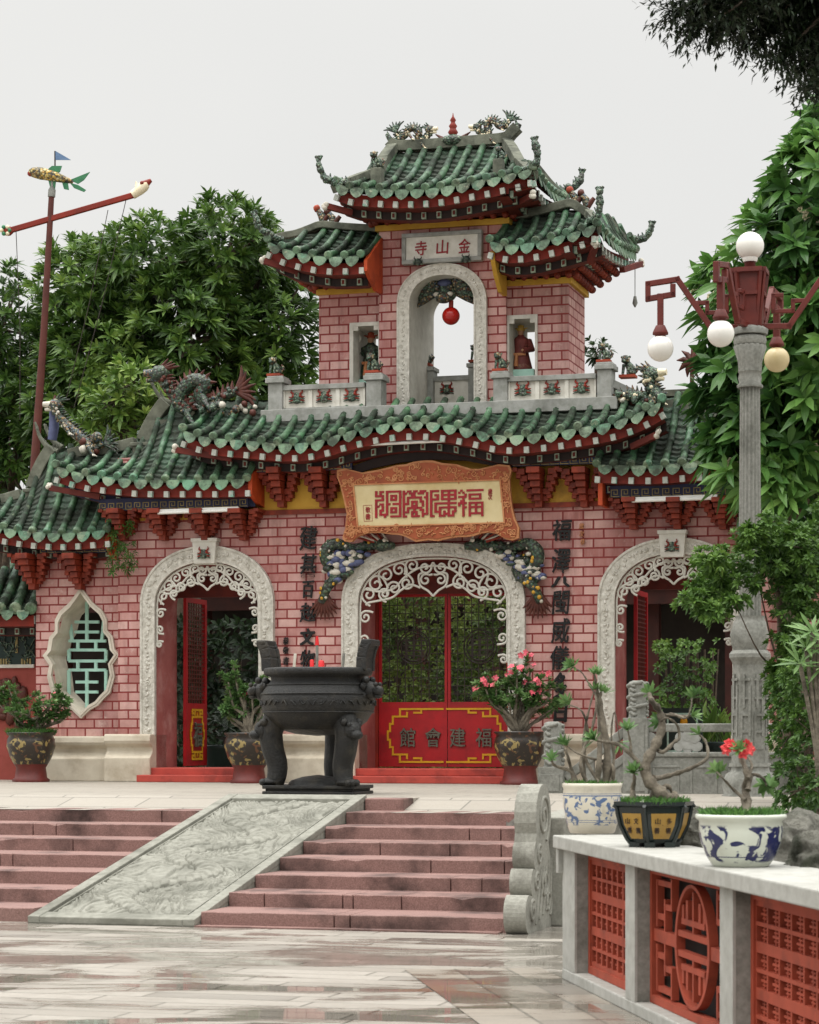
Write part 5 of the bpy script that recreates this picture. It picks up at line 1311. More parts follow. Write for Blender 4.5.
def dragon(lab, P, r, mats, y, spines=True, legs=2, grp='ceramic dragons on the roof ridges', fan=None, cat='dragon', name='dragon_statue', head=1):
    """P = pixel polyline tail -> head at local depth y"""
    Q = smoothpts([G.P(p[0],p[1],y+(p[2] if len(p) > 2 else 0)) for p in P], 7); n = len(Q); b = MB()
    b.tube(Q, [r*(.35+.75*math.sin(PI*min(.9,.08+.92*i/(n-1)))) for i in range(n)], 8, 0)
    if spines:
        for k in range(2, n-2, 2):
            d = (Q[k+1]-Q[k-1]).normalized(); nn = Vector((-d.z,0,d.x)); nn = nn if nn.z > 0 else -nn
            b.tube([Q[k]+nn*r*.5, Q[k]+nn*r*1.75-d*r*.5], [r*.42,.006], 5, 1)
        for k in range(1, n-1):
            for j in range(2): a = R.uniform(0,6.28); b.ball(Q[k]+Vector((math.cos(a)*r*.7,-abs(math.sin(a))*r*.75,R.uniform(-.6,.6)*r)), r*.34, R.choice((0,1,2)), 5)
    h = Q[-1]; d = (Q[-1]-Q[-3]).normalized()
    if head:
        b.ball(h, (r*1.5,r*1.2,r*1.2), 0, 9, .1); s_ = 1 if d.x > 0 else -1
        b.tube([h, h+Vector((s_*r*2.4,-r*.3,r*.2))], [r*.9,r*.5], 7, 2); b.tube([h+Vector((0,0,-r*.6)), h+Vector((s_*r*2.0,-r*.3,-r*.9))], [r*.6,r*.3], 6, 2)
        for k in range(4): b.tube([h+Vector((-s_*r*.3*k,0,r*.7)), h+Vector((-s_*r*(1.2+.6*k),R.uniform(-.3,.3)*r,r*(2.2-.4*k)))], [r*.4,.008], 5, 1)
    for k in range(legs):
        i = int(n*(.3+.4*k/max(1,legs-1)*1.0)) if legs > 1 else n//2
        a = Q[i]; b.tube([a, a+Vector((r*1.2,-r*1.5,-r*1.5)), a+Vector((r*2.0,-r*1.8,-r*2.6))], [r*.6,r*.45,r*.3], 6, 0)
        for j in (-1,0,1): b.tube([a+Vector((r*2.0,-r*1.8,-r*2.6)), a+Vector((r*(2.6+.2*j),-r*2+j*r*.5,-r*3.0))], [r*.25,.006], 4, 2)
    t0 = Q[0]; dt = (Q[0]-Q[2]).normalized(); nt = Vector((-dt.z,0,dt.x))
    for k in range(-3,4): b.tube([t0, t0+dt*r*1.6+nt*r*k*.6, t0+dt*r*(3.2-abs(k)*.4)+nt*r*k*1.1], [r*.4,r*.38,.008], 5, 1)
    m_ = min(Q, key=lambda p: p.z)
    return gsolo(b, name, [M[k] for k in mats], lab, cat, m_.x, y, m_.z-r, grp)
DM = ('dragon_green','ceramic_mix','cream_flower')
dragon('dark green ceramic dragon with a flaring brown tail on the left main roof end', [(236,392),(222,398),(210,405),(200,396),(205,384),(193,381),(183,390),(178,402),(187,410),(176,398),(166,385),(160,374)], .10, ('robe_green','brown_fin','ceramic_mix'), .1)
for u,v,r,m in ((205,404,.08,'ceramic_mix'),(218,409,.07,'white_cloud'),(228,408,.08,'ceramic_mix'),(196,409,.07,'dragon_green'),(238,409,.06,'brown_fin'),(250,410,.05,'white_cloud')): pass
t = gthing('flower_ornament', 'row of mosaic ceramic flowers along the ridge beside the left parapet post', 'ornament', G.x(220,.1), .1, Z(220,412,.1))
for k in range(34): b = MB(); u = R.uniform(188,258); b.ball(G.P(u, R.uniform(404,414), R.uniform(-.1,.25)), R.uniform(.03,.07), 0, 7, .15); gb(b, 'flower', R.choice([M['ceramic_mix'],M['white_cloud'],M['brown_fin'],M['dragon_green']]), t)
dragon('ceramic phoenix with raised blue wings at the left end of the lower left roof', [(104,444),(94,447),(84,440),(74,432),(66,424),(58,414),(55,405)], .075, ('ceramic_mix','robe_green','white_cloud'), .2, cat='phoenix', name='phoenix_statue')
t = gthing('flower_ornament', 'pale ceramic flowers with a blue spike on the lower left roof', 'ornament', G.x(85,.3), .3, Z(85,454,.3))
for k in range(12): b = MB(); b.ball(G.P(R.uniform(80,100), R.uniform(436,452), R.uniform(.1,.4)), R.uniform(.04,.09), 0, 7, .15); gb(b, 'flower', R.choice([M['white_cloud'],M['ceramic_mix'],M['brown_fin']]), t)
b = MB(); b.tube([G.P(52,440,.3),G.P(54,425,.3),G.P(53,412,.3),G.P(54,402,.3)], [.07,.08,.06,.02], 7, 0); b.tube([G.P(54,405,.3),G.P(55,395,.3)], [.05,.01], 6, 1); gb(b, 'spike', [M['blue_cloud'],M['brown_fin']], t)
dragon('ceramic dragon coiled at the right end of the main roof', [(618,402),(628,396),(640,398),(650,404),(658,398),(652,388),(648,380),(652,374)], .085, DM, .1)
t = gthing('flower_ornament', 'clustered dark ceramic flowers at the right end of the main ridge', 'ornament', G.x(638,.1), .1, Z(638,405,.1))
for k in range(26): b = MB(); b.ball(G.P(R.uniform(614,660), R.uniform(392,405), R.uniform(-.05,.3)), R.uniform(.03,.065), 0, 7, .15); gb(b, 'flower', R.choice([M['ceramic_mix'],M['white_cloud'],M['brown_fin'],M['dragon_green']]), t)
b = MB(); c0 = G.P(692,362,1.2)
for k in range(9): a = k*.7; b.tube([c0, c0+Vector((.13*math.cos(a),0,.13*math.sin(a))), c0+Vector((.22*math.cos(a+.2),0,.22*math.sin(a+.2)))], [.05,.04,.006], 5)
b.tube([c0, c0-Vector((0,0,.75))], .03, 6)
gsolo(b, 'tail_ornament', M['brown_fin'], 'brown spiky tail ornament standing over the right roof by the lamp', 'ornament', c0.x, 1.2, c0.z-.7)
for sg, (lab, P) in enumerate((('small yellow and green dragon on the left of the top ridge, facing the gourd', [(396,132),(399,138),(405,136),(408,130),(414,128),(419,132),(418,139),(424,141),(429,136),(430,130)]),('small yellow and green dragon on the right of the top ridge, facing the gourd', [(509,121),(505,127),(499,126),(495,121),(490,121),(487,127),(489,134),(484,137),(479,133),(477,127)]))):
    dragon(lab, P, .05, ('ceramic_mix','dragon_green','cream_flower'), 1.2, legs=2, grp='dragons facing the gourd on the top ridge')
x, z = G.x(453,1.2), Z(453,147,1.2)
b = MB(); b.lathe([(.02,0),(.12,.02),(.17,.08),(.14,.14),(.06,.16),(.05,.18)], (x,1.2,z), 14, 0); b.lathe([(.05,.17),(.075,.21),(.05,.25),(.045,.27),(.062,.30),(.035,.34),(.03,.36),(.045,.385),(.012,.44),(.004,.49)], (x,1.2,z), 12, 1)
for sg in (-1,1):
    for k in range(4): b.tube([(x+sg*.12,1.2,z+.05+.02*k),(x+sg*(.20+.02*k),1.2,z+.02+.06*k)], [.04,.008], 5, 2)
gsolo(b, 'gourd_finial', [M['dragon_green'],M['red'],M['brown_fin']], 'red gourd finial at the middle of the top ridge', 'finial', x, 1.2, z)
for lab, u, v, y in (('brown ceramic bird group on the left wing roof of the tower',323,222,.8),('brown ceramic bird group on the right wing roof of the tower',576,204,.8)):
    b = MB()
    for dx, dz in ((0,0),(.16,-.05)):
        c0 = G.P(u,v,y)+Vector((dx,0,dz)); b.tube([c0,c0+Vector((-.02,0,.1)),c0+Vector((-.07,0,.17))], [.05,.06,.04], 7, 0); b.ball(c0+Vector((-.09,0,.2)), .055, 1 if dx == 0 else 2, 7, .1); b.tube([c0,c0+Vector((.1,0,.12))], [.05,.03], 6, 2)
    gsolo(b, 'bird_ornament', [M['ceramic_mix'],M['terra'],M['brown_fin']], lab, 'ornament', G.x(u,y), y, Z(u,v+2,y))
# wall dragons flanking the name board
for sg, lab, P, tail in ((-1,'coiled green dragon relief on the wall left of the middle arch',[(322,602),(327,588),(336,578),(345,572),(338,560),(328,562),(326,550),(336,544),(352,549),(368,546),(383,545)],(325,602)),(1,'coiled green dragon relief on the wall right of the middle arch',[(540,602),(534,588),(526,580),(518,572),(524,560),(535,566),(538,552),(528,544),(512,548),(496,546),(478,545)],(538,600))):
    Q = smoothpts([G.P(u,v,-.10-.06*math.sin(i*1.3)) for i,(u,v) in enumerate(P)], 7); n = len(Q); b = MB()
    b.tube(Q, [.045+.045*math.sin(PI*(.1+.8*i/(n-1))) for i in range(n)], 8, 0)
    for k in range(1, n-1):
        a = R.uniform(0,6.28); b.ball(Q[k]+Vector((math.cos(a)*.06,-.05,math.sin(a)*.06)), R.uniform(.02,.035), R.choice((0,0,5,1)), 6)
    cxu = 344 if sg < 0 else 522
    for k in range(110):
        u, v = cxu+R.uniform(-20,24)*(-sg), R.uniform(552,582)
        if (abs(u-433.5)/91.5)**2.35+max(0,(604-v)/60.5)**2.35 < 1.04: continue
        b.ball(G.P(u,v,-.10-R.uniform(0,.08)), (R.uniform(.04,.085),.05,R.uniform(.025,.05)), R.choice((1,1,2,2,0)), 8)
    h = Q[-1]; b.ball(h, (.12,.1,.09), 0, 10, .08); b.tube([h, h+Vector((-sg*.17,-.08,-.02))], [.085,.05], 8, 0); b.ball(h+Vector((-sg*.05,-.1,.06)), .03, 1, 6)
    for k in range(5): b.tube([h+Vector((sg*.03*k,0,.05)), h+Vector((sg*(.10+.08*k),-.04,.20-.02*k))], [.03,.006], 5, 1 if k%2 else 4)
    b.tube([h+Vector((-sg*.1,-.06,.02)), h+Vector((-sg*.02,-.1,.16)), h+Vector((sg*.12,-.08,.24))], [.018,.014,.006], 5, 1)
    tl = G.P(tail[0],tail[1],-.08)
    for k in range(9): a = -PI/2+(k-4)*.28; b.tube([tl+Vector((0,0,.12)), tl+Vector((.12*math.cos(a),-.02,.02+.10*math.sin(a))), tl+Vector((.24*math.cos(a),0,.26*math.sin(a)))], [.04,.035,.006], 5, 3)
    gsolo(b, 'wall_dragon', [M['robe_green'],M['white_cloud'],M['blue_cloud'],M['brown_fin'],M['red'],M['yellow']], lab, 'dragon relief', tl.x, -.05, tl.z-.25, 'dragon reliefs beside the name board')
# figures standing in the tower windows
def figure(lab, u, v0, v1, y, col, halo):
    x, z = G.x(u,y), Z(u,v1,y); h = Z(u,v0,y)-z
    t = gthing('statue', lab, 'statue', x, y, z, 'guardian statues in the tower windows')
    b = MB(); b.box(x-.3*h, x+.3*h, y-.2*h, y+.2*h, -.05*h+z, z+.1*h); gb(b, 'pedestal', M['mint'], t)
    b = MB(); b.lathe([(.2*h,.1*h),(.21*h,.14*h),(.15*h,.40*h),(.13*h,.52*h),(.16*h,.62*h),(.17*h,.70*h),(.07*h,.77*h),(.055*h,.8*h)], (x,y,z), 14, 0, mod=lambda a,zz: 1+.08*math.sin(6*a)+.1*math.cos(2*a))
    b.tube([(x-.15*h,y,z+.68*h),(x-.26*h,y-.05*h,z+.54*h),(x-.2*h,y-.16*h,z+.6*h)], [.07*h,.065*h,.05*h], 8, 0)
    b.tube([(x+.15*h,y,z+.68*h),(x+.24*h,y-.08*h,z+.5*h),(x+.1*h,y-.2*h,z+.47*h)], [.07*h,.065*h,.06*h], 8, 0)
    b.ball((x,y-.01*h,z+.855*h), (.062*h,.07*h,.08*h), 1, 12); b.ball((x,y-.08*h,z+.85*h), .014*h, 1, 6); b.ball((x-.2*h,y-.17*h,z+.62*h), .03*h, 1, 7); b.ball((x+.08*h,y-.21*h,z+.47*h), .03*h, 1, 7)
    gb(b, 'body', [M[col], M['skin']], t)
    b = MB(); b.lathe([(.075*h,.88*h),(.085*h,.91*h),(.06*h,.95*h),(.07*h,.98*h),(.02*h,1.0*h)], (x,y,z), 12); 
    for sg in (-1,1): b.tube([(x+sg*.06*h,y,z+.92*h),(x+sg*.14*h,y,z+.94*h)], [.02*h,.008*h], 5)
    gb(b, 'hat', M['terra' if halo else 'yellow_fish'], t)
    b = MB(); b.tube([(x-.2*h,y-.17*h,z+.35*h),(x-.2*h,y-.17*h,z+.86*h)], .014*h, 6, 1)
    if halo: b.lathe([(.085*h,-.012*h),(.085*h,.012*h)], (0,0,0), 20, 0); k = len(b.v)-2*20-40 if False else 0
    if halo:
        L = len(b.v); s0 = L-40-40
        for i in range(s0, L): vx, vy, vz = b.v[i]; b.v[i] = (x-.22*h+vx, y-.17*h+vz, z+.86*h+vy)
    gb(b, 'staff', [M['white_stone'], M['brown_fin']], t)
    b = MB(); b.box(x-.13*h, x+.13*h, y-.165*h, y-.13*h, z+.38*h, z+.43*h); b.tube([(x-.05*h,y-.17*h,z+.4*h),(x-.06*h,y-.19*h,z+.16*h)], [.03*h,.05*h], 6); gb(b, 'sash', M['frame_light'], t)
figure('robed guardian statue holding a round white disc in the left tower window', 371, 332, 386, 1.15, 'robe_green', True)
figure('robed guardian statue in red and green in the right tower window', 521, 325, 376, 1.1, 'robe_red', False)
# little finial charm hanging from the right eave, weed on the wall
b = MB(); a = G.P(635,262,2.3); b.tube([a, a-Vector((0,0,.5))], .006, 4); b.lathe([(.01,-.66),(.04,-.6),(.02,-.5)], a, 8)
gsolo(b, 'hanging_charm', M['grey_stone'], 'small bell charm hanging on a wire from the right wing eave', 'charm', a.x, 2.3, a.z)
# ------------------------------------------------------------------ foliage tools
class Leaves:
    """collects many leaf blades as numpy blocks with a per-leaf colour value"""
    def __init__(s): s.V = []; s.F = []; s.var = []; s.n = 0
    def blade(s, base, d, up, L, w, var, droop=.25, fold=.18):
        d = d.normalized(); sd = d.cross(up)
        if sd.length < 1e-4: sd = d.orthogonal()
        sd.normalize(); nn = sd.cross(d).normalized()
        p = []
        for t, ww, dr in ((0,.12,0),(.30,.85,.10),(.62,1.0,.42),(1.0,.05,1.0)):
            c = base+d*(L*t)-nn*(0)-Vector((0,0,1))*(droop*L*dr)
            p.append((c-sd*(w*ww/2)+nn*(fold*w*ww/2), c, c+sd*(w*ww/2)+nn*(fold*w*ww/2)))
        b = s.n
        for tr in p:
            for q in tr: s.V.append((q.x,q.y,q.z))
        for i in range(3):
            for k in range(2): a = b+i*3+k; s.F.append((a,a+1,a+4,a+3)); s.var.append(var)
        s.n += 12
    def quick(s, base, d, up, L, w, var, droop=.2):
        """small leaf, two quads"""
        d = d.normalized(); sd = d.cross(up)
        if sd.length < 1e-4: sd = d.orthogonal()
        sd.normalize()
        m = base+d*(L*.5)-Vector((0,0,droop*L*.2)); e = base+d*L-Vector((0,0,droop*L)); b = s.n; q = sd*(w/2); f = Vector((0,0,.12*w))
        for v in (base, m-q+f, m-Vector((0,0,.02*w)), m+q+f, e): s.V.append((v.x,v.y,v.z))
        s.F += [(b,b+2,b+1),(b,b+3,b+2),(b+1,b+2,b+4),(b+2,b+3,b+4)]; s.var += [var]*4; s.n += 5
    def whorl(s, c, ax, n, L, w, var, spread=.9, droop=.3, rnd=R, fast=False):
        ax = ax.normalized(); u = ax.orthogonal().normalized(); v = ax.cross(u); a0 = rnd.uniform(0,6.28)
        for k in range(n):
            a = a0+k*2.399; q = spread*(.35+.75*(k+1)/n)*rnd.uniform(.85,1.15)
            d = ax*math.cos(q)+(u*math.cos(a)+v*math.sin(a))*math.sin(q)
            (s.quick if fast else s.blade)(c+d*L*.04, d, ax, L*rnd.uniform(.75,1.1), w, min(1,max(0,var+rnd.uniform(-.16,.16)+(.14*(1-k/n)-.07))), droop*rnd.uniform(.5,1.3))
    def build(s, name, m, parent=None, loc=None, kind=None, off=None):
        me = bpy.data.meshes.new(name)
        V = np.array(s.V, dtype=np.float64)
        if off is not None: V = V-np.array(tuple(off))
        me.from_pydata([tuple(p) for p in V], [], s.F); me.materials.append(m)
        at = me.attributes.new('var','FLOAT','FACE'); at.data.foreach_set('value', s.var); me.update()
        o = bpy.data.objects.new(name, me); COL.objects.link(o)
        if parent: o.parent = parent
        if loc is not None: o.location = loc
        if kind: o['kind'] = kind
        return o
def rdir(rnd=R):
    while True:
        v = Vector((rnd.uniform(-1,1),rnd.uniform(-1,1),rnd.uniform(-1,1)))
        if .05 < v.length < 1: return v.normalized()
def tree(name, label, cat, base, lobes, L, w, nleaf, dens, m, trunk_r=.2, var=.45, group=None, fast=False, inner=.25, spread=1.0, droop=.35, flowers=None, seed=1, upb=.45, trunk_top=None):
    """lobes: (centre world Vector, (rx,ry,rz)) ; whorls sit on each lobe's shell, some inside"""
    rnd = random.Random(seed); base = Vector(base); t = thing(name, label, cat, base, 0, group); lv = Leaves(); fl = MB()
    tips = []
    for c, r in lobes:
        area = 4*PI*((r[0]*r[1])**1.6/3+(r[0]*r[2])**1.6/3+(r[1]*r[2])**1.6/3)**(1/1.6)
        n = int(area*dens)
        for i in range(n):
            d = rdir(rnd)
            if d.z < -.55 and rnd.random() < .6: continue
            q = rnd.uniform(.86,1.08) if rnd.random() > inner else rnd.uniform(.35,.85)
            q *= 1+.13*mathutils.noise.noise(Vector((d.x*2.3+c.x,d.y*2.3,d.z*2.3+c.z)))*1.6
            p = c+Vector((d.x*r[0],d.y*r[1],d.z*r[2]))*q
            nrm = Vector((d.x/r[0],d.y/r[1],d.z/r[2])).normalized()
            ax = (nrm*.8+Vector((0,0,upb))+rdir(rnd)*.45).normalized()
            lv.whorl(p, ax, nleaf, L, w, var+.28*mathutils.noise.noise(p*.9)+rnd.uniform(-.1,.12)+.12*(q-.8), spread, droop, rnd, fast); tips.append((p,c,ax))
    lv.build('crown', m, t, off=base)
    tb = MB(); top = trunk_top or (sum((c for c,_ in lobes), Vector())/len(lobes)); h = top.z-base.z
    tr = smoothpts([Vector((0,0,0)), (top-base)*.35+Vector((rnd.uniform(-.1,.1)*h*.2,0,0)), (top-base)*.7, (top-base)], 4); tb.tube(tr, [trunk_r*(1.25-.85*i/(len(tr)-1)) for i in range(len(tr))], 9)
    for c, r in (lobes if len(lobes) < 30 else rnd.sample(lobes, 9)):
        a = tr[int(len(tr)*rnd.uniform(.45,.8))]; e = c-base; mdl = a.lerp(e,.5)+Vector((0,0,-.08*h)); pth = smoothpts([a,mdl,e], 4); tb.tube(pth, [trunk_r*(.5-.38*i/(len(pth)-1))*(1 if len(lobes) < 30 else .45) for i in range(len(pth))], 6)
    for k in rnd.sample(range(len(tips)), min(len(tips), 60)):
        p, c, ax = tips[k]; tb.tube([c-base+(p-c)*.15, p-base-ax*.1*L, p-base+ax*.1*L], [trunk_r*.14,trunk_r*.06,trunk_r*.04], 4)
    tb.build('trunk', M['bark'], t)
    if flowers:
        fm, cnt, fr_ = flowers
        for k in rnd.sample(range(len(tips)), min(cnt,len(tips))):
            p, c, ax = tips[k]; p = p+ax*L*.35-base; fl = MB()
            for j in range(7):
                o = p+rdir(rnd)*fr_*1.3
                for q in range(5): a = q*1.257+j; fl.ball(o+Vector((math.cos(a)*fr_*.45,-.2*fr_,math.sin(a)*fr_*.45)), (fr_*.36,fr_*.16,fr_*.36), 0, 6)
            fl.build('flower', M[fm], t)
    return t
def lob(u, v, Y, ru, rv, ry): k = Y/F; return (W(u,v,Y), (ru*k, ry, rv*k))
# ------------------------------------------------------------------ big trees behind the gate
def ground_at(u, Y): return Vector(((u-CX)*Y/F, Y, PLZ))
YT1 = GO.y+7.6
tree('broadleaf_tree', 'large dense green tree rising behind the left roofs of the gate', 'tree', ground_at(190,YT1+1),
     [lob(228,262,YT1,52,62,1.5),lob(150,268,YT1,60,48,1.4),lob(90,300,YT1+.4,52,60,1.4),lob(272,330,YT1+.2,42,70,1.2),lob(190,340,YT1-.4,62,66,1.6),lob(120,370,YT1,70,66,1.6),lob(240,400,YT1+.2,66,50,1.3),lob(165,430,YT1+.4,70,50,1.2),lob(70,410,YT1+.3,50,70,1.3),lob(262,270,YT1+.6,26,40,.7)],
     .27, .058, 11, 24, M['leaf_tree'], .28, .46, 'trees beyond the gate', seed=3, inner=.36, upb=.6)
tree('broadleaf_tree', 'dark leafy tree at the far left edge behind the pole', 'tree', ground_at(0,YT1+2.5),
     [lob(2,330,YT1+1.5,40,58,1.1),lob(20,400,YT1+1.4,48,70,1.2),lob(-30,400,YT1+1.6,50,90,1.2),lob(10,470,YT1+1.4,50,50,1.0)], .26, .056, 10, 19, M['leaf_tree'], .22, .36, 'trees beyond the gate', seed=5, inner=.28, upb=.6)
tree('young_tree', 'bright green young tree just behind the lower left roof ridge', 'tree', ground_at(130,GO.y+3.6),
     [lob(136,385,GO.y+3.6,24,30,.5),lob(118,400,GO.y+3.6,26,24,.5),lob(152,410,GO.y+3.6,26,26,.5),lob(104,425,GO.y+3.7,28,24,.5),lob(135,430,GO.y+3.7,40,24,.5)], .25, .06, 9, 15, M['leaf_tree'], .1, .66, 'trees beyond the gate', seed=8, inner=.2, upb=.8)
b_ = [lob(596,352,GO.y+6,12,14,.3)]
tree('shrub', 'small dark shrub tip showing beyond the right tower wall', 'tree', ground_at(596,GO.y+6), b_, .16, .05, 7, 24, M['leaf_dark'], .06, .5, seed=9)
# broad-leaved frangipani right of the lamp
YF = 29.5
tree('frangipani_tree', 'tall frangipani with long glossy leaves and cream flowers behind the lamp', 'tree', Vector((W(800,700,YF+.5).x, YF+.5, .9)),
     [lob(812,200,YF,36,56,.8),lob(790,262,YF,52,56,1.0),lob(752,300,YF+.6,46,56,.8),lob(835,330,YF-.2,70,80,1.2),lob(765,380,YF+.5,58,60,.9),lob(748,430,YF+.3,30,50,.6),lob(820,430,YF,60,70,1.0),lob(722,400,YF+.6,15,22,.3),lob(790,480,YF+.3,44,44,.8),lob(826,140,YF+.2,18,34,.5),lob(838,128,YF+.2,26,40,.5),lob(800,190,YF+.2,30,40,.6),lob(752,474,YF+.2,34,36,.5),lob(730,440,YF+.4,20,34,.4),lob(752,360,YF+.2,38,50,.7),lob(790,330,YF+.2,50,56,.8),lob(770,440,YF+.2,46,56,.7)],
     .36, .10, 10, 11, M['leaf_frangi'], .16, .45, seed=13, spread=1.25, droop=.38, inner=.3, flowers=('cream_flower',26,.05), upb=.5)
# green mass further back on the right so that the tree has depth behind it
tree('broadleaf_tree', 'dark green tree crown deep behind the frangipani and the lamp', 'tree', ground_at(850,40), [lob(850,300,40,90,130,1.8),lob(800,430,40,70,90,1.6),lob(870,450,40,80,90,1.6),lob(740,460,39.5,34,40,.8)], .36, .1, 8, 6, M['leaf_dark'], .25, .5, 'trees beyond the gate', seed=17)
# fine-leaved bush beside the lamp post
YB = 24.4
rb = random.Random(77); BUSH = []
for cu_, cv_, su, sv, n_ in ((714,580,22,24,15),(750,556,34,26,19),(790,545,26,30,16),(810,590,24,34,18),(806,645,20,36,18),(712,602,14,12,5),(788,672,12,26,9),(830,540,16,40,6)):
    for k in range(n_): r_ = rb.uniform(7,15); BUSH.append(lob(cu_+rb.gauss(0,.55)*su, cv_+rb.gauss(0,.55)*sv, YB-.5+rb.uniform(-.45,.45), r_*1.25, r_*.85, r_*YB/F))
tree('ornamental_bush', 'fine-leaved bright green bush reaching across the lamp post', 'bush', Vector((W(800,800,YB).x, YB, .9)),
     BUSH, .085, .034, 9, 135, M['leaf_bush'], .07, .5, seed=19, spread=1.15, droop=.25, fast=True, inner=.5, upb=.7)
tree('dark_shrub', 'dense green shrub in the shade at the right edge below the bush', 'bush', Vector((W(815,810,22.5).x, 22.5, .62)),
     [lob(782,700,23.2,14,30,.3),lob(812,690,22.9,34,44,.5),lob(826,745,22.6,40,46,.5),lob(790,735,23.0,20,40,.3),lob(800,790,22.2,26,34,.4),lob(830,800,21.5,30,30,.4)], .07, .03, 8, 130, M['leaf_bush'], .06, .26, seed=21, fast=True)
# oleander-like long leaves at the right edge
lv = Leaves(); rb = random.Random(23); bs = W(815,660,21.8)
for (u,v) in ((806,648),(818,640),(822,668),(800,664),(812,632)): lv.whorl(W(u,v,21.8), Vector((rb.uniform(-.5,.2),-.5,.6)), 11, .26, .035, .72, 1.35, .15, rb)
t = thing('potted_frangipani', 'pale long-leaved shoots at the right edge in front of the dense shrub', 'plant', Vector((bs.x+.05,21.8,.62)))
lv.build('leaves', M['leaf_aden'], t, off=t.location)
s_ = MB()
for (u,v) in ((806,648),(818,640),(822,668),(800,664),(812,632)): e = W(u,v,21.8)-t.location; s_.tube(smoothpts([Vector((0,0,0)),Vector((e.x*.2,0,e.z*.5)),e],4), [.03]*4+[.02]*5, 6)
s_.build('stem', M['adenium'], t)
# dark conifer branch hanging in at the top right, trunk outside the picture
lv = Leaves(); rb = random.Random(29); tw = MB(); YP = 17
bt = Vector((W(1150,0,YP).x, YP+.5, 0)); t = thing('conifer', 'dark conifer branches hanging into the top right corner of the sky', 'tree', bt)
root = Vector((bt.x, bt.y, W(900,-160,YP).z))
tw.tube([Vector((0,0,0)), root-bt, root-bt+Vector((0,0,3))], [.28,.2,.1], 10)
for (u,v) in ((672,14),(688,30),(700,8),(712,34),(740,34),(725,14),(770,20),(755,44),(800,66),(815,90),(790,44),(778,58),(720,-10),(760,-10),(690,-20),(830,60),(850,20),(810,10),(805,40),(785,8),(740,0),(812,74),(700,-6)):
    e = W(u,v,YP+rb.uniform(-.5,.5)); mid_ = root.lerp(e,.55)+Vector((0,0,.35)); P = smoothpts([root,mid_,e], 8)
    tw.tube([p-bt for p in P], [.06*(1-.85*i/(len(P)-1)) for i in range(len(P))], 5)
    for p, q in zip(P[7:],P[8:]):
        for k in range(26):
            c = p.lerp(q,rb.random()); d = rdir(rb); d = (d+(q-p).normalized()*.5+Vector((0,0,-.25))).normalized(); l = rb.uniform(.1,.34)
            for j in range(12): lv.quick(c+d*l*j/12, (d+rdir(rb)*1.1).normalized(), Vector((0,0,1)), .065, .02, rb.random(), .1)
tw.build('trunk', M['bark'], t); lv.build('needles', M['needle'], t, off=bt)
# ------------------------------------------------------------------ what stands in the court behind the gate
def hedge(name, label, x0, x1, y, zb, zt, dep, m, dens, L, w, var, seed, nl=7):
    rnd = random.Random(seed); lv = Leaves(); n = int((x1-x0)*(zt-zb)*dens)
    for i in range(n):
        x, z = rnd.uniform(x0,x1), rnd.uniform(zb,zt); yy = y+rnd.uniform(0,dep)*rnd.random()+.25*mathutils.noise.noise(Vector((x*1.3,z*1.3,seed)))
        lv.whorl(Vector((x,yy,z)), Vector((rnd.uniform(-.5,.5),-.8,rnd.uniform(0,.9))), nl, L, w, var+.35*mathutils.noise.noise(Vector((x*1.6,z*1.6,seed+3))), 1.2, .25, rnd, True)
    sm = MB()
    for i in range(14): x = rnd.uniform(x0,x1); sm.tube([(x,y+.3,0),(x+rnd.uniform(-.2,.2),y+.3,zt-.15)], [.03,.012], 5)
    t = gthing(name, label, 'hedge', (x0+x1)/2, y, 0); off = OFF[t.name]
    lv.build('foliage', M[m], t, off=off); sm.xf(Matrix.Translation(-off)); sm.build('stem', M['bark'], t)
hedge('hedge', 'sunlit yellow-green hedge seen through the mesh of the middle doors', G.x(352,4.6), G.x(540,4.6), 4.6, 0, 3.2, .9, 'leaf_hedge', 210, .10, .045, .5, 31)
hedge('hedge', 'round green hedge seen through the right archway', G.x(655,4.6), G.x(712,4.6), 4.6, 0, 2.15, .7, 'leaf_bush', 170, .09, .04, .5, 33)
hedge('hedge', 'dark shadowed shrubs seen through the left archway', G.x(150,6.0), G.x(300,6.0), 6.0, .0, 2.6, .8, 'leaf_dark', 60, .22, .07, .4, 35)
# timber hall across the court
t = gthing('court_hall', 'dark timber hall with a green tiled roof across the court behind the gate', 'building', 0, 10, 0)
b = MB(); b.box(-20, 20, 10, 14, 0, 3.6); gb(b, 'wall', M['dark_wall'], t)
b = MB()
for k in range(-13,14): b.box(k*1.4-.12, k*1.4+.12, 9.3, 9.55, 0, 3.4)
gb(b, 'column', M['hall'], t)
b = MB(); b.add([(-20.6,8.9,3.25),(20.6,8.9,3.25),(20.4,11.6,4.9),(-20.4,11.6,4.9),(-20.6,14.6,3.25),(20.6,14.6,3.25)], [(0,1,2,3),(3,2,5,4)], 0)
for k in range(172): x = -20.4+k*.238; b.tube([(x,8.88,3.3),(x,11.6,4.96)], .06, 6, 1)
gb(b, 'roof', [M['tile_pan'], M['tile']], t)
b = MB(); b.box(-20.5, 20.5, 9.0, 9.15, 2.95, 3.24); gb(b, 'fascia', M['hall'], t)
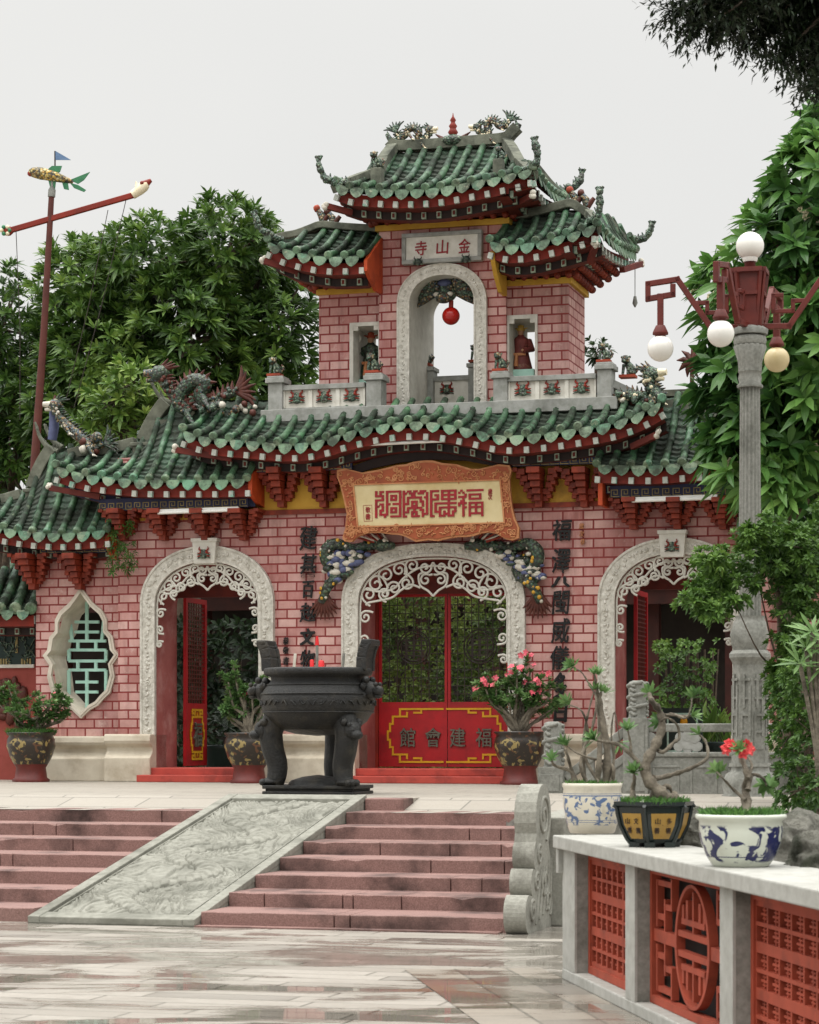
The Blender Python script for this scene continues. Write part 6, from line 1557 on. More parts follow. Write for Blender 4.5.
# dark planter sign behind the right arch
t = gthing('painted_board', 'dark green painted board with a pale border and yellow emblem in the right archway', 'board', G.x(680,1.6), 1.6, 0)
b = MB(); b.box(G.x(660,1.6), G.x(702,1.6), 1.6, 1.66, 0, Z(680,708,1.6)); gb(b, 'board', M['sea_green'], t)
b = MB(); a0, a1, c0, c1_ = G.x(667,1.6), G.x(698,1.6), Z(680,752,1.6), Z(680,713,1.6)
for x0, x1, z0, z1 in ((a0,a1,c0,c0+.025),(a0,a1,c1_-.025,c1_),(a0,a0+.025,c0,c1_),(a1-.025,a1,c0,c1_)): b.box(x0,x1,1.59,1.6,z0,z1)
gb(b, 'border', M['mint'], t)
b = MB(); b.ball((G.x(684,1.6),1.59,Z(684,722,1.6)), (.055,.02,.075), 0, 10); b.ball((G.x(684,1.6),1.585,Z(684,718,1.6)), (.03,.02,.03), 1, 8); gb(b, 'emblem', [M['gold'], M['frame_dark']], t)
# strappy plants in the right archway
lv = Leaves(); rb = random.Random(41); p0 = G.w(G.x(716,2.6),2.6,.55)
for k in range(46): a = rb.uniform(0,6.28); d = Vector((math.cos(a)*rb.uniform(.15,.7),math.sin(a)*.4,1)); lv.blade(p0+Vector((rb.uniform(-.3,.3),rb.uniform(-.1,.1),0)), d, Vector((0,-1,.2)), rb.uniform(.5,.95), .05, rb.uniform(.3,.9), .25)
b = MB(); b.lathe([(.2,-.55),(.26,-.5),(.3,-.1),(.34,0),(.3,.02)], (0,0,0), 16)
t = thing('potted_plant', 'strap-leaved plant in a dark pot inside the right archway', 'plant', p0-Vector((0,0,.55))); b.xf(Matrix.Translation((0,0,.55))); b.build('pot', M['sea_green'], t); lv.build('leaves', M['leaf_bush'], t, off=t.location)
# planter tub behind the left opening
b = MB(); b.lathe([(.22,0),(.3,.04),(.34,.45),(.38,.5),(.33,.52)], (0,0,0), 18); t = thing('planter_tub', 'dark tub with a small leafy plant inside the left doorway', 'planter', G.w(G.x(226,2.0),2.0,0)); b.build('tub', M['sea_green'], t)
lv = Leaves()
for k in range(16): lv.whorl(t.location+Vector((rb.uniform(-.3,.3),rb.uniform(-.2,.2),rb.uniform(.55,1.2))), Vector((rb.uniform(-.5,.5),-.4,.8)), 7, .16, .06, .5, 1.2, .3, rb)
lv.build('foliage', M['leaf_dark'], t, off=t.location)
# fern growing out of the wall under the left eave
lv = Leaves(); c0 = G.w(G.x(121,-.2),-.2,Z(121,545,-.2))
for k in range(75): p = c0+Vector((rb.uniform(-.2,.22),rb.uniform(-.12,.0),rb.uniform(-.42,.35))); lv.whorl(p, Vector((rb.uniform(-.6,.6),-.5,.3)), 7, .085, .022, .35, 1.2, .5, rb, True)
o = lv.build('wall_weed', M['leaf_bush'], None, c0, off=c0); tag(o, 'small fern-like weed growing from the wall under the left eave', 'weed')
# ------------------------------------------------------------------ small hall at the far left edge
t = gthing('side_hall', 'low side hall with green tile eave and painted dark panel at far left', 'building', 0, 0, 0)
b = MB(); ysd = .75; b.box(G.x(-60,ysd), xo0-.003, ysd, ysd+.3, 0, Z(10,600,ysd)); b.build('wall', M['red_wall'], t)
b = MB(); x0, x1 = G.x(-40,ysd), G.x(35,ysd); z0, z1 = Z(10,668,ysd), Z(10,626,ysd)
b.box(x0,x1,ysd-.05,ysd-.003,z1-.05,z1,0); b.box(x0,x1,ysd-.05,ysd-.003,z0,z0+.05,0); b.box(x0,x1,ysd-.02,ysd-.002,z0+.05,z1-.05,1)
wf = b.build('window', [M['white_stone'], M['sea_green']], t)
b = MB(); rb = random.Random(3)
for (u,v) in ((4,642),(13,646),(22,640),(29,648),(9,655),(26,656)):
    p = G.P(u,v,ysd-.03)
    for k in range(5): b.tube([p, p+Vector((rb.uniform(-.08,.08),-.01,rb.uniform(-.1,.1))), p+Vector((rb.uniform(-.14,.14),0,rb.uniform(-.15,.15)))], .010, 5, 0)
for u in (5,26):
    p = G.P(u,662,ysd-.03)
    for k in range(4): b.box(p.x-.08+.045*k, p.x-.055+.045*k, ysd-.035, ysd-.02, p.z-.05, p.z+.05, 1)
p = G.P(16.5,645,ysd-.03); b.box(p.x-.02,p.x+.02,ysd-.035,ysd-.02,p.z-.12,p.z+.12,1)
b.build('painting', [M['dragon_green'], M['gold_line']], wf)
b = MB(); p = G.P(8,700,ysd)
for k in range(26): b.ball(p+Vector((rb.uniform(-.25,.3),-.02,rb.uniform(-.4,.3))), (rb.uniform(.04,.1),.05,rb.uniform(.04,.12)), 0, 7, .2)
b.build('wall_relief', M['brown_fin'], t)
RP[0] = t
roof([(G.P(-45,610,.05), G.P(-22,572,.8)),(G.P(-10,611,.05), G.P(10,571,.8)),(G.P(20,611,.05), G.P(32,571,.8)),(G.P(31,611,.05), G.P(44,571,.8))], .26, .075, tips=False)
RP[0] = gate
b = MB()
for u in (7,20,33): p = G.P(u,620,.2); b.box(p.x-.04,p.x+.04,.16,.24,p.z-.06,p.z+.06)
b.build('rafter_tip', M['tip'], t)
# ------------------------------------------------------------------ bronze urn
ux = W(304,795,26.5); U0 = Vector((ux.x, 26.5, PLZ))+Vector((math.sin(TH),math.cos(TH),0))*.5
t = thing('incense_urn', 'large black cast iron incense urn on clawed lion legs at the top of the ramp', 'incense urn', U0, -TH)
b = MB(); b.box(-.53,.53,-.36,.36,0,.035); b.box(-.50,.50,-.34,.34,.035,.06); b.box(-.53,.53,-.36,.36,.06,.10); t.scale = (1.02,)*3; b.build('base', M['iron'], t, bevel=.01)
b = MB(); b.lathe([(.34,.0),(.3,.05),(.17,.09),(.02,.11)], (0,.0,.10), 20, sm=True); b.build('base_mound', M['iron'], t)
b = MB(); prof = [(.02,.64),(.25,.66),(.42,.71),(.54,.80),(.62,.93),(.635,1.04),(.61,1.13),(.55,1.21),(.515,1.25),(.52,1.285),(.585,1.305),(.60,1.33),(.60,1.37),(.585,1.385),(.545,1.385),(.53,1.34),(.50,1.26)]
b.lathe(prof, (0,0,0), 40, caps=False); bo = b.build('bowl', M['iron'], t)
b = MB()
for k in range(36): a = k*2*PI/36; b.tube([(.637*math.cos(a+.05*j),.637*math.sin(a+.05*j),1.0+.03*math.sin(j*2.1+k)) for j in range(3)], .008, 4)
for z, r in ((1.10,.622),(.90,.608),(1.2,.56)): b.tube([(r*math.cos(a*2*PI/48),r*math.sin(a*2*PI/48),z) for a in range(49)], .011, 5)
b.build('relief_band', M['iron'], bo)
b = MB(); b.lathe([(.0,1.33),(.3,1.325),(.535,1.32)], (0,0,0), 24, caps=False); b.build('ash', M['plinth'], t)
for sg in (-1,1):
    b = MB(); x = sg*.545
    P = [(0,1.36),(sg*.005,1.5),(sg*.03,1.6),(sg*.06,1.66)]
    for i, (dx, z) in enumerate(P[:-1]):
        n_ = P[i+1]
        b.bar((x+dx,0,z-.004),(x+n_[0],0,n_[1]+.004),.34,.085)
        for yy in (-.145,.145): b.bar((x+dx,yy,z-.006),(x+n_[0],yy,n_[1]+.006),.07,.115)
    b.bar((x+P[-1][0],-.18,P[-1][1]),(x+P[-1][0],.18,P[-1][1]),.115,.07)
    b.build('ear', M['iron'], t, bevel=.015)
    b = MB(); c0 = Vector((sg*.62,-.08,1.13)); b.ball(c0,(.095,.105,.105),0,12,.05); b.ball(c0+Vector((sg*.10,-.03,-.0)),(.07,.075,.06),0,10); b.ball(c0+Vector((sg*.10,-.03,-.06)),(.055,.055,.024),0,8)
    for k in (-1,1): b.ball(c0+Vector((sg*.0,-.02+k*.11,.12)),.04,0,7); b.ball(c0+Vector((sg*.1,k*.08-.03,.07)),.028,0,7)
    for k in range(7): a = k*.9; b.ball(c0+Vector((-sg*.05,.11*math.cos(a),.11*math.sin(a))),.045,0,7)
    b.build('lion_handle', M['iron'], t)
for a in (rad(203), rad(-35), rad(85)):
    d = Vector((math.cos(a), math.sin(a), 0)); sd = Vector((-d.y,d.x,0)); b = MB()
    P = smoothpts([d*.44+Vector((0,0,.86)),d*.52+Vector((0,0,.70)),d*.50+Vector((0,0,.50)),d*.45+Vector((0,0,.32)),d*.46+Vector((0,0,.18)),d*.49+Vector((0,0,.12))],4)
    b.tube(P, [lerp(.155,.098,(i/(len(P)-1))**.7) for i in range(len(P))], 14)
    c0 = d*.60+Vector((0,0,.70)); b.ball(c0,(.11,.11,.11),0,12,.05); b.ball(c0+d*.09-Vector((0,0,.05)),(.075,.075,.055),0,9)
    for k in (-1,1): b.ball(c0+sd*k*.07+d*.05+Vector((0,0,.06)),.03,0,7); b.ball(c0+sd*k*.10+Vector((0,0,.09)),.045,0,7)
    b.ball(d*.53+Vector((0,0,.135)),(.12,.12,.045),0,12)
    for k in (-1,0,1): b.ball(d*.61+sd*k*.062+Vector((0,0,.13)),(.042,.042,.04),0,8)
    b.build('leg', M['iron'], t)
def uw(x,y,z): 
    x, y, z = x*1.02, y*1.02, z*1.02
    return U0+Vector((math.cos(TH)*x+math.sin(TH)*y, -math.sin(TH)*x+math.cos(TH)*y, z))
for lab,x,y,r,h,m in (('short fat red candle in the urn, right one',.135,-.3,.032,.13,'candle'),('short red candle in the urn, left one',.02,-.28,.022,.14,'candle')):
    b = MB(); b.lathe([(r,0),(r,h),(r*.6,h+.01)],(0,0,0),12); b.tube([(0,0,h),(0,0,h+.02)],.004,4,1); o = b.build('candle',[M[m],M['black']],None,uw(x,y,1.325)); tag(o,lab,'candle','candles in the urn')
for lab,x,y,h,m,tip in (('grey incense stick with a red tip standing in the urn',.07,-.25,.31,'grey_stone',True),('pale leaning incense stick at the left in the urn',-.2,-.25,.22,'white_stone',False),('dark thick incense stick at the right in the urn',.34,-.2,.22,'rail_stone',False)):
    b = MB(); b.tube([(0,0,0),(.02 if not tip else 0,0,h)],.017,7,0)
    if tip: b.tube([(0,0,h),(0,0,h+.10)],[.024,.012],8,1)
    o = b.build('incense_stick',[M[m],M['candle']],None,uw(x,y,1.325)); tag(o,lab,'incense','incense sticks in the urn')
# ------------------------------------------------------------------ desert-rose plants
def blossom(fl, p, r, rnd, m=0):
    nrm = (rdir(rnd)+Vector((0,-1.2,.4))).normalized(); u = nrm.orthogonal().normalized(); v = nrm.cross(u)
    for k in range(5):
        a = k*1.2566; d = u*math.cos(a)+v*math.sin(a); e = v*math.cos(a)-u*math.sin(a); c = p+nrm*r*.1
        fl.add([c, c+d*r*.6+e*r*.38+nrm*r*.18, c+d*r*1.05+nrm*r*.12, c+d*r*.6-e*r*.38+nrm*r*.18], [(0,1,2,3)], m, False)
def adenium(t, z0, stems, leafL, leafw, nper, flowers, fm, rnd, r0=.05, origin=None, lmat='leaf_aden', var=.45, fat=None, curl=.3, fsize=.045):
    """stems: polylines relative to the pot axis; rosettes at their tips"""
    lv = Leaves(); tb = MB(); fl = MB()
    for P in stems:
        Q = smoothpts([Vector(p) for p in P[0]], 5); ra = P[1]; n = len(Q)
        tb.tube(Q, [lerp(ra,ra*.32,i/(n-1))*(1+.16*math.sin(i*1.7+ra*90)+.12*math.sin(i*4.1+ra*50)) for i in range(n)], 8)
        d = (Q[-1]-Q[-3]).normalized()
        for k in range(P[2]):
            q = Q[-1-min(n-2,k*2//3)]+Vector((rnd.uniform(-1,1),rnd.uniform(-1,1),rnd.uniform(-.4,1)))*leafL*.35*(k>0); lv.whorl(q, (d+Vector((0,0,.6))+rdir(rnd)*.4*(k>0)), nper, leafL, leafw, var+rnd.uniform(-.15,.2), 1.05, curl, rnd)
    for f in range(flowers):
        P = rnd.choice(stems)[0][-1]; p = Vector(P)+Vector((rnd.uniform(-.08,.08),rnd.uniform(-.1,.02),rnd.uniform(.0,.12)))
        fl = MB()
        for j in range(2): blossom(fl, p+rdir(rnd)*.02, fsize, rnd)
        fl.build('flower', M[fm], t, loc=(0,0,z0))
    tb.build('stem', M['adenium'], t, loc=(0,0,z0)); lv.build('leaves', M[lmat], t, loc=(0,0,z0))
def grass_in(t, z0, r, n, h, rnd, hexa=None):
    lv = Leaves()
    for k in range(n):
        a, q = rnd.uniform(0,6.28), r*math.sqrt(rnd.random()); lv.quick(Vector((q*math.cos(a),q*math.sin(a),0)), Vector((rnd.uniform(-.6,.6),rnd.uniform(-.6,.6),1)), Vector((0,-1,0)), h*rnd.uniform(.5,1.3), .006, rnd.random(), .3)
    lv.build('grass', M['grass'], t, loc=(0,0,z0))
def glaze_mat(name, base, deco, z0, z1, scale, thr, rough=.25, band=None, deco2=None):
    m, nt, b = newmat(name); v = coord(nt); sp = nt.nodes.new('ShaderNodeSeparateXYZ'); nt.links.new(v, sp.inputs[0])
    n1 = noise(nt, v, scale, 3, .5, 1.4); f = ramp(nt, n1.outputs[0], [(thr,(0,0,0)),(thr+.03,(1,1,1))]).outputs[0]
    zr = nt.nodes.new('ShaderNodeMapRange'); zr.inputs['From Min'].default_value = z0; zr.inputs['From Max'].default_value = z1; zr.clamp = False; nt.links.new(sp.outputs[2], zr.inputs['Value'])
    zz = ramp(nt, zr.outputs[0], [(0,(0,0,0)),(.06,(1,1,1)),(.9,(1,1,1)),(.96,(0,0,0))]).outputs[0]
    mm = nt.nodes.new('ShaderNodeMath'); mm.operation = 'MULTIPLY'; nt.links.new(f, mm.inputs[0]); nt.links.new(zz, mm.inputs[1])
    n2 = noise(nt, v, scale*.5, 4); bb = ramp(nt, n2.outputs[0], [(.3,lin(base)),(.8,tuple(c*.82 for c in lin(base)[:3])+(1,))]).outputs[0]
    c = mixc(nt, mm.outputs[0], bb, lin(deco))
    if deco2:
        n4 = noise(nt, v, scale*1.3, 2, .5, .8); f4 = ramp(nt, n4.outputs[0], [(.6,(0,0,0)),(.64,(1,1,1))]).outputs[0]; c = mixc(nt, f4, c, lin(deco2))
    if band:
        for (a, w) in band:
            s_ = nt.nodes.new('ShaderNodeMath'); s_.operation = 'COMPARE'; s_.inputs[1].default_value = a; s_.inputs[2].default_value = w; nt.links.new(zr.outputs[0], s_.inputs[0]); c = mixc(nt, s_.outputs[0], c, lin(deco))
    n3 = noise(nt, v, 7, 6, .7); c = mixc(nt, ramp(nt, n3.outputs[0], [(.55,(0,0,0)),(.8,(.45,.45,.45))]).outputs[0], c, lin('7a7366'))
    nt.links.new(c, b.inputs['Base Color']); b.inputs['Roughness'].default_value = rough; return m
M['brown_glaze'] = glaze_mat('brown_glazed_pot', '2a221b', '8c7a4a', .22, .66, 7.5, .56, .3, None, '5a3a24')
M['foot_red'] = mat('red_brown_foot', '6a2620', '53201b', 6, .5, .1)
def glazed_planter(label, u, v, y, s, seed, hgt, spread, nf, nst, grass=True, grp='glazed pots along the gate'):
    p = G.P(u, v, y); rnd = random.Random(seed); t = thing('potted_plant', label, 'potted plant', G.w(p.x, y, 0), G.ang, grp)
    k = s; b = MB(); b.lathe([(.26*k,0),(.27*k,.03*k),(.23*k,.06*k),(.21*k,.2*k),(.24*k,.25*k)], (0,0,0), 22); b.build('foot', M['foot_red'], t)
    b = MB(); b.lathe([(.24*k,.25*k),(.30*k,.36*k),(.345*k,.50*k),(.335*k,.60*k),(.31*k,.65*k),(.345*k,.68*k),(.345*k,.70*k),(.30*k,.70*k),(.28*k,.62*k)], (0,0,0), 26, caps=False); b.lathe([(.0,.655*k),(.29*k,.655*k)], (0,0,0), 20, 1, caps=False); b.build('pot', [M['brown_glaze'], M['soil']], t)
    st = []
    for i in range(nst):
        a = rnd.uniform(0,6.28); q = spread*rnd.uniform(.35,1.0); h = hgt*rnd.uniform(.25,1.0); e = Vector((q*math.cos(a), q*.5*math.sin(a), h))
        m1 = Vector((e.x*.35+rnd.uniform(-.08,.08), e.y*.4, h*rnd.uniform(.28,.4))); m2 = Vector((e.x*.8+rnd.uniform(-.06,.06), e.y*.8, h*rnd.uniform(.55,.72)))
        st.append(([Vector((rnd.uniform(-.05,.05),0,-.02)), m1, m2, e], .034, 12))
        st.append(([m1, m1.lerp(e,.5)+Vector((rnd.uniform(-.2,.2),rnd.uniform(-.1,.1),.02)), m1.lerp(e,.8)+Vector((rnd.uniform(-.28,.28),rnd.uniform(-.15,.1),.0))], .018, 11))
    adenium(t, .655*k, st, .10, .03, 10, nf, 'pink_flower', rnd)
    if grass: grass_in(t, .65*k, .34*k, 1800, .17, rnd)
    return t
glazed_planter('desert rose in a brown glazed pot on a red foot at the far left', 31, 779, -.75, 1.01, 51, .72, .62, 3, 12)
glazed_planter('desert rose full of pink flowers in a glazed pot right of the middle doors', 520, 787, -.75, 1.02, 53, 1.05, .62, 26, 17, False)
glazed_planter('desert rose in a glazed pot by the left doorway, half hidden by the urn', 249, 783, -.75, 1.0, 57, 1.0, .42, 2, 12, False)
# ------------------------------------------------------------------ three pots on the balustrade
M['blue_pot'] = glaze_mat('blue_white_crock', 'd3ccba', '54698c', .05, .27, 14, .54, .3, [(.93,.018),(.99,.008),(.18,.008),(.12,.008)])
M['blue_bowl'] = glaze_mat('blue_white_bowl', 'ccd0c2', '1f2550', .02, .22, 11, .5, .2, [(.16,.012)])
M['black_glaze'] = mat('black_green_glaze', '14211f', '0e1716', 6, .22, .05, spec=.6)
M['ochre'] = glaze_mat('ochre_panel', 'a07c34', '6b4d22', .02, .26, 16, .64, .35)
CT = .951
def onpot(u, v): Y = (CAMZ-CT)*F/(v-HY); p = W(u, v, Y); return Vector((p.x, p.y, CT))
t = thing('potted_plant', 'slender desert rose stems in a cream crock with blue flowers, on the balustrade end', 'potted plant', onpot(588,833)+Vector((.03,.02,0)), 0, 'pots on the balustrade')
b = MB(); b.lathe([(.145,0),(.155,.01),(.175,.08),(.195,.18),(.20,.25),(.195,.30),(.203,.315),(.203,.338),(.185,.338),(.175,.29)], (0,0,0), 32, caps=False); b.lathe([(0,.305),(.18,.305)], (0,0,0), 20, 1, caps=False); b.build('pot', [M['blue_pot'], M['soil']], t)
rnd = random.Random(61)
def px_st(t_, zoff, pts, r, n, Yd=None):
    """stem polyline given by pixels at the pot's own depth, with small depth offsets"""
    o = t_.location; out = []
    for i, (u, v) in enumerate(pts): p = W(u, v, o.y); out.append(Vector((p.x-o.x, .05*math.sin(i*2.1+u), p.z-o.z-zoff)))
    return (out, r, n)
st = [px_st(t,.305,[(597,788),(599,755),(600,720),(597,690),(594,675)],.022,2),px_st(t,.305,[(606,788),(607,750),(603,725),(600,700),(601,692)],.03,2),px_st(t,.305,[(580,788),(572,770),(566,752),(563,745)],.016,1),px_st(t,.305,[(590,788),(580,765),(588,735),(582,712),(570,705)],.014,2),
      px_st(t,.305,[(612,788),(613,768),(606,762),(590,758),(575,752),(567,746)],.014,1),px_st(t,.305,[(575,788),(572,772),(556,766),(551,760)],.02,1),px_st(t,.305,[(602,788),(585,756),(592,728),(596,700),(590,685),(582,672),(571,667)],.012,2),px_st(t,.305,[(586,788),(584,740),(590,705),(594,690)],.012,1),px_st(t,.305,[(609,788),(614,760),(611,735),(614,712),(620,742)],.01,1)]
adenium(t, .305, st, .085, .019, 12, 0, 'pink_flower', rnd, curl=.1)
grass_in(t, .305, .18, 900, .075, rnd)
t = thing('potted_plant', 'twisted fat-rooted desert rose bonsai in a black and ochre six-sided pot', 'potted plant', onpot(655,847)+Vector((.0,.05,0)), 0, 'pots on the balustrade')
def hexring(r, z, rot): return [Vector((r*math.cos(rot+k*PI/3), r*.82*math.sin(rot+k*PI/3), z)) for k in range(6)]
rot = rad(12); prof = [(.145,.025),(.165,.05),(.205,.13),(.222,.2),(.228,.235),(.248,.245),(.248,.268),(.215,.268),(.205,.24)]
b = MB(); vs = []
for r, z in prof: vs += hexring(r*1.0, z, rot)
b.add(vs, [(i*6+k, i*6+(k+1)%6, (i+1)*6+(k+1)%6, (i+1)*6+k) for i in range(len(prof)-1) for k in range(6)]+[(5,4,3,2,1,0)], 0)
for q in hexring(.125,.0,rot): b.box(q.x-.03,q.x+.03,q.y-.03,q.y+.03,0,.03)
for k in range(6):
    P = [hexring(r+.004,z,rot)[k] for r, z in prof[:6]]; b.tube(P, .012, 6, 0)
b.add([Vector((v.x,v.y,.25)) for v in hexring(.21,.25,rot)], [(0,1,2,3,4,5)], 1)
po = b.build('pot', [M['black_glaze'], M['soil']], t)
for k in range(6):
    b = MB(); rows = [(.165,.05),(.205,.13),(.222,.2)]; L_ = []
    for r, z in rows:
        h_ = hexring(r+.003, z, rot); a, c = h_[k], h_[(k+1)%6]; q = .16 if z > .06 else .22; L_ += [a.lerp(c,q), a.lerp(c,1-q)]
    b.add(L_, [(0,1,3,2),(2,3,5,4)], 0); b.build('panel', M['ochre'], po)
    if k in (3,4):
        h0 = hexring(.207,.13,rot)
        a, c = h0[k], h0[(k+1)%6]; d = (c-a).normalized(); out = Vector((d.y,-d.x,0)); 
        if out.dot((a+c)/2) < 0: out = -out
        if k == 3 or True:
            for j, ch in enumerate('山多' if k == 4 else '山文'):
                for i_ in (0,1):
                    g = MB(); glyph(g, ch if i_ == 0 else '書', -.016, .016, -.018, .018, 0, .004)
                    c0 = a.lerp(c, .33+.34*j)+Vector((0,0,.025-.055*i_)); Mx = Matrix((tuple(d)+(0,), tuple(-out)+(0,), (0,0,1,0), (0,0,0,1))).transposed()
                    g.xf(Matrix.Translation(c0+out*(.008-.02*(i_*.2)+(.005 if i_ == 0 else -.012))) @ Mx.to_3x3().to_4x4()); g.build('character', M['dark'], po)
st = [px_st(t,.25,[(672,803),(662,795),(648,780),(645,765),(655,745),(662,728),(660,712),(651,700),(650,694)],.042,2),px_st(t,.25,[(648,778),(636,760),(620,745),(605,742),(595,740)],.018,2),px_st(t,.25,[(655,747),(662,752),(674,742),(680,738),(678,725),(666,718),(660,722)],.014,1),
      px_st(t,.25,[(652,778),(660,778),(675,774),(690,768),(706,758),(706,742),(700,735)],.018,1),px_st(t,.25,[(662,722),(672,714),(685,718),(690,708),(692,698)],.012,2),px_st(t,.25,[(660,712),(656,705),(664,714),(690,716)],.012,1),px_st(t,.25,[(670,803),(664,790),(668,786),(674,795)],.026,0),px_st(t,.25,[(633,806),(633,790),(634,780),(633,772)],.02,3),px_st(t,.25,[(645,770),(632,755),(630,742),(627,730)],.013,2)]
adenium(t, .25, st, .08, .02, 12, 0, 'pink_flower', rnd, curl=.1)
b = MB(); q = px_st(t,.25,[(642,803)],1,1)[0][0]; b.ball((q.x,-.11,.0), (.036,.03,.032), 0, 12, .05); b.build('pebble', M['white_stone'], t, loc=(0,0,.25))
b = MB(); 
for k in range(9): q = px_st(t,.25,[(662+R.uniform(-10,16),800+R.uniform(-6,3))],1,1)[0][0]; b.ball((q.x,R.uniform(-.05,.03),q.z), (R.uniform(.018,.035),.03,R.uniform(.025,.045)), 0, 9, .08)
b.build('root', M['adenium'], t, loc=(0,0,.25)); grass_in(t, .25, .2, 1000, .07, rnd)
t = thing('potted_plant', 'red flowered desert rose in a wide white bowl with dark blue leaf painting', 'potted plant', onpot(743,867)+Vector((.0,.08,0)), 0, 'pots on the balustrade')
b = MB(); b.lathe([(.135,0),(.145,.008),(.175,.055),(.20,.12),(.21,.18),(.208,.228),(.225,.24),(.23,.25),(.226,.262),(.195,.262),(.188,.22)], (0,0,0), 40, caps=False); b.lathe([(0,.235),(.195,.235)], (0,0,0), 20, 1, caps=False); b.build('pot', [M['blue_bowl'], M['soil']], t)
st = [px_st(t,.235,[(746,815),(747,790),(747,775),(742,758),(738,750)],.026,1),px_st(t,.235,[(747,790),(752,775),(762,778),(768,786)],.014,3),px_st(t,.235,[(745,800),(735,790),(722,778),(718,772)],.010,2),px_st(t,.235,[(747,778),(752,765),(745,752)],.010,1)]
adenium(t, .235, st, .07, .022, 12, 0, 'red_flower', rnd, curl=.15)
fl = MB()
for (u,v) in ((724,750),(731,746),(737,748),(741,753),(728,745),(744,744),(748,749)):
    p = W(u,v,t.location.y)-t.location
    fl = MB()
    for j in range(3): blossom(fl, Vector((p.x,-.04,p.z))+rdir(rnd)*.008, .03, rnd)
    fl.build('flower', M['red_flower'], t)
grass_in(t, .235, .2, 1400, .085, rnd)
# ------------------------------------------------------------------ garden behind the balustrade
mb = MB(); p = [B.w(.25,.3,.62), B.w(9,.3,.62), B.w(9,9,.62), B.w(.25,9,.62)]; 
mb.add([tuple(q) for q in p], [(0,1,2,3)]); mb.build('garden_bed', M['soil'], kind='structure')
mb = MB(); a, c = B.w(.25,.31,0), B.w(8.5,.31,0); mb.add([a,c,c+Vector((0,0,.62)),a+Vector((0,0,.62))], [(0,1,2,3)]); o = mb.build('bed_wall', M['dark_wall'], kind='structure')
def boulder(label, u, v, Y, r, sq, seed, m='rock'):
    me = bmesh_ico(r, sq, seed); p = W(u, v, Y); o = bpy.data.objects.new('boulder', me); COL.objects.link(o); o.location = (p.x, p.y, p.z); me.materials.append(M[m]); tag(o, label, 'rock', 'boulders in the planting bed'); return o
import bmesh
def bmesh_ico(r, sq, seed):
    bm = bmesh.new(); bmesh.ops.create_icosphere(bm, subdivisions=5, radius=1)
    for v in bm.verts:
        n_ = mathutils.noise.noise(v.co*1.1+Vector((seed,0,0)))*.5-abs(mathutils.noise.noise(v.co*2.2+Vector((0,seed,0))))*.55+.2+mathutils.noise.noise(v.co*7+Vector((0,0,seed)))*.06
        v.co *= 1+n_; v.co = Vector((v.co.x*r*sq[0], v.co.y*r*sq[1], v.co.z*r*sq[2]))
    me = bpy.data.meshes.new('boulder'); bm.to_mesh(me); bm.free()
    for p in me.polygons: p.use_smooth = True
    return me
boulder('grey mossy boulder behind the blue leaf bowl at the right edge', 790, 862, 13.2, .32, (1.1,1,.75), 3)
boulder('brown boulder between the six-sided pot and the bowl', 694, 850, 14.6, .2, (1,1,1.1), 7)
boulder('low grey stone behind the bowl at the right edge of the frame', 822, 870, 12.2, .2, (1,1,.8), 9)
# ------------------------------------------------------------------ carved stone railing behind the pots
YRr = 27.2; t = thing('stone_railing', 'grey carved stone railing with dragon-wrapped posts behind the balustrade pots', 'railing', Vector((W(637,800,YRr).x, YRr, PLZ)), -TH)
Rl = Fr(t.location, -TH)
def rp(u, v, y=0): return Rl.P(u, v, y)
def carved_post(u, vt, vm, vb, r):
    x, zt, zm, zb = rp(u,vt).x, rp(u,vt).z, rp(u,vm).z, min(rp(u,vb).z, -.0); b = MB(); w = r*1.3
    b.box(x-w, x+w, -w, w, zb-.3, zm, 0); b.box(x-w*.75, x+w*.75, -w-.008, -w, zb+.1, zm-.08, 0); po = b.build('post', M['rail_stone'], t, bevel=.012)
    b = MB(); b.lathe([(r*1.0,zm),(r*.92,zm+.03),(r*.95,(zm+zt)/2),(r*.97,zt-.05),(r*.85,zt-.01),(r*.5,zt+.005)], (x,0,0), 20)
    H = zt-zm
    for i in range(70): a = i*2.1; z = zm+.03+H*.88*((i*.618)%1); b.ball((x+r*.93*math.cos(a), r*.93*math.sin(a), z), (r*.30,r*.30,r*.22), 0, 6)
    b.tube([(x+r*1.02*math.cos(k*.5), r*1.02*math.sin(k*.5), zm+.03+H*.9*k/36) for k in range(37)], r*.2, 6)
    b.build('carved_shaft', M['rail_stone'], po)
carved_post(553,722,767,800,.112); carved_post(637.5,681,718,800,.108)
b = MB(); xR = rp(800,730).x; xP = rp(648,730).x
b.box(xP, xR, -.05, .05, rp(700,732).z, rp(700,723.5).z); b.box(xP, xR, -.06, .06, rp(700,757).z, rp(700,752).z); b.build('rail', M['rail_stone'], t, bevel=.015)
b = MB(); b.box(xP, xR, -.04, .04, -.25, rp(700,757).z-.002)
for i in range(4):
    a, c = lerp(xP,xR,i/4)+.06, lerp(xP,xR,(i+1)/4)-.06; z0, z1 = -.05, rp(700,762).z-.04
    for q in ((a,c,z0,z0+.025),(a,c,z1-.025,z1),(a,a+.025,z0+.026,z1-.026),(c-.025,c,z0+.026,z1-.026)): b.box(q[0],q[1],-.052,-.04,q[2],q[3])
b.build('panel', M['rail_stone'], t, bevel=.006)
for u in (644,688,745): 
    b = MB(); zc_ = rp(u,742).z
    for dx, dz, r in ((-.08,.05,.062),(.08,.05,.062),(-.10,-.05,.06),(.10,-.05,.06),(0,.0,.085),(0,-.08,.05),(0,.07,.06)): b.prism([(rp(u,742).x+dx+r*math.cos(q*.45), zc_+dz+r*math.sin(q*.45)) for q in range(14)], -.04-dz*.05-dx*.03, .04)
    b.build('cloud_baluster', M['parapet'], t)
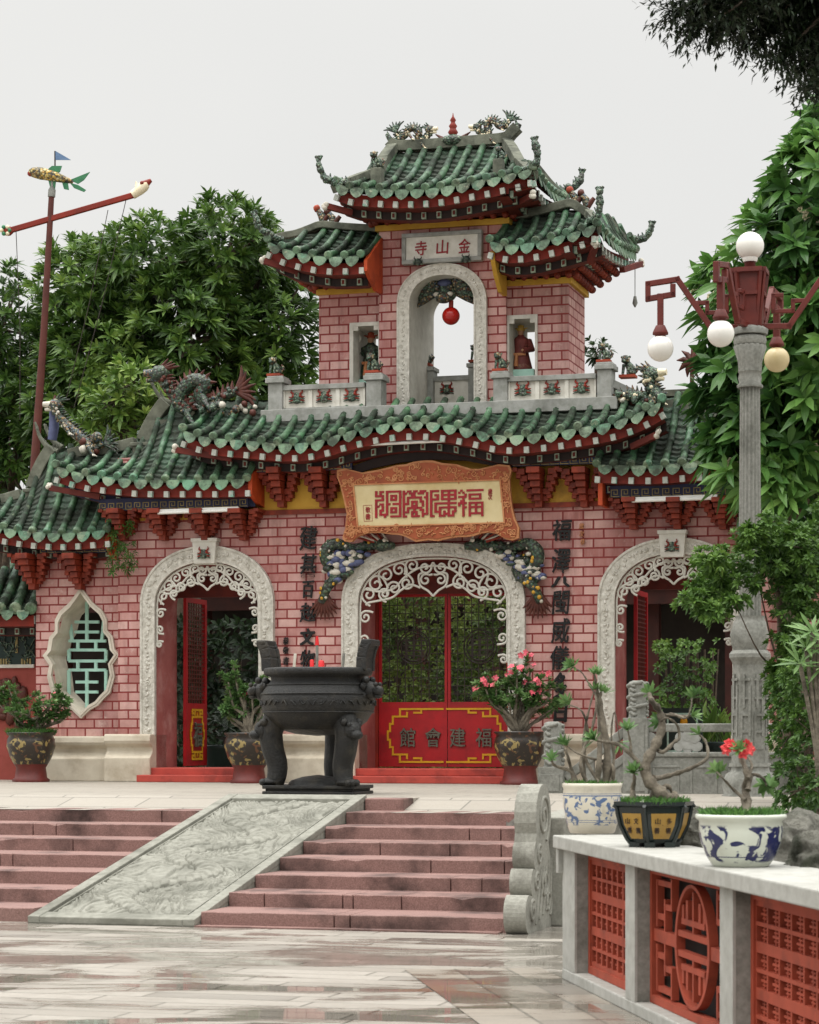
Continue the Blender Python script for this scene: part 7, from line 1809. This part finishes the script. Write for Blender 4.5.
b = MB(); a, c = rp(628,729), rp(566,778); b.bar(a, c, .10, .10); a2, c2 = rp(628,756), rp(566,800); b.bar(a2, c2, .09, .09)
for f in (.3,.62): p = a.lerp(c,f); q = a2.lerp(c2,f); b.bar(p, q, .07, .12, up=Vector((1,0,0)))
b.build('sloping_rail', M['rail_stone'], t, bevel=.012)
b = MB(); b.prism([(rp(628,760).x,rp(628,760).z),(rp(566,803).x,rp(566,803).z),(rp(566,806).x,-.3),(rp(628,800).x,-.3)], -.03, .03); b.build('panel', M['rail_stone'], t)
# ------------------------------------------------------------------ street lamp
YL = 26.0; lx = W(750,800,YL).x; PXM = F/YL; LB = .86
t = thing('street_lamp', 'fluted grey stone lamp post with red fret arms carrying round globes', 'street lamp', (lx, YL, LB), 0)
def zl(v): return CAMZ+(HY-v)/PXM-LB
fl = lambda a, z: 1-.16*abs(math.cos(a*8))**2.5
b = MB(); b.lathe([(.31,0),(.31,.10),(.27,.13),(.29,.22),(.25,.34),(.21,.37),(.205,.42)], (0,0,0), 32, mod=lambda a,z: 1+.05*math.cos(8*a) if .1 < z < .36 else 1); b.lathe([(.23,.42),(.225,.46)], (0,0,0), 8); bs_ = b.build('base', M['rail_stone'], t)
b = MB(); b.lathe([(.205,.42),(.20,.5),(.185,1.52),(.20,1.56),(.225,1.6),(.225,1.64),(.19,1.68)], (0,0,0), 8, sm=False)
for k in range(8):
    a = (k+.5)*PI/4; d = Vector((math.cos(a),math.sin(a),0)); s2 = Vector((-d.y,d.x,0))
    for z0, z1, o in ((.62,.98,-.045),(.75,1.3,.045),(1.05,1.42,-.02)): b.obox(d*.182+s2*o+Vector((0,0,(z0+z1)/2)), d*.012, s2*.012, Vector((0,0,(z1-z0)/2)))
    for z in (.62,.8,.98,1.16,1.36): b.obox(d*.181+Vector((0,0,z)), d*.012, s2*.05, Vector((0,0,.013)))
b.build('pedestal', M['rail_stone'], t)
b = MB(); b.lathe([(.17,1.68),(.19,1.74),(.205,1.85),(.17,1.98),(.15,2.02),(.16,2.05)], (0,0,0), 28, mod=lambda a,z: 1+.07*math.cos(7*a+z*9)); 
b.lathe([(.122,2.05),(.119,3.0),(.108,zl(392)),(.108,zl(388))], (0,0,0), 128, mod=fl)
b.lathe([(.135,zl(388)),(.14,zl(386)),(.115,zl(383)),(.125,zl(378)),(.115,zl(374)),(.13,zl(372))], (0,0,0), 28, mod=lambda a,z: 1+.03*math.cos(10*a))
b.lathe([(.115,zl(372)),(.12,zl(362)),(.165,zl(347)),(.15,zl(345))], (0,0,0), 80, mod=lambda a,z: 1+.10*abs(math.cos(8*a)))
b.lathe([(.17,zl(345)),(.18,zl(341)),(.17,zl(337)),(.12,zl(335))], (0,0,0), 32); b.build('column', M['rail_stone'], t)
b = MB(); b.lathe([(.19,zl(335)),(.20,zl(330)),(.15,zl(327))], (0,0,0), 20)
hb = MB(); zz0, zz1 = zl(328), zl(272)
for k in range(4):
    a = k*PI/2+rad(-15); d = Vector((math.cos(a),math.sin(a),0)); s2 = Vector((-d.y,d.x,0))
    hb.obox(d*.12+Vector((0,0,(zz0+zz1)/2)), d*.018, s2*.10, Vector((0,0,(zz1-zz0)/2)))
    for o in (-.13,.13): hb.bar(d*.10+s2*o*.6+Vector((0,0,zz0)), d*.17+s2*o+Vector((0,0,zz1-.05*abs(o))), .035, .035)
    hb.bar(d*.17-s2*.15+Vector((0,0,zz1)), d*.17+s2*.15+Vector((0,0,zz1)), .04, .05); hb.bar(d*.15-s2*.1+Vector((0,0,zl(295))), d*.15+s2*.1+Vector((0,0,zl(295))), .035, .04)
hb.lathe([(.06,zz1-.1),(.06,zl(262)),(.08,zl(260)),(.07,zl(258))], (0,0,0), 12); hb.v += []
hb.build('hub', M['maroon'], t)
b.build('hub_plate', M['grey_stone'], t)
def armpath(mb_, d, pts, w=.06):
    P = [d*r+Vector((0,0,z)) for r, z in pts]; s2 = Vector((-d.y,d.x,0))
    for p, q in zip(P,P[1:]): mb_.bar(p-(q-p).normalized()*w*.45, q+(q-p).normalized()*w*.45, w*1.0, w, up=s2)
gm = {}
for k, (ang, gmname) in enumerate(((174,'white_glass'),(243.6,'white_glass'),(352,'white_glass'),(64,'cream_glass'))):
    a = rad(ang); d = Vector((math.cos(a),math.sin(a),0)); m_ = MB()
    armpath(m_, d, [(.10,zl(327)),(.42,zl(327)),(.78,zl(278)),(1.10,zl(282)),(1.10,zl(297)),(.83,zl(293)),(.83,zl(285))])
    armpath(m_, d, [(.60,zl(302)),(.46,zl(302)),(.46,zl(312)),(.25,zl(312)),(.25,zl(296)),(.34,zl(296))], .045)
    armpath(m_, d, [(.965,zl(295)),(.965,zl(325))], .07)
    ao = m_.build('arm', M['maroon'], t, bevel=.006)
    m_ = MB(); c = d*.965; m_.lathe([(.05,zl(324)),(.085,zl(331)),(.085,zl(333)),(.06,zl(333)),(.055,zl(336))], c, 14); m_.build('collar', M['maroon'], ao)
    m_ = MB(); m_.ball(c+Vector((0,0,zl(347))), .142, 0, 28); m_.build('globe', M[gmname], ao)
m_ = MB(); m_.ball((0,0,zl(246)), .152, 0, 28); m_.lathe([(.075,zl(262)),(.085,zl(259)),(.085,zl(256))], (0,0,0), 16); m_.build('globe', M['white_glass'], t)
M['carp'] = mosaic_mat('carp_scales', ['c9a64a','d8c790','b58a38','c0b070','8a7a3a'], 26)
# ------------------------------------------------------------------ carp weather vane on a tall pole
YV = GO.y+4.6; t = thing('carp_pole', 'tall rusty pole with a carp vane, blue pennant and red dragon-headed crossbar', 'weather vane', W(24,700,YV)*1.0, 0); t.location.z = PLZ; O = Vector(t.location)
def wv(u,v,dy=0): return W(u,v,YV+dy)-O
b = MB(); b.tube([Vector((wv(24,700).x,0,0)), wv(35,460), wv(44,330), wv(51.5,195)], [.075,.07,.055,.045], 10); b.build('pole', M['pole'], t)
b = MB(); b.tube([wv(51.5,197), wv(52,190), wv(52,186), wv(52,180)], [.06,.06,.025,.02], 8); b.build('spindle', M['grey_stone'], t)
b = MB(); b.bar(wv(8,231), wv(134,195), .08, .085); cb_ = b.build('crossbar', M['red'], t, bevel=.01)
for sg, u, v in ((-1,8,231),(1,136,194)):
    b = MB(); c = wv(u,v); 
    if sg > 0: b.tube([c-Vector((.06,0,.02)), c+Vector((.06,0,.06)), c+Vector((.12,0,.12)), c+Vector((.18,0,.16))], [.07,.08,.09,.06], 8, 0); b.tube([c+Vector((.14,0,.15)), c+Vector((.24,0,.22))], [.07,.03], 7, 1); b.ball(c+Vector((.1,-.06,.16)), .035, 1, 6); b.tube([c+Vector((.02,0,.1)), c+Vector((.0,0,.2))], [.04,.01], 5, 0)
    else:
        b.ball(c, (.09,.07,.08), 1, 9)
        for k in range(6): a = k*1.05; b.ball(c+Vector((.06*math.cos(a)-.03,-.05,.06*math.sin(a))), .035, 0 if k%2 else 2, 6)
    b.build('dragon_head', [M['cream_flower'],M['red'],M['fish_green']], cb_)
b = MB(); Q = smoothpts([wv(29,174),wv(34,172.5),wv(44,174),wv(56,177),(wv(66,180)),wv(73,182)],4); b.tube(Q, [interp([(0,.03),(.12,.075),(.35,.10),(.6,.08),(.85,.045),(1,.025)], i/(len(Q)-1)) for i in range(len(Q))], 10, 0); b.ball(wv(31,173.5), (.06,.06,.05), 1, 8)
fi = b.build('carp_body', [M['carp'],M['red']], t)
b = MB(); tl = wv(71,182)
for P in ([(70,180),(80,176),(90,172),(84,180),(78,184)],[(70,183),(78,185),(86,190),(84,192),(74,188)]): b.prism([(wv(u,v).x,wv(u,v).z) for u,v in P], -.012, .012)
for P in ([(46,171),(52,166),(62,166),(60,172),(54,174)],[(48,179),(50,187),(55,190),(56,181)],[(62,182),(64,189),(69,190),(68,183)]): b.prism([(wv(u,v).x,wv(u,v).z) for u,v in P], -.012, .012)
b.build('fin', M['fish_green'], fi)
b = MB(); b.tube([wv(52,180), wv(55,166), wv(55,151)], .012, 6); b.build('flag_rod', M['wire'], t)
b = MB(); b.prism([(wv(55.5,151).x,wv(55.5,151).z),(wv(71,160).x,wv(71,160).z),(wv(55.5,160).x,wv(55.5,160).z)], -.008, .008); b.build('pennant', M['blue_flag'], t)
b = MB()
for (u0,v0,u1,v1) in ((126,200,74,408),(108,210,66,400),(16,230,20,420)): b.tube([wv(u0,v0), wv((u0+u1)/2+2,(v0+v1)/2,.1), wv(u1,v1,.2)], .006, 4)
b.build('guy_wire', M['wire'], t)
